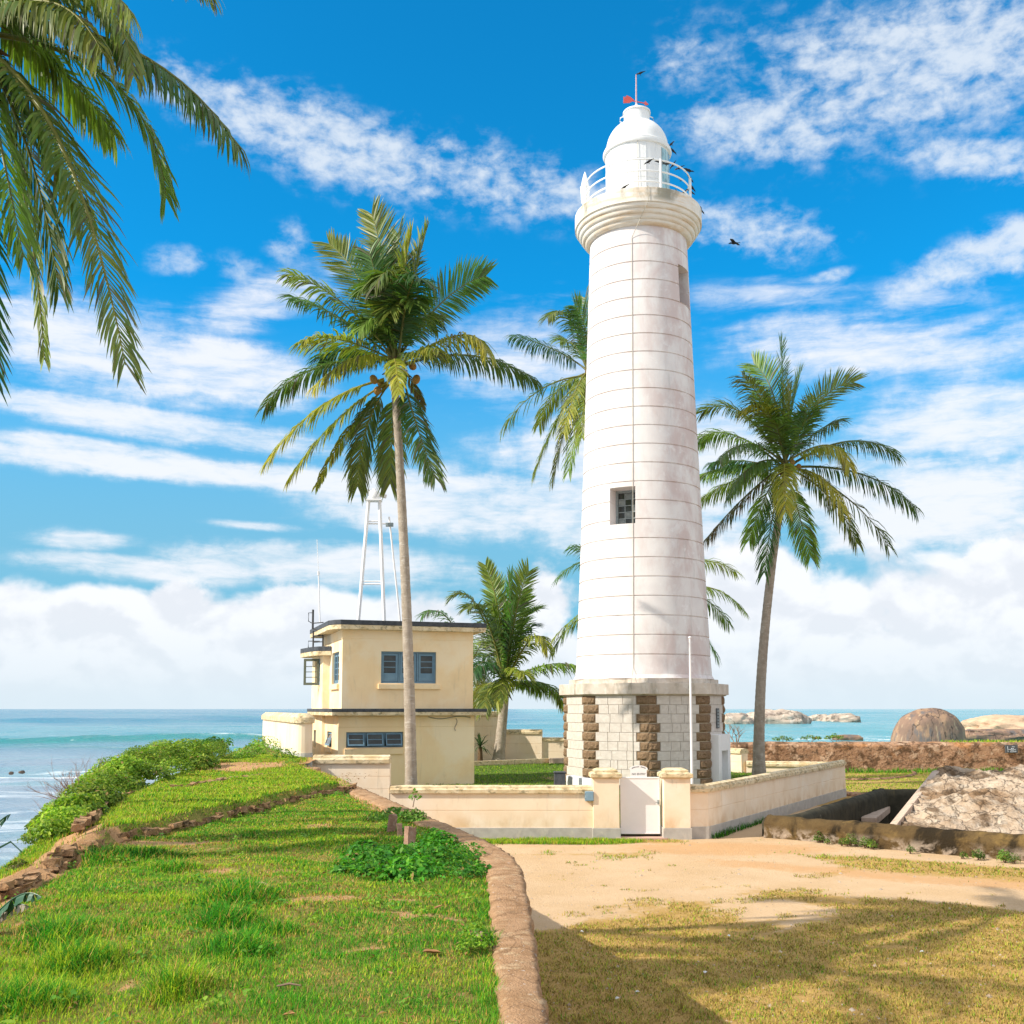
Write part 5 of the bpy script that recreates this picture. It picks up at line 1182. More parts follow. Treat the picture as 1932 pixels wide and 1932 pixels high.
# ------------------------------------------------------------------ coconut palms
GREEN = np.array([(.046, .122, .034), (.088, .185, .042), (.170, .270, .046)]); YEL = np.array((.52, .43, .045)); BRN = np.array((.20, .105, .045)); GREY = np.array((.13, .12, .07))
def frond_geo(b0, bc, b1, seed, n=70, leaf=.8, droop=.5, yellow=0., brown=0., bare=0., width=.028, roll=0., start=.15, lift=.22, tone=1.):
    r = np.random.default_rng(seed); b0, bc, b1 = (np.array(q, float) for q in (b0, bc, b1)); V, F, C = [], [], []
    Z = np.array((0, 0, 1.))
    def Q(t): return b0 * (1 - t) ** 2 + bc * 2 * t * (1 - t) + b1 * t * t
    def T(t): d = (bc - b0) * 2 * (1 - t) + (b1 - bc) * 2 * t; return d / np.linalg.norm(d)
    Lr = np.linalg.norm(bc - b0) + np.linalg.norm(b1 - bc)
    # rachis
    m = 14; k = 5; rc = np.array((.22, .22, .06)) * (1 - yellow * .3) + YEL * .6 * yellow
    for i in range(m + 1):
        t = i / m; p, d = Q(t), T(t); a = np.cross(d, Z); a = a / (np.linalg.norm(a) + 1e-6); b = np.cross(a, d); rr = (.050 if i else .075) * (1 - t * .88) * Lr / 5
        for q in range(k): an = 6.283 * q / k; V.append(p + (a * math.cos(an) + b * math.sin(an)) * rr); C.append(rc * (1 if t > .1 else .8))
    for i in range(m):
        for q in range(k):
            a_, b_, c_, d_ = i * k + q, i * k + (q + 1) % k, (i + 1) * k + (q + 1) % k, (i + 1) * k + q
            F.append((a_, b_, c_)); F.append((a_, c_, d_))
    base = GREEN[r.integers(0, 3)] * tone
    gap = r.random() < .6; g0 = r.uniform(.3, .8)
    for sd in (-1, 1):
        for i in range(n):
            t = start + (1 - start) * (i + r.random() * .5) / n
            if t > .999: t = .999
            if bare and r.random() < bare * (1 if t < .72 else .35): continue
            if gap and abs(t - g0) < .02 and sd > 0: continue
            p, d = Q(t), T(t); s = np.cross(d, Z); ln = np.linalg.norm(s)
            s = s / ln if ln > .08 else np.array((1., 0, 0))
            up = np.cross(s, d)
            ro = roll + (r.random() - .5) * .35; s2 = s * math.cos(ro) + up * math.sin(ro); up2 = np.cross(s2, d)
            u = (t - start) / (1 - start); L = leaf * (math.sin(math.pi * min(1, .14 + u * .70)) ** .7) * r.uniform(.82, 1.08)
            e = R(26 + 30 * u)
            d0 = s2 * sd * math.cos(e) + d * math.sin(e) + up2 * lift * r.uniform(.4, 1.3)
            d0 /= np.linalg.norm(d0)
            dr = min(.95, droop * r.uniform(.7, 1.25))
            d0 = d0 * (1 - dr * .45) - Z * dr * .45; d0 /= np.linalg.norm(d0)
            d1 = d0 * (1 - dr) - Z * dr + r.normal(size=3) * .06; d1 /= np.linalg.norm(d1)
            w = d - d0 * d.dot(d0); w = w / (np.linalg.norm(w) + 1e-6); w2 = np.cross(d0, w); tw = (r.random() - .5) * 1.2; w = w * math.cos(tw) + w2 * math.sin(tw)
            p1 = p + d0 * L * .42; p2 = p1 + (d0 * .35 + d1 * .65) * L * .33; p3 = p2 + d1 * L * .27
            o = len(V); V += [p - w * width * .45, p + w * width * .45, p1 - w * width, p1 + w * width, p2 - w * width * .75, p2 + w * width * .75, p3]
            F += [(o, o + 1, o + 3), (o, o + 3, o + 2), (o + 2, o + 3, o + 5), (o + 2, o + 5, o + 4), (o + 4, o + 5, o + 6)]
            ye = min(1, yellow * r.uniform(.4, 1.3) * (.55 + .75 * u)); bn = brown * r.uniform(.3, 1.3)
            c = base * r.uniform(.75, 1.3); c = c * (1 - ye) + YEL * ye * r.uniform(.75, 1.15); c = c * (1 - min(1, bn)) + BRN * min(1, bn)
            if r.random() < .07: c = GREY * r.uniform(.8, 1.5)
            tipc = c * .7 + BRN * .3 if r.random() < .5 else c
            C += [c, c, c, c, c, c, tipc]
    return np.array(V), np.array(F), np.array(C)
def trunk(parent, base, top, r0, r1, bend=(0, 0), rings=46, name='trunk', flare=1.6, mat=None):
    base, top = Vector(base), Vector(top); pts, rs = [], []
    n = rings * 3
    for i in range(n + 1):
        t = i / n; p = base.lerp(top, t) + Vector((bend[0], bend[1], 0)) * (4 * t * (1 - t)) * (1 - .25 * t)
        pts.append(p); rr = r0 + (r1 - r0) * t ** .7
        rr *= 1 + (flare - 1) * math.exp(-t * 22); rr *= (1.025, 1.0, .985)[i % 3] * (1 + .03 * mnoise.noise(Vector((t * 20, base.x, 0))))
        rs.append(rr)
    mb = MB(); mb.tube(pts, rs, 14); return mb.build(name, mat or coco_wood, parent, True, 75)
def coconut(parent, c, s=.13):
    bm = bmesh.new(); bmesh.ops.create_uvsphere(bm, u_segments=10, v_segments=7, radius=s)
    for v in bm.verts: v.co.z *= 1.25; v.co *= 1 + .06 * mnoise.noise(v.co * 9)
    me = bpy.data.meshes.new('coconut'); bm.to_mesh(me); bm.free(); me.materials.append(coconut_m); me.polygons.foreach_set('use_smooth', [True] * len(me.polygons))
    return link('coconut', me, parent, c, (random.uniform(-.5, .5), random.uniform(-.5, .5), 0))
def palm(name, label, conv, depth, center, fronds, tr, LR, leaf, nl=64, seed=0, nuts=(), width=.027, auto=0, group='coconut palms', tone=1., fibre=True, heart=.45, maxback=9.):
    """conv: sketch coordinates -> picture units; fronds: (tip, bend, optional dict); depth offsets follow from the frond length"""
    cp = conv(*center); C0 = at(*cp, depth); base = Vector(tr['base'])
    th = thing(name, tuple(base), label, 'palm tree', group)
    k = .6
    trunk(th, base, C0 + Vector((0, 0, -heart)), tr.get('r0', .19), tr.get('r1', .13), tr.get('bend', (0, 0)), flare=tr.get('flare', 1.6))
    r = random.Random(seed)
    for i, f in enumerate(fronds):
        tip, ben, o = f[0], f[1], (f[2] if len(f) > 2 else {})
        p = at(*conv(*tip), depth); pl = (p - C0).length
        off = o.get('off'); 
        if off is None: off = math.sqrt(max(0., LR * LR - pl * pl)) * .62 * (1 if i % 2 else -1)
        off = min(off, maxback)
        b1 = at(*conv(*tip), depth + off); bc = at(*conv(*ben), depth + off * .5)
        b0 = at(*conv(*o['base']), depth + off * .04) if 'base' in o else C0 + Vector((r.uniform(-.1, .1), r.uniform(-.1, .1), r.uniform(-.15, .25)))
        g = frond_geo(b0, bc, b1, seed * 100 + i, o.get('n', nl), o.get('leaf', leaf), o.get('droop', .5), o.get('y', r.choice((0, 0, .12, .28))), o.get('b', 0.), o.get('bare', 0.), width, o.get('roll', (1.05 if i % 2 else -1.05) if o.get('droop', .5) <= .25 else r.uniform(-.3, .3)), o.get('start', .15), o.get('lift', .22), tone)
        link('frond', npmesh('frond', g[0], g[1], frond_m, g[2]), th)
    for i in range(auto):
        az = r.random() * 6.283; el = r.uniform(.1, 1.25); L = LR * r.uniform(.7, .95)
        d = Vector((math.cos(az) * math.cos(el), math.sin(az) * math.cos(el), math.sin(el)))
        b0 = C0 + Vector((0, 0, .1)); bc = b0 + d * L * .55; b1 = b0 + Vector((d.x, d.y, 0)) * L * .95 + Vector((0, 0, L * (math.sin(el) * .9 - .45)))
        g = frond_geo(b0, bc, b1, seed * 100 + 60 + i, nl, leaf, .55, r.choice((0, 0, .2)), 0, 0, width, 0, .15, .22, tone)
        link('frond', npmesh('frond', g[0], g[1], frond_m, g[2]), th)
    if fibre:                                                       # brown fibre, stubs and bracts round the heart
        mb = MB()
        for i in range(12):
            a = i * 2.4; q = C0 + Vector((math.cos(a) * .10, math.sin(a) * .10, -heart + .1)); e = q + Vector((math.cos(a) * r.uniform(.25, .5), math.sin(a) * r.uniform(.25, .5), r.uniform(-.35, .55)))
            mb.tube([q, (q + e) / 2 + Vector((0, 0, .1)), e], [.09, .06, .012], 6)
        mb.tube([C0 + Vector((0, 0, -heart - .1)), C0 + Vector((0, 0, .3))], [.15, .16], 10); mb.build('heart_fibre', spathe_m, th, True, 60)
    for (a, b, dz) in nuts: coconut(th, at(*conv(a, b), depth + dz))
    return th
Zc = lambda x, y: ((x / 2.683 + 640) / 1.325, (y / 2.683 + 520) / 1.325)
Y_ = dict
palm('coconut_palm', 'tall coconut palm in front of the cream house', Zc, 33.7, (930, 1060), [
    ((775, 40), (870, 300), Y_(lift=.1, droop=.1)), ((490, 240), (740, 420), Y_(droop=.12, lift=.1)), ((225, 440), (600, 560), Y_(droop=.45)), ((245, 600), (520, 660), Y_(droop=.45)),
    ((310, 890), (520, 810), Y_(y=.5)), ((60, 1330), (330, 960), Y_(droop=.6)), ((400, 1190), (680, 890), Y_(y=.7, droop=.7, off=-2.)), ((70, 1710), (380, 1250), Y_(y=.9, droop=.6, base=(860, 1150))),
    ((240, 1790), (500, 1390), Y_(y=.6, droop=.6, base=(880, 1170))), ((400, 1870), (600, 1450), Y_(y=.7, droop=.75, leaf=.5, base=(890, 1180))), ((680, 1870), (690, 1450), Y_(droop=.6, off=1.5, base=(890, 1180))),
    ((900, 1850), (915, 1500), Y_(droop=.5, base=(930, 1200), off=1.8)), ((1200, 1810), (1060, 1440), Y_(droop=.5, base=(990, 1150))), ((1880, 1160), (1500, 880), Y_(droop=.75, y=.1, base=(1000, 1050))),
    ((1550, 970), (1480, 690), Y_(y=.75, droop=.8, off=-1.5)), ((1545, 455), (1260, 520), Y_(droop=.2)), ((1140, 165), (1060, 420), Y_(droop=.2, y=.3)), ((950, 165), (950, 480), Y_(lift=.1, droop=.1, off=.6)), ((1040, 190), (960, 520), Y_(y=.5, droop=.15)),
    ((960, 1250), (930, 900), Y_(y=.6, droop=.6, off=-2.6, leaf=.7)), ((800, 520), (960, 200), Y_(y=.18, droop=.55, off=-1.7)), ((700, 560), (880, 330), Y_(droop=.5, off=-1.)), ((1110, 480), (1010, 380), Y_(droop=.5)), ((690, 820), (830, 600), Y_(droop=.6, off=-1.)),
    ((1200, 760), (1100, 620), Y_(droop=.6, off=1.2)), ((1230, 950), (1110, 960), Y_(y=.4, droop=.6, off=-2.2)), ((830, 330), (890, 600), Y_(droop=.2, off=1.4)), ((1060, 640), (1000, 520), Y_(droop=.4, off=-1.5)), ((430, 1010), (640, 880), Y_(droop=.6, off=2.)), ((1110, 1330), (1080, 1180), Y_(b=.8, bare=.4, off=.7, leaf=.45)),
    ((900, 700), (930, 520), Y_(droop=.35, off=-1.2, tone=1)), ((1010, 330), (1000, 600), Y_(droop=.3, off=.8)), ((760, 300), (840, 560), Y_(droop=.25, off=-.4))],
    dict(base=(xat(777, 1475, 33.7), 33.7, .3), r0=.205, r1=.125, bend=(.12, 0), flare=1.25), 4.9, 1.12, 84, 3, [(790, 1150, -.2), (815, 1225, -.1), (1075, 1150, -.3), (840, 1180, .3), (1050, 1060, .2)], maxback=.9)
Zr = lambda x, y: ((x / 2.683 + 1720) / 1.325, (y / 2.683 + 840) / 1.325)
palm('coconut_palm', 'coconut palm with leaning trunk at the right of the lighthouse', Zr, 46., (650, 880), [
    ((627, 50), (640, 420), Y_(lift=.1, droop=.1)), ((440, 185), (610, 300), Y_(droop=.2)), ((365, 270), (540, 420), Y_(y=.35)), ((85, 515), (330, 330), Y_(droop=.4)), ((380, 495), (540, 380), Y_(y=.7, off=-1.5)),
    ((68, 700), (260, 530), Y_(droop=.6)), ((215, 830), (400, 610), Y_(droop=.6, y=.1)), ((80, 930), (340, 830), Y_(droop=.7)), ((280, 1070), (430, 760), Y_(droop=.75, off=-2.4)), ((90, 1085), (380, 900), Y_(droop=.7)),
    ((105, 1380), (380, 1040), Y_(b=.7, droop=.8)), ((410, 1370), (500, 1060), Y_(droop=.6)), ((512, 1590), (560, 1140), Y_(droop=.5, base=(640, 960))), ((822, 1485), (740, 1160), Y_(droop=.5, base=(670, 960))),
    ((655, 1180), (640, 800), Y_(y=.75, droop=.6, off=-3.2)), ((1045, 1185), (920, 850), Y_(y=1., droop=.65, off=-2.2)), ((1135, 1395), (990, 1020), Y_(droop=.6, off=1.5)), ((1345, 1412), (1140, 1040), Y_(bare=.75, b=.4, off=.5)),
    ((1530, 1165), (1230, 830), Y_(droop=.75, y=.1)), ((1085, 880), (1010, 590), Y_(y=.9, droop=.8, off=-1.8)), ((1405, 800), (1120, 570), Y_(droop=.6, off=1.)), ((1010, 575), (850, 600), Y_(droop=.5, off=1.8)), ((1112, 310), (880, 320), Y_(droop=.15)),
    ((750, 265), (690, 480), Y_(droop=.2, y=.1)), ((690, 345), (670, 600), Y_(y=.4, droop=.2, off=-1.)), ((570, 560), (600, 560), Y_(droop=.4, off=-1.6)), ((800, 520), (760, 620), Y_(droop=.4, off=-1.5)), ((500, 420), (580, 600), Y_(droop=.3, off=1.)), ((850, 420), (760, 600), Y_(droop=.3, off=1.4)), ((160, 850), (360, 800), Y_(droop=.7, off=2.))],
    dict(base=(xat(1432, 1456, 46), 46., .95), r0=.26, r1=.15, bend=(-.35, 0), flare=1.3), 5.4, 1.25, 78, 5, [(700, 850, -.3), (740, 880, -.2), (690, 900, -.5)])
Zb = lambda x, y: ((x / 3.864 + 1240) / 1.325, (y / 3.864 + 720) / 1.325)
palm('coconut_palm', 'tall coconut palm half hidden behind the lighthouse shaft', Zb, 50., (890, 830), [
    ((500, 290), (720, 30), Y_(y=.2, droop=.5)), ((155, 465), (560, 540), Y_(droop=.6)), ((60, 1365), (380, 860), Y_(bare=.7, droop=.7, start=.2)), ((415, 1320), (560, 900), Y_(y=.3, b=.25, droop=.7)), ((370, 1800), (540, 1240), Y_(y=.4, droop=.6)),
    ((550, 1850), (640, 1300), Y_(y=.45, b=.2, droop=.6)), ((700, 1770), (790, 1300), Y_(droop=.5)), ((860, 90), (960, 420), Y_(droop=.2)), ((760, 170), (900, 330), Y_(droop=.2)), ((1000, 60), (960, 400), Y_(droop=.2)), ((650, 1400), (760, 900), Y_(y=.5, droop=.65, off=-2)),
    ((1250, 500), (1080, 560), Y_(droop=.5)), ((1300, 1150), (1120, 780), Y_(droop=.6)), ((980, 1500), (960, 1100), Y_(droop=.5)), ((830, 1450), (850, 1000), Y_(y=.3, droop=.6, off=-2.5)), ((620, 500), (760, 460), Y_(droop=.5, off=2.))],
    dict(base=(xat(1120, 1440, 52), 52., .95), r0=.24, r1=.14, bend=(-.2, 0)), 5.0, 1.2, 72, 7, [(830, 980, -.3), (860, 1010, -.2)])
Zd = lambda x, y: (x, y)
palm('coconut_palm', 'coconut palm behind the lighthouse with frond tips showing on both sides', Zd, 57., (1215, 1130), [
    ((1052, 1092), (1120, 1010), Y_(droop=.5)), ((1040, 1232), (1090, 1130), Y_(droop=.7, y=.1)), ((1048, 1200), (1120, 1120), Y_(droop=.7, off=-1)), ((1390, 1080), (1310, 1020), Y_(droop=.6, y=.3)), ((1404, 1152), (1340, 1070), Y_(droop=.6)), ((1376, 1178), (1320, 1090), Y_(droop=.7)), ((1352, 1240), (1310, 1140), Y_(droop=.6)),
    ((1215, 960), (1215, 1040)), ((1160, 980), (1190, 1060)), ((1280, 985), (1245, 1060)), ((1150, 1290), (1180, 1190)), ((1270, 1290), (1250, 1190)), ((1080, 1030), (1150, 1030))],
    dict(base=(xat(1215, 1440, 57), 57., .95), r0=.22, r1=.14), 5.6, 1.25, 64, 9)
Zs = lambda x, y: ((x / 3.22 + 1040) / 1.325, (y / 3.22 + 1350) / 1.325)
palm('coconut_palm', 'short young coconut palm growing by the rear wall', Zs, 57.5, (715, 1190), [
    ((558, 200), (690, 480), Y_(lift=.05, droop=.05, leaf=.95, off=-.5)), ((290, 465), (500, 270), Y_(droop=.4)), ((763, 270), (735, 650), Y_(lift=.05, droop=.05, off=-1.)), ((908, 250), (790, 480), Y_(droop=.1)), ((960, 560), (830, 560), Y_(droop=.3, off=1.)), ((650, 330), (690, 650), Y_(droop=.1, off=1)),
    ((420, 545), (560, 400), Y_(droop=.4, y=.2)), ((1060, 880), (970, 560), Y_(y=.5, droop=.6, off=-2)), ((1290, 1010), (1030, 940), Y_(droop=.6, tone=.8)), ((1190, 1320), (1080, 1040), Y_(droop=.7, y=.2)), ((880, 1080), (790, 980), Y_(y=.4, droop=.5, off=-2.8)), ((640, 1320), (720, 980), Y_(y=.4, droop=.6, off=-3)),
    ((455, 1080), (570, 830), Y_(droop=.6)), ((480, 1340), (540, 1060), Y_(b=.5, y=.4, droop=.6)), ((545, 1370), (590, 1080), Y_(y=.3, droop=.6)), ((930, 700), (840, 700), Y_(droop=.45, off=1.5)), ((560, 700), (640, 800), Y_(droop=.4, off=1.5)), ((620, 560), (670, 780), Y_(droop=.2, off=-1)), ((850, 420), (770, 700), Y_(droop=.15, off=.8)), ((1000, 1200), (880, 1080), Y_(droop=.6, off=1.5)), ((790, 520), (750, 800), Y_(droop=.2, off=-1.5))],
    dict(base=(xat(940, 1437, 57.5), 57.5, .95), r0=.35, r1=.23, flare=1.5), 5.6, 1.3, 66, 11, [], width=.038)
palm('coconut_palm', 'coconut palm mostly hidden behind the cream house', Zs, 64., (430, 1000), [
    ((48, 605), (250, 440), Y_(droop=.5)), ((640, 1060), (560, 800), Y_(droop=.6)), ((490, 1345), (520, 1100), Y_(b=.4, droop=.7)), ((620, 1330), (600, 1050), Y_(b=.3, droop=.7)), ((600, 830), (540, 760), Y_(droop=.5)), ((430, 760), (430, 880)), ((180, 900), (300, 760)), ((560, 1380), (560, 1120), Y_(y=.4, droop=.7))],
    dict(base=(xat(882, 1430, 62), 62., .9), r0=.24, r1=.15), 5.4, 1.2, 60, 13, [(575, 1180, -1.5), (590, 1210, -1.4), (560, 1215, -1.5), (610, 1170, -1.6), (545, 1180, -1.5)])
Zl = lambda x, y: ((x / 1.932) / 1.325 - 26, (y / 1.932) / 1.325 - 42)
big = palm('coconut_palm', 'big near coconut palm hanging in from the upper left corner', Zl, 15., (-70, 250), [
    ((1215, 810), (820, 200), Y_(droop=.92, y=.08, n=108, leaf=0.92, off=-.5)), ((870, 1065), (800, 330), Y_(droop=.55, n=100, leaf=0.78, off=1.)), ((672, 1870), (420, 560), Y_(droop=.45, y=.22, n=108, leaf=0.97, off=-1.2, base=(-40, 330))),
    ((280, 1845), (230, 900), Y_(droop=.8, y=.12, b=.15, n=79, leaf=0.51, off=1.2)), ((20, 1930), (-110, 900), Y_(droop=.35, n=86, leaf=0.92, off=-.2)), ((712, 475), (640, -160), Y_(droop=.8, y=.25, n=93, leaf=0.74, off=-.8)), ((560, 360), (330, -100), Y_(droop=.9, y=.3, b=.1, n=93, leaf=0.92, off=-1.5)),
    ((1100, 85), (700, -330), Y_(droop=.6, y=.4, n=79, leaf=0.64, off=.6)), ((350, 1500), (240, 700), Y_(droop=.6, y=.12, n=93, leaf=0.87, off=1.3)), ((470, 1180), (300, 560), Y_(droop=.6, n=93, leaf=0.92, off=1.8)), ((180, 1350), (60, 760), Y_(droop=.6, n=93, leaf=0.92, off=-.9)),
    ((330, 420), (150, -60), Y_(droop=.9, y=.3, n=86, leaf=0.83, off=.9)), ((-300, 1500), (-300, 700), Y_(n=64)), ((-900, 700), (-600, 100), Y_(n=64)), ((-1100, 200), (-500, -300), Y_(n=64)), ((-200, -800), (-150, -300), Y_(n=64)), ((400, -700), (150, -400), Y_(n=64)), ((-700, -400), (-350, -300), Y_(n=64)), ((840, -260), (480, -420), Y_(n=72, y=.3)), ((620, 760), (330, 330), Y_(n=93, droop=.8, leaf=0.83, off=1.8)), ((690, 160), (430, -230), Y_(n=93, droop=.9, y=.3, leaf=0.83, off=-1.8))],
    dict(base=(-9.2, 16.5, -1.2), r0=.21, r1=.14, bend=(-.3, 0)), 3.6, .8, 84, 17, [(15, 265, -.25), (8, 335, -.2), (20, 600, -.2), (-30, 300, -.4)], width=.021, tone=1.0)
def dup(root, crown, rz, label):
    """another palm of the same kind whose crown hangs at the given place"""
    o = Matrix.Rotation(rz, 3, 'Z') @ Vector((1.7, -1.5, 14.4))
    c = root.copy(); COL.objects.link(c); c.location = Vector(crown) - o; c.rotation_euler = (0, 0, rz); c['label'] = label
    for ch in root.children: q = ch.copy(); COL.objects.link(q); q.parent = c
    return c
dup(big, (-13.8, 10.4, 13.6), 1.9, 'coconut palm out of view to the left, its shade falling on the dry turf')
# ------------------------------------------------------------------ leaves and grass
def leaves(Pc, Nn, size, col, r, fold=.25, aspect=.55):
    """one folded diamond leaf at every point"""
    n = len(Pc); a = r.normal(size=(n, 3)); Nn = Nn / np.linalg.norm(Nn, axis=1)[:, None]
    t = np.cross(Nn, a); t /= np.linalg.norm(t, axis=1)[:, None]; b = np.cross(Nn, t); s = size[:, None]
    V = np.stack([Pc - t * s * .5, Pc + b * s * aspect * .5 + Nn * s * fold * .3, Pc + t * s * .5 - Nn * s * fold * .3, Pc - b * s * aspect * .5 + Nn * s * fold * .3], 1).reshape(-1, 3)
    o = np.arange(n)[:, None] * 4; F = np.concatenate([o + np.array([0, 1, 2]), o + np.array([0, 2, 3])], 1).reshape(-1, 3)
    return V, F, np.repeat(col, 4, axis=0)
def blob_leaves(blobs, per, size, cols, seed, up=.5, squash=.8):
    r = np.random.default_rng(seed); Ps, Ns = [], []
    for (c, rad_) in blobs:
        n = int(per * rad_ ** 2); d = r.normal(size=(n, 3)); d /= np.linalg.norm(d, axis=1)[:, None]; d[:, 2] = np.abs(d[:, 2]) * 1.05 - .12
        lump = 1 + .22 * vnoise(d + np.array(c), 3.1, seed); k = rad_ * lump * (1 - .5 * r.random(n) ** 1.7)
        Ps.append(np.array(c) + d * k[:, None] * np.array([1, 1, squash])); Ns.append(d + r.normal(size=(n, 3)) * .55 + np.array([0, 0, up]))
    Ps, Ns = np.concatenate(Ps), np.concatenate(Ns); n = len(Ps); cols = np.array(cols); size = size * np.repeat(r.uniform(.75, 1.3, len(blobs)), [int(per * q ** 2) for _, q in blobs]); tone = np.repeat(r.uniform(.72, 1.25, len(blobs)), [int(per * q ** 2) for _, q in blobs])
    ci = cols[r.integers(0, len(cols), n)] * (tone * r.uniform(.7, 1.25, n) * (1 + .3 * vnoise(Ps, 2.2, seed + 3)))[:, None]; ci = np.where((r.random(n) < .025)[:, None], np.array([(.34, .22, .08)]), ci)
    return leaves(Ps, Ns, size * r.uniform(.6, 1.3, n), ci, r)
def leafobj(name, geo, parent=None, mat=None): return link(name, npmesh(name, geo[0], geo[1], mat or shrub_m, geo[2]), parent)
SHG = [(.21, .36, .028), (.29, .43, .038), (.13, .25, .022), (.38, .46, .05)]
sb = []
for px, row, r_, z in ((398, 1437, .62, 2.45), (355, 1440, .70, 2.5), (312, 1446, .70, 2.5), (272, 1456, .62, 2.45), (236, 1474, .58, 2.4), (205, 1500, .50, 2.35), (175, 1524, .46, 2.3), (148, 1547, .40, 2.25), (122, 1568, .36, 2.2), (98, 1586, .32, 2.1), (380, 1455, .42, 2.4), (330, 1465, .42, 2.4), (285, 1478, .42, 2.35), (240, 1500, .36, 2.3), (200, 1530, .34, 2.25), (165, 1555, .30, 2.2), (260, 1440, .6, 2.2), (215, 1462, .55, 2.1), (180, 1492, .5, 2.0), (150, 1520, .45, 1.9), (120, 1548, .42, 1.8), (95, 1572, .38, 1.75), (80, 1600, .34, 1.7), (408, 1425, .45, 2.5), (300, 1425, .6, 2.3), (86, 1590, .25, 2.)):
    p = onz(px, row, z); sb.append((np.array([p.x, p.y, z + .12]), r_))
tag(leafobj('coastal_scrub', blob_leaves(sb, 6500, .07, SHG, 1, .6, .74)), 'dense bright green scrub covering the seaward edge of the rampart', 'scrub', kind='stuff')
def shrub(name, label, blobs, per, size, cols, seed, stems=5, cat='shrub', squash=.85):
    c0 = Vector(blobs[0][0]); base = Vector((c0.x, c0.y, hz(c0) if c0.x < 1 else c0.z - blobs[0][1])); base.z = min(base.z, c0.z - .02)
    th = thing(name, tuple(base), label, cat); leafobj('foliage', blob_leaves(blobs, per, size, cols, seed, .4, squash), th)
    mb = MB(); r = random.Random(seed)
    for i in range(stems):
        c, q = r.choice(blobs); e = Vector(c) + Vector((r.uniform(-.5, .5), r.uniform(-.5, .5), r.uniform(0, .5))) * q; mb.tube([base + Vector((r.uniform(-.05, .05), r.uniform(-.05, .05), -.05)), (base + e) / 2 + Vector((r.uniform(-.05, .05), 0, .05)), e], [.018, .012, .005], 5)
    mb.build('stems', twig_m, th); return th
P3 = lambda px, row, z, dz=0.: np.array(onz(px, row, z)) + np.array([0, 0, dz])
shrub('broadleaf_shrub', 'round-leaved green shrub standing out against the sea', [(P3(402, 1420, 2.45, .18), .42), (P3(384, 1418, 2.45, .15), .36), (P3(425, 1416, 2.45, .2), .30), (P3(372, 1416, 2.4, .05), .3)], 1500, .15, [(.10, .26, .05), (.14, .31, .06), (.08, .2, .04)], 21)
shrub('leafy_shrub', 'light green creeping shrub at the foot of the seaward wall', [(P3(505, 1424, 2.3, .18), .55), (P3(480, 1430, 2.3, .1), .5), (P3(535, 1438, 2.3, .1), .42), (P3(455, 1436, 2.3, .05), .42), (P3(548, 1446, 2.3, .02), .25), (P3(492, 1412, 2.3, .1), .5)], 1500, .09, [(.17, .33, .04), (.24, .38, .045), (.13, .27, .03)], 22)
shrub('small_bush', 'small yellowish bush beside the sandy path at lower left', [(P3(33, 1652, 2.0, .08), .115), (P3(24, 1656, 2.0, .05), .09), (P3(44, 1650, 2.0, .06), .08)], 30000, .034, [(.16, .20, .03), (.10, .15, .02), (.22, .22, .04)], 23)
cov = []
for px, row, r_ in ((690, 1628, .40), (742, 1628, .40), (798, 1622, .42), (840, 1625, .42), (880, 1615, .3), (720, 1650, .36), (780, 1655, .42), (840, 1655, .34), (660, 1645, .25), (825, 1592, .34), (770, 1572, .18), (715, 1592, .16), (885, 1650, .22), (690, 1604, .24), (905, 1640, .16)):
    cov.append((P3(px, row, ZR, .0), r_ * .85))
tag(leafobj('creeping_ground_cover', blob_leaves(cov, 4200, .06, [(.06, .25, .018), (.09, .30, .022), (.14, .34, .028), (.04, .18, .014)], 24, .8, .66)), 'deep green creeping ground cover round the stone stubs on the lawn', 'ground cover', kind='stuff')
shrub('leafy_clump', 'dark leafy clump above the stone stubs at the parapet edge', [(P3(742, 1545, ZR, .02), .25), (P3(775, 1548, ZR, .02), .24), (P3(712, 1549, ZR, .0), .2), (P3(796, 1550, ZR, .0), .12)], 5200, .06, [(.08, .2, .025), (.12, .24, .03), (.16, .27, .04)], 25, squash=.7)
shrub('yellow_green_plant', 'bright yellow-green leafy plant near the parapet in the foreground', [(P3(893, 1778, ZR, .06), .10), (P3(905, 1790, ZR, .03), .09), (P3(880, 1795, ZR, .03), .09), (P3(898, 1760, ZR, .06), .075)], 20000, .030, [(.16, .30, .02), (.25, .36, .03), (.10, .24, .02)], 26)
def sapling():
    b = onz(779, 1523, ZR); y = b.y; th = thing('sapling', tuple(b), 'tiny sapling with pale green leaves on the parapet edge', 'sapling')
    q = [b, at(781, 1512, y), at(783, 1503, y), at(784, 1497, y)]; MB().tube(q, [.010, .008, .006, .003], 5).build('stem', twig_m, th)
    r = np.random.default_rng(3); pts = np.array([at(px, row, y + r.normal() * .04) for px, row in ((776, 1501), (789, 1500), (780, 1496), (786, 1494), (790, 1507), (777, 1507), (784, 1503), (787, 1509), (782, 1490), (773, 1504), (793, 1503))])
    leafobj('foliage', leaves(pts, r.normal(size=(len(pts), 3)) + np.array([0, -.6, .8]), np.full(len(pts), .085), np.tile((.14, .26, .03), (len(pts), 1)), r, .3, .7), th)
sapling()
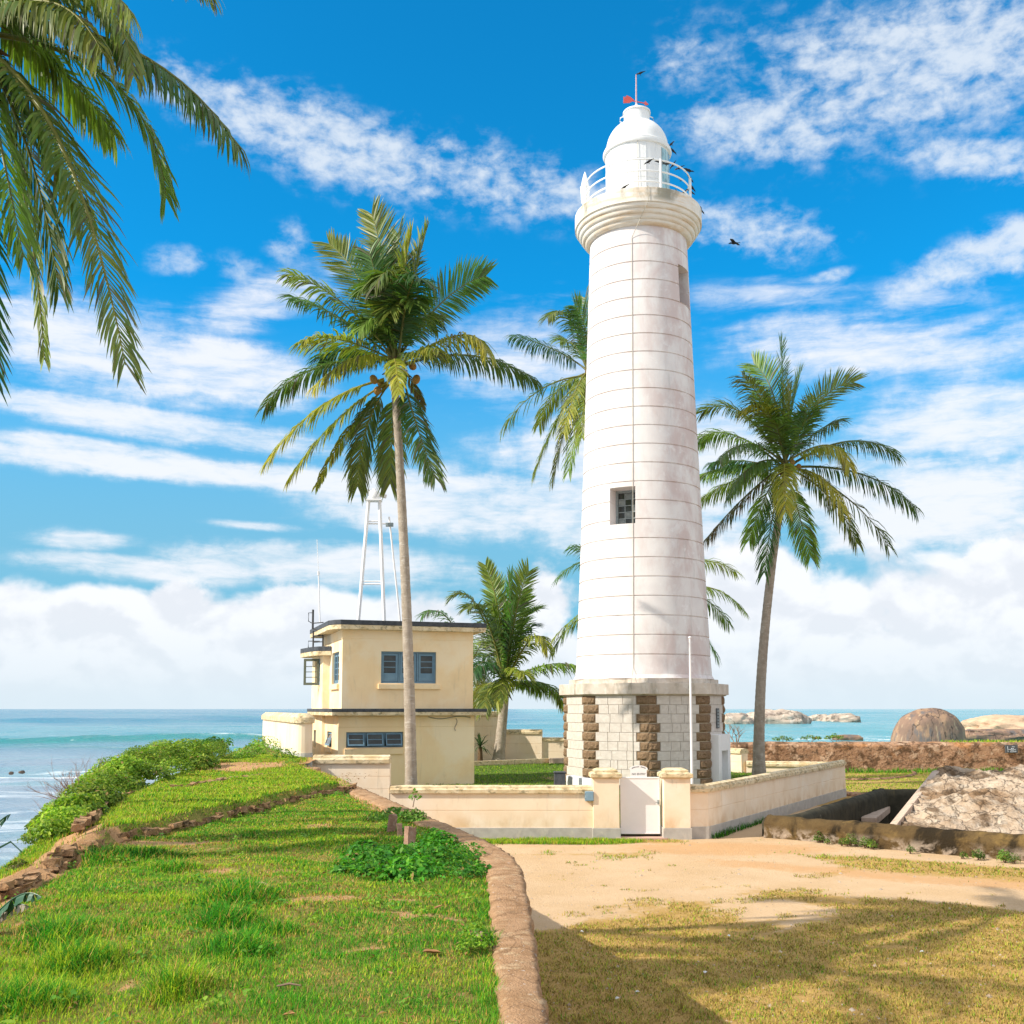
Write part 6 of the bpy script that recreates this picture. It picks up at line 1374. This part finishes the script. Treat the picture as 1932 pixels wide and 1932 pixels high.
WEEDL = ['tallest weed near the left end of the mossy parapet', 'tiny weed just right of the first tall weed at the parapet', 'large bushy weed in front of the dark stain on the parapet', 'small weed touching the left side of the large bushy weed', 'yellowish weed right of the large bushy weed at the parapet', 'weed leaning on the right of the yellowish weed', 'single low weed halfway along the mossy parapet', 'weed below the pale plaster patch near the right of the parapet', 'smallest weed right of the halfway weed', 'big weed clump close to the right picture edge', 'weed at the very right picture edge under the parapet']
for i, (px, row, s) in enumerate(((1546, 1589, .16), (1562, 1592, .09), (1605, 1596, .2), (1590, 1595, .12), (1633, 1599, .16), (1646, 1601, .14), (1718, 1609, .12), (1846, 1622, .16), (1818, 1619, .1), (1895, 1627, .18), (1912, 1629, .16))):
    p = onz(px, row, .02); shrub('weed', WEEDL[i], [(np.array(p) + np.array([0, 0, s * .8]), s), (np.array(p) + np.array([s * .5, -.03, s * .35]), s * .7), (np.array(p) + np.array([-s * .6, -.03, s * .4]), s * .6)], 5200, .055, [(.11, .20, .03), (.20, .26, .04), (.08, .16, .02)], 40 + i, 4, 'weed', 1.1)['group'] = 'weeds along the mossy parapet'
for i, (px, row, lb) in enumerate(((1478, 1396, 'small green plant on top of the rampart wall nearest the right palm'), (1530, 1394, 'bushy green plant on the rampart wall top, midway to the boulder'), (1575, 1393, 'small bright plant on the rampart wall top below the flat black rock'))):
    p = at(px, row + 2, 67.3); shrub('wall_plant', lb, [(np.array(p) + np.array([0, 0, .12]), .3), (np.array(p) + np.array([.4, 0, .06]), .25), (np.array(p) + np.array([-.45, 0, .05]), .25)], 1000, .13, [(.12, .24, .03), (.20, .30, .04)], 60 + i, 3, 'plant')
# leafless bush on the cliff edge, and the little dead tree on the rampart wall
def bare_bush(name, label, base, n, L, spread, seed, r0=.012, mat=twig_m):
    th = thing(name, tuple(base), label, 'bush'); r = random.Random(seed); mb = MB()
    def grow(p, d, l, rad_, lev):
        q = p + d * l * .5 + Vector((r.uniform(-.06, .06), r.uniform(-.06, .06), r.uniform(-.03, .05))) * l; e = q + (d + Vector((r.uniform(-.3, .3), r.uniform(-.3, .3), r.uniform(-.1, .25)))).normalized() * l * .5
        mb.tube([p, q, e], [rad_, rad_ * .8, rad_ * .55], 4, cap=False)
        if lev: 
            for _ in range(r.choice((2, 3))): grow(p.lerp(e, r.uniform(.45, 1.)), (d + Vector((r.uniform(-.7, .7), r.uniform(-.7, .7), r.uniform(-.2, .6)))).normalized(), l * r.uniform(.5, .75), rad_ * .55, lev - 1)
    for i in range(n):
        a = r.uniform(*spread); d = Vector((math.cos(a), r.uniform(-.5, .5), math.sin(a))).normalized(); grow(Vector(base), d, L * r.uniform(.5, .8), r0, 3)
    mb.build('branches', mat, th); return th
bare_bush('bare_bush', 'leafless pinkish twiggy bush hanging over the shallows', onz(160, 1535, 1.75), 20, .85, (1.2, 3.3), 5, .011, M('pink_twig', (.36, .20, .15), (.28, .16, .12), 9, .9, (), 0))
bare_bush('dead_tree', 'thin bare dead sapling standing on the rampart wall', at(1390, 1412, 66), 3, 1.6, (1.0, 2.1), 9, .04)
# spiky plant, banana leaves
def spiky():
    b = Vector((xat(906, 1437, 57), 57., .95)); th = thing('spiky_plant', tuple(b), 'dark spiky plant in the shade between house and small palm', 'plant'); r = random.Random(4); MB().tube([b, b + Vector((0, 0, .9))], [.16, .10], 8).build('stem', spathe_m, th)
    c = b + Vector((0, 0, .95)); mb = MB()
    for i in range(46):
        a = r.random() * 6.283; el = r.uniform(-.5, 1.4); L = r.uniform(.7, 1.15); d = Vector((math.cos(a) * math.cos(el), math.sin(a) * math.cos(el), math.sin(el))); s = Vector((-d.y, d.x, 0)).normalized() * .035; m_ = c + d * L * .55; e = c + d * L + Vector((0, 0, -.25 * L))
        mb.add([c - s, c + s, m_ + s, m_ - s, e], [(0, 1, 2, 3), (3, 2, 4)])
    mb.build('blades', M('spiky_green', (.035, .075, .02), (.06, .11, .03), 4, .5, (), 0), th)
spiky()
banana_g = M('banana_leaf', (.022, .085, .045), (.035, .11, .05), 6, .4, [((.30, .27, .16), (5, 5, 5), .66, .76, .6)], .1, 30, .4)
banana_d = M('dry_banana_leaf', (.42, .36, .30), (.30, .24, .18), 9, .8, (), .2, 30)
def banana():
    base = Vector((-4.9, 8.6, .7)); th = thing('banana_plant', tuple(base), 'dark banana plant with torn leaves at the lower left edge', 'banana plant')
    def blade(p0, p1, p2, w, torn, hang, mat, seed):
        r = random.Random(seed); mb = MB(); n = 26; p0, p1, p2 = Vector(p0), Vector(p1), Vector(p2); row = []
        for i in range(n + 1):
            t = i / n; c = p0 * (1 - t) ** 2 + p1 * 2 * t * (1 - t) + p2 * t * t; d = ((p1 - p0) * (1 - t) + (p2 - p1) * t).normalized(); s = d.cross(Vector((0, 0, 1))).normalized(); ww = w * math.sin(math.pi * min(1, .12 + .88 * t)) ** .6
            row.append((c, s, ww, d))
        for i in range(n):
            for sd in (-1, 1):
                if r.random() < torn * .25: continue
                (c, s, w0, d), (c2, s2, w1, _) = row[i], row[i + 1]; h = hang * r.uniform(.8, 1.15); k = r.uniform(.7, 1.05)
                e1 = c + (s * sd * (1 - h) - Vector((0, 0, h))) * w0 * k; e2 = c2 + (s2 * sd * (1 - h) - Vector((0, 0, h))) * w1 * k * (1 - torn * r.random() * .5)
                if torn: e2 = e2.lerp(e1, torn * .35)
                m1, m2 = (c + e1) / 2 + Vector((0, 0, .12 * w0)), (c2 + e2) / 2 + Vector((0, 0, .12 * w1)); mb.add([c, c2, m2, e2, e1, m1], [(0, 1, 2, 5), (5, 2, 3, 4)])
        o = mb.build('leaf', mat, th); q = MB(); q.tube([tuple(x[0] + Vector((0, 0, .004))) for x in row], [.012 * (1 - i / (n + 2)) + .002 for i in range(n + 1)], 5); q.build('midrib', banana_g, o)
    blade(base, at(-5, 1625, 8.2), at(78, 1694, 8.0), .17, .25, .72, banana_g, 1)
    blade(base, at(-30, 1660, 8.3), at(55, 1712, 8.1), .16, .9, .95, banana_d, 2)
    blade(base, at(-60, 1560, 8.8), at(20, 1537, 9.0), .20, .6, .7, banana_g, 3)
    MB().tube([at(-40, 1620, 8.6), at(20, 1588, 8.8), at(42, 1608, 8.8)], [.012, .008, .005], 5).build('stalk', banana_g, th)
    MB().tube([base + Vector((-.2, .2, -2.)), base], [.09, .06], 8).build('stem', banana_g, th)
banana()
# stone stubs, litter
for px, row, w, h, lb in ((739, 1572, .115, .19, 'flat-topped pinkish stone stub furthest back in the ground cover'), (754, 1580, .07, .14, 'smallest stone stub, between the two others in the ground cover'), (773, 1600, .105, .20, 'dark-sided stone stub nearest the camera in the ground cover')):
    p = onz(px, row, ZR); o = link('stone_stub', rough_stone(int(px), .10).copy(), None, (p.x, p.y, ZR + h * .55), (random.uniform(-.1, .1), .12, random.random() * 3), (w, w * .9, h * 1.45)); o.data.materials[0] = stub_m; tag(o, lb, 'stone stub', 'stone stubs on the lawn')
def fallen_leaf(px, row, L, rz, label, z=ZR, name='fallen_leaf'):
    p = onz(px, row, z + .03); mb = MB(); n = 6; vs, fs = [], []
    for i in range(n + 1):
        t = i / n; w = L * .30 * math.sin(math.pi * (.06 + .9 * t)) * (1 + .2 * math.sin(t * 9)); x = (t - .5) * L; zz = .02 * L * 8 * (t - .5) ** 2
        vs += [(x, -w, zz + w * .5), (x, 0, zz), (x, w, zz + w * .6)]
    for i in range(n): a = i * 3; fs += [(a, a + 1, a + 4, a + 3), (a + 1, a + 2, a + 5, a + 4)]
    me = mb.add(vs, fs).mesh(name, litter_m, True); o = link(name, me, None, tuple(p), (random.uniform(-.2, .2), random.uniform(-.2, .2), rz)); return tag(o, label, 'leaf', 'fallen leaves on the grass')
fallen_leaf(815, 1798, .13, .3, 'largest curled brown leaf on the lawn near the parapet'); fallen_leaf(828, 1712, .09, .8, 'brown dead leaf on the lawn just below the ground cover'); fallen_leaf(545, 1915, .07, .2, 'brown dead leaf at the bottom of the lawn')
fallen_leaf(365, 1732, .07, 1., 'small brown leaf in the middle of the lawn by the long grass tuft'); fallen_leaf(545, 1710, .08, -.4, 'reddish dead leaf right of the tall dark grass tuft'); fallen_leaf(735, 1836, .06, 2., 'small tan leaf in the foreground lawn left of the large curled leaf')
for px, row, L, a, lb in ((497, 1668, .32, -.9, 'thin pale stick lying on the lawn'), (545, 1860, .14, .1, 'short reddish twig in the foreground lawn')):
    p = onz(px, row, ZR + .05); d = Vector((math.cos(a), math.sin(a), 0)) * L / 2; solo(MB().tube([p - d, p + Vector((0, .01, .01)), p + d], [.006, .008, .004], 6), 'stick', twig_m, lb, 'stick', 'sticks on the lawn')
paper = M('white_litter', (.75, .75, .74), None, 4, .7, (), 0)
for px, row, lb in ((1375, 1766, 'white scrap of litter on the dry turf, furthest back'), (1330, 1835, 'white scrap of litter in the middle of the dry turf'), (1740, 1796, 'white scrap of litter at the right of the dry turf'), (1203, 1872, 'white scrap of litter nearest the parapet foot'), (1165, 1884, 'tiny white scrap beside the green weeds under the parapet'), (1098, 1758, 'white scrap of litter close under the parapet')):
    p = onz(px, row, .05); mb = MB(); mb.add([(-.034, -.02, 0), (.027, -.024, .014), (.037, .02, .003), (-.02, .024, .017), (0, 0, .028)], [(0, 1, 4), (1, 2, 4), (2, 3, 4), (3, 0, 4), (3, 2, 1, 0)]); o = link('litter_scrap', mb.mesh('litter_scrap', paper), None, tuple(p), (0, 0, random.random() * 3)); tag(o, lb, 'litter', 'scraps of litter on the ground')

# grass
def blades(Pg, h, w, lean, col, r, bend=.5):
    n = len(Pg); a = r.random(n) * 6.283; d = np.stack([np.cos(a), np.sin(a), np.zeros(n)], 1); s = np.stack([-np.sin(a), np.cos(a), np.zeros(n)], 1)
    Z = np.array([0, 0, 1.]); l = lean * r.uniform(.3, 1.4, n)
    m = Pg + Z * (h * .55)[:, None] + d * (h * l * .35)[:, None]; t = Pg + Z * (h * (1 - bend * .25 * l))[:, None] + d * (h * l)[:, None]; ww = s * w[:, None]
    V = np.stack([Pg - ww, Pg + ww, m - ww * .75, m + ww * .75, t], 1).reshape(-1, 3); o = np.arange(n)[:, None] * 5
    F = np.concatenate([o + np.array([0, 1, 3]), o + np.array([0, 3, 2]), o + np.array([2, 3, 4])], 1).reshape(-1, 3)
    return V, F, np.repeat(col, 5, axis=0)
def colmix(r, n, w):
    """w: list of (weight array or number, colour)"""
    W = np.stack([np.broadcast_to(np.asarray(a, float), n) for a, _ in w], 1).clip(0); W = np.cumsum(W, 1) / W.sum(1, keepdims=True); k = (r.random(n)[:, None] > W).sum(1).clip(0, len(w) - 1)
    return np.array([c for _, c in w])[k] * r.uniform(.7, 1.3, n)[:, None]
LUSH, MIDG, YELG, DRY, STRAW = (.052, .28, .014), (.145, .37, .020), (.42, .54, .028), (.54, .31, .08), (.64, .47, .14)
def lawn():
    r = np.random.default_rng(5); n = 420000
    y = 3.4 * (34 / 3.4) ** (r.random(n) ** .92); xl_, xr_ = np.maximum(xcliff(y) - .6, -.55 * y - 1.8), xin(y) + .03
    x = xl_ + (xr_ - xl_) * r.random(n); P2 = np.stack([x, y], 1)
    pm = pathmask(P2); keep = r.random(n) > np.clip(pm * 1.15 - .05, 0, .97); keep &= ~((y > 32.6) & (x > -6.6)); P2 = P2[keep]; pm = pm[keep]; x, y = P2.T; n = len(P2)
    tuft = np.zeros(n); yel = np.zeros(n); dark = np.zeros(n)
    def spot(px, row, rx, ry, k=1.): c = onz(px, row, ZR); return k * sst(1.25, .25, np.hypot((x - c.x) / rx, (y - c.y) / ry))
    for px, row, rx, ry, k in ((446, 1700, .40, .55, 1.), (424, 1745, .34, .4, .9), (450, 1800, .28, .3, .7), (105, 1768, .38, .45, .7), (140, 1815, .3, .3, .8), (30, 1880, .4, .35, .8), (335, 1872, .22, .25, 1.), (520, 1760, .25, .25, .5), (180, 1620, .6, .5, .8), (270, 1612, .5, .4, .6), (330, 1635, .3, .3, .5), (240, 1760, .3, .3, .4)):
        q = spot(px, row, rx, ry, k); tuft = np.maximum(tuft, q); dark = np.maximum(dark, q if px != 335 else q * .1)
    for px, row, rx, ry, k in ((300, 1700, .9, .5, .9), (40, 1830, .9, 1.2, 1.2), (200, 1900, .7, .4, .9), (335, 1872, .3, .3, .9), (470, 1640, .9, .7, .7), (600, 1590, .9, .8, .6), (560, 1560, .9, .7, .5), (820, 1830, .4, .5, .4), (600, 1640, .4, .4, .6), (860, 1830, .3, .4, .4)): yel = np.maximum(yel, spot(px, row, rx, ry, k))
    cool = np.maximum(spot(760, 1760, .9, 1.0, .8), np.maximum(spot(600, 1640, .8, .6, .5), spot(640, 1880, .7, .4, .5)))
    beyond = (x < xridge(y) - .05) | (y > 22.3)
    q1 = vnoise(P2, 1.3, 91); q2 = vnoise(P2, 3.2, 92); q3 = .7 * vnoise(P2, 1.7, 97) + .5 * vnoise(P2, 4.5, 98)
    yel = np.maximum(yel + .35 * q1, .75 * beyond)
    h = (.022 + .022 * r.random(n)) * (1 + .35 * q2) * (1 + .5 * q3.clip(-.6, 1)) + tuft * r.uniform(.06, .24, n) + yel.clip(0, 1) * .02 * r.random(n) + beyond * .03 * r.random(n)
    h *= np.where((xin(y) - x) < .12, 1.3, 1)
    near_edge = sst(.30, 0, xin(y) - x) * sst(14, 8, y)
    col = colmix(r, n, [(.30 + 1.1 * q3.clip(0, 1) + dark * 4 + cool * 1.5 + .3 * near_edge, LUSH), (.8 + .5 * q2, MIDG), (.25 + yel.clip(0, 2) * 2.2, YELG), (.16 + 1.1 * (-q3).clip(0, 1) + pm * 2., DRY), (.06 + .5 * (-q3).clip(0, 1) + yel.clip(0, 1) * .15, STRAW)])
    h = h + near_edge * .03 * r.random(n)
    Pg = np.column_stack([P2, H(P2) - .004]); w = (.0022 + .0008 * r.random(n)) * np.clip(y / 7., .75, 3.2) * (1 + tuft * .5)
    V, F, C = blades(Pg, h, w, .8 + tuft * .15, col, r)
    tag(link('lawn_grass', npmesh('lawn_grass', V, F, grass_m, C)), 'short green grass with long tufts covering the rampart lawn', 'grass', kind='stuff')
lawn()
def weeds_and_litter():
    r = np.random.default_rng(19); n = 300; y = 4.0 * (24 / 4.) ** r.random(n); x = np.maximum(xridge(y) + .1, -.52 * y - .5); x = x + (xin(y) - .1 - x) * r.random(n); P2 = np.stack([x, y], 1); q = vnoise(P2, 1.5, 99); P2 = P2[q > -.1]
    Pl, Nl, Cl = [], [], []
    for (x_, y_) in P2:
        k = r.integers(7, 22); a = r.random(k) * 6.28; rad_ = r.uniform(.01, .11, k); Pl.append(np.column_stack([x_ + np.cos(a) * rad_, y_ + np.sin(a) * rad_, ZR + .03 + r.uniform(0, .06, k)])); Nl.append(np.column_stack([np.cos(a) * .6, np.sin(a) * .6, np.ones(k)])); Cl.append(np.tile(np.array([(.12, .30, .03), (.17, .34, .035), (.26, .40, .04)])[r.integers(0, 3)], (k, 1)) * r.uniform(.8, 1.2, (k, 1)))
    Pl, Nl, Cl = np.concatenate(Pl), np.concatenate(Nl), np.concatenate(Cl); Pl[:, 2] += H(Pl[:, :2]) - ZR
    tag(leafobj('lawn_weeds', leaves(Pl, Nl, r.uniform(.022, .048, len(Pl)), Cl, r, .3, .75)), 'small broad-leaved weeds sprinkled through the rampart lawn', 'weeds', kind='stuff')
    n = 700; y = 4.0 * (26 / 4.) ** r.random(n); x = np.maximum(xridge(y) + .1, -.52 * y - .5); x = x + (xin(y) - x) * r.random(n); P2 = np.stack([x, y], 1); Pl = np.column_stack([P2, H(P2) + .025])
    tag(leafobj('leaf_litter', leaves(Pl, np.column_stack([r.normal(size=(n, 2)) * .3, np.ones(n)]), r.uniform(.02, .07, n), np.array([(.34, .17, .07), (.46, .26, .12), (.25, .12, .05)])[r.integers(0, 3, n)], r, .4, .4)), 'small dead leaves and stalks scattered over the rampart lawn', 'leaf litter', kind='stuff')
weeds_and_litter()
def turf():
    r = np.random.default_rng(6); n = 330000
    y = 9.5 * (33. / 9.5) ** (r.random(n) ** 1.05); x0, x1 = xout(y) + .03, .52 * y + 2.5; x = x0 + (x1 - x0) * r.random(n); P2 = np.stack([x, y], 1)
    d = dirtmask(P2); q1, q2 = vnoise(P2, 1.1, 93), vnoise(P2, 3.3, 94)
    cl_ = .55 * vnoise(P2, 2.4, 95) + .45 * vnoise(P2, 6.5, 96); dens = (1 - sst(-.10, .22, d - .42 + .75 * cl_ + .45 * q1)) * (.75 + .4 * q2).clip(.12, 1) ; dens = np.maximum(dens, .9 * sst(1.1, .2, x - xout(y)) * sst(13.5, 11.5, y))
    far_ = ((x > PA.x - .2) & (y > PA.y - (x - PA.x) * (PA.y - PB.y) / (PB.x - PA.x) + .05)) | ((x < 6.6) & (y > 32.15)) | inpoly(P2, PIT)
    keep = (r.random(n) < dens) & ~far_ & (r.random(n) > pathm(P2)); P2 = P2[keep]; x, y = P2.T; n = len(P2); q1 = q1[keep]; q2 = q2[keep]
    green = sst(1.6, .3, x - xout(y)) * sst(13.5, 11.5, y) * 6 + sst(24, 31, y) * 1.2 + .5 * (q1).clip(0, 1)
    h = (.028 + .03 * r.random(n)) * (1 + .4 * q2) + green.clip(0, 2) * .02 * r.random(n) + (r.random(n) < .03) * .05
    col = colmix(r, n, [(.16 + green, MIDG), (.28 + green * .6, YELG), (1.1, (.48, .33, .075)), (.9, (.60, .44, .12)), (.45, (.30, .18, .05))])
    w = (.0022 + .001 * r.random(n)) * np.clip(y / 8., .9, 3.4); Pg = np.column_stack([P2, sandz(P2) - .004])
    V, F, C = blades(Pg, h, w, 1.0, col, r)
    tag(link('dry_turf_grass', npmesh('dry_turf_grass', V, F, grass_m, C)), 'sparse dry yellowish grass over the sandy ground', 'grass', kind='stuff')
turf()
def patch(name, label, poly, n, zf, h0, h1, wts, w0, seed, dens=None):
    r = np.random.default_rng(seed); pl = np.array(poly); lo, hi_ = pl.min(0), pl.max(0); P2 = lo + (hi_ - lo) * r.random((n, 2)); P2 = P2[inpoly(P2, poly)]
    if dens: P2 = P2[r.random(len(P2)) < dens(P2)]
    n = len(P2); h = r.uniform(h0, h1, n) * (1 + .4 * vnoise(P2, 2., seed)); V, F, C = blades(np.column_stack([P2, zf(P2) - .005]), h, w0 * r.uniform(.7, 1.3, n), .7, colmix(r, n, wts), r)
    tag(link(name, npmesh(name, V, F, grass_m, C)), label, 'grass', kind='stuff')
patch('yard_grass', 'vivid green grass on the lawn inside the boundary wall', YARD, 90000, yardz, .03, .09, [(1., (.06, .17, .012)), (1., MIDG), (.6, YELG)], .009, 51)
patch('far_turf_grass', 'yellow-green turf between the pit and the rampart wall', [(15.2, 48.8), (34, 48.8), (40, 67), (10, 66), (10.6, 50.5)], 60000, lambda P: np.zeros(len(P)) + .0, .03, .08, [(.7, MIDG), (1., YELG), (.6, (.36, .30, .09))], .014, 52)
wtop = [(20, 67.0), (62, 69.0), (62, 69.9), (20, 67.9)]
patch('wall_top_grass', 'strip of grass along the top of the rampart wall', [(27.2, 66.9), (62, 68.8), (62, 70.), (27.2, 68.)], 9000, lambda P: np.zeros(len(P)) + zbw - .03, .06, .20, [(.6, MIDG), (1., YELG), (.4, STRAW)], .016, 53)
patch('wall_foot_grass', 'taller green grass at the foot of the rampart wall', [(14, 65.3), (40, 67.), (40, 66.2), (14, 64.6)], 9000, lambda P: np.zeros(len(P)), .12, .40, [(1., LUSH), (1., MIDG)], .014, 54)
c0, c1 = onz(1342, 1583, 0), onz(1445, 1549, 0)
patch('wall_edge_grass', 'dense green grass growing along the foot of the right boundary wall', [(c0.x - .1, c0.y + .35), (c0.x + .15, c0.y - .05), (c1.x + .1, c1.y - .2), (c1.x - .25, c1.y + .25)], 7000, lambda P: np.zeros(len(P)), .10, .26, [(1., LUSH), (1., (.05, .13, .02)), (.3, MIDG)], .010, 55)
patch('gate_side_grass', 'thin green grass along the foot of the left boundary wall', [(-1.8, 32.25), (3.4, 32.25), (3.9, 31.6), (3., 31.0), (-1.8, 31.3)], 9000, lambda P: np.zeros(len(P)), .04, .13, [(1., MIDG), (1., YELG), (.3, DRY)], .008, 56)

def pebbles():
    r = np.random.default_rng(77); n = 2600; y = 10 * (32 / 10.) ** r.random(n); x = xout(y) + .1 + (.52 * y + 2 - xout(y)) * r.random(n); P2 = np.stack([x, y], 1)
    ok = ~inpoly(P2, PIT) & (y < 31.5) & ~((x > PA.x - .4) & (y > PA.y - .4 - (x - PA.x) * (PA.y - PB.y) / (PB.x - PA.x))); P2 = P2[ok]; n = len(P2)
    s = r.uniform(.008, .03, n) * (1 + (r.random(n) < .05) * 1.2); B = np.array([(1, 0, 0), (-.4, .8, 0), (-.5, -.8, 0), (.1, .1, .7)]); a = r.random(n) * 6.28; c_, s_ = np.cos(a), np.sin(a)
    V = B[None] * s[:, None, None]; V = np.stack([V[..., 0] * c_[:, None] - V[..., 1] * s_[:, None], V[..., 0] * s_[:, None] + V[..., 1] * c_[:, None], V[..., 2]], -1) + np.column_stack([P2, sandz(P2)])[:, None]
    F = (np.arange(n)[:, None, None] * 4 + np.array([(0, 1, 3), (1, 2, 3), (2, 0, 3)])[None]).reshape(-1, 3)
    tag(link('gravel', npmesh('gravel', V.reshape(-1, 3), F, M('grit_stone', (.34, .22, .14), (.56, .46, .36), 9, .9, (), 0))), 'scattered small stones on the sandy ground', 'gravel', kind='stuff')
pebbles()

# ------------------------------------------------------------------ crows
def crow_mesh():
    S = [(.50, .0, .002), (.44, .0, .014), (.38, .008, .030), (.33, .022, .050), (.27, .024, .055), (.21, .004, .050), (.14, -.012, .075), (.02, -.022, .092), (-.12, -.030, .080), (-.24, -.036, .050), (-.32, -.045, .036), (-.50, -.062, .030)]
    mb = MB(); n = 9; vs = []
    for i, (x, z, r_) in enumerate(S):
        fl = 1. if x > -.2 else (.55 if x > -.3 else .28); wd = 1. if x > -.2 else (1. if x > -.3 else 1.6)
        for k in range(n): a = 6.283 * k / n; vs.append((x * .9, r_ * wd * math.cos(a), z + r_ * fl * math.sin(a)))
    fs = [(i * n + k, i * n + (k + 1) % n, (i + 1) * n + (k + 1) % n, (i + 1) * n + k) for i in range(len(S) - 1) for k in range(n)] + [tuple(range(n))[::-1], tuple(range((len(S) - 1) * n, len(S) * n))]
    return mb.add(vs, fs).mesh('body', crow_m, True, 70)
CB = crow_mesh(); mb = MB()
for s in (-1, 1): mb.tube([(.0, s * .035, -.08), (.02, s * .035, -.19)], .010, 5); mb.box((.045, s * .035, -.192), (.08, .03, .012))
CLEG = mb.mesh('legs', crow_m); mb = MB()
for s in (-1, 1): mb.hexa([(.13, s * .072, -.02), (-.10, s * .088, -.05), (-.34, s * .045, -.055), (-.05, s * .08, .02)], [(.13, s * .080, -.015), (-.10, s * .100, -.045), (-.35, s * .052, -.045), (-.05, s * .090, .03)])
CW = mb.mesh('folded_wings', crow_m)
mb = MB()
for s in (-1, 1):
    q = [(.14, s * .05, .02), (.16, s * .30, .13), (.02, s * .62, .05), (-.16, s * .60, .02), (-.10, s * .28, .09), (-.14, s * .05, .0)]
    mb.add([(a, b, c + .008) for a, b, c in q] + [(a, b, c - .008) for a, b, c in q], [(0, 1, 4, 5), (1, 2, 3, 4), (6, 11, 10, 7), (7, 10, 9, 8)] + [(i, 6 + i, 6 + (i + 1) % 6, (i + 1) % 6) for i in range(6)])
CFW = mb.mesh('spread_wings', crow_m)
def crow(p, rz, label, pitch=0., fly=False, s=.5):
    th = thing('crow', tuple(p), label, 'crow', 'crows round the lantern'); th.rotation_euler = (0, pitch, rz); th.scale = (s, s, s)
    for nm, me in (('body', CB),) + ((('spread_wings', CFW),) if fly else (('legs', CLEG), ('folded_wings', CW))):
        o = bpy.data.objects.new(nm, me); COL.objects.link(o); o.parent = th
    return th
ZL = lambda zx, zy: ((zx / 3.864 + 1380) / 1.325, (zy / 3.864 + 140) / 1.325)
def perch(zx, zy, rad_, front=True):
    px, row = ZL(zx, zy); x = at(px, row, TY).x - TX; k = max(-.999, min(.999, x / rad_)); y = TY - math.sqrt(1 - k * k) * rad_ * (1 if front else -1)
    return at(px, row, y)
crow(at(*ZL(850, 163), TY), math.pi - .2, 'crow perched on the tip of the weather vane pole', .35)
crow(perch(1150, 848, RE + .02), .3, 'upper of two crows clinging to the dome eave', -.7); crow(perch(1172, 915, RE + .05, False), .1, 'lower of two crows by the dome eave', .9)
crow(perch(932, 1018, RR), 2.8, 'crow on the top rail, furthest left of the rail row', .5); crow(perch(1037, 1020, RR), 3.4, 'crow on the top rail above the front white post', .1); crow(perch(1108, 1038, RR), 3.0, 'crow on the top rail before the glazed lantern panes', .05)
crow(perch(1164, 1052, RR, False), 2.6, 'crow with raised head on the rear rail just right of the lantern', .9); crow(perch(1228, 1078, RR), 2.9, 'crow on the top rail left of the right corner post', .45); crow(perch(1296, 1092, RR), .2, 'crow standing on the head of the right corner post', .15); crow(perch(1328, 1108, RR + .05, False), .1, 'crow on the top rail behind the right corner post', .2)
crow(perch(1248, 1190, RR, False), 2.2, 'crow hunched on the middle rail left of the corner post', -.5); crow(perch(1338, 1185, RR + .05, False), .6, 'crow on the middle rail right of the corner post', .7); crow(perch(1358, 1272, RR + .1, False), .5, 'crow on the bottom rail, outermost on the right', .8); crow(perch(1345, 1312, RR + .1, False), .4, 'crow on the gallery floor beyond the corner post', .5)
crow(perch(1195, 1300, RR - .25), 1.4, 'upright crow on the gallery floor right of the lantern', -.6); crow(perch(1262, 1325, RR - .1), 2.5, 'crow bending low on the gallery floor beside the corner post', .6); crow(perch(1412, 1440, RG + .02), .3, 'upper crow on the gallery rim at far right', .7); crow(perch(1442, 1490, RG + .05), .2, 'lower crow on the gallery rim at far right', .9)
crow(perch(690, 1270, RR + .2), 2.7, 'brownish crow alone on the gallery floor at the front left', .5, s=.55)
crow(at(1385, 458, 41), 2.5, 'crow flying with bent wings to the right of the tower', -.1, True, .6)
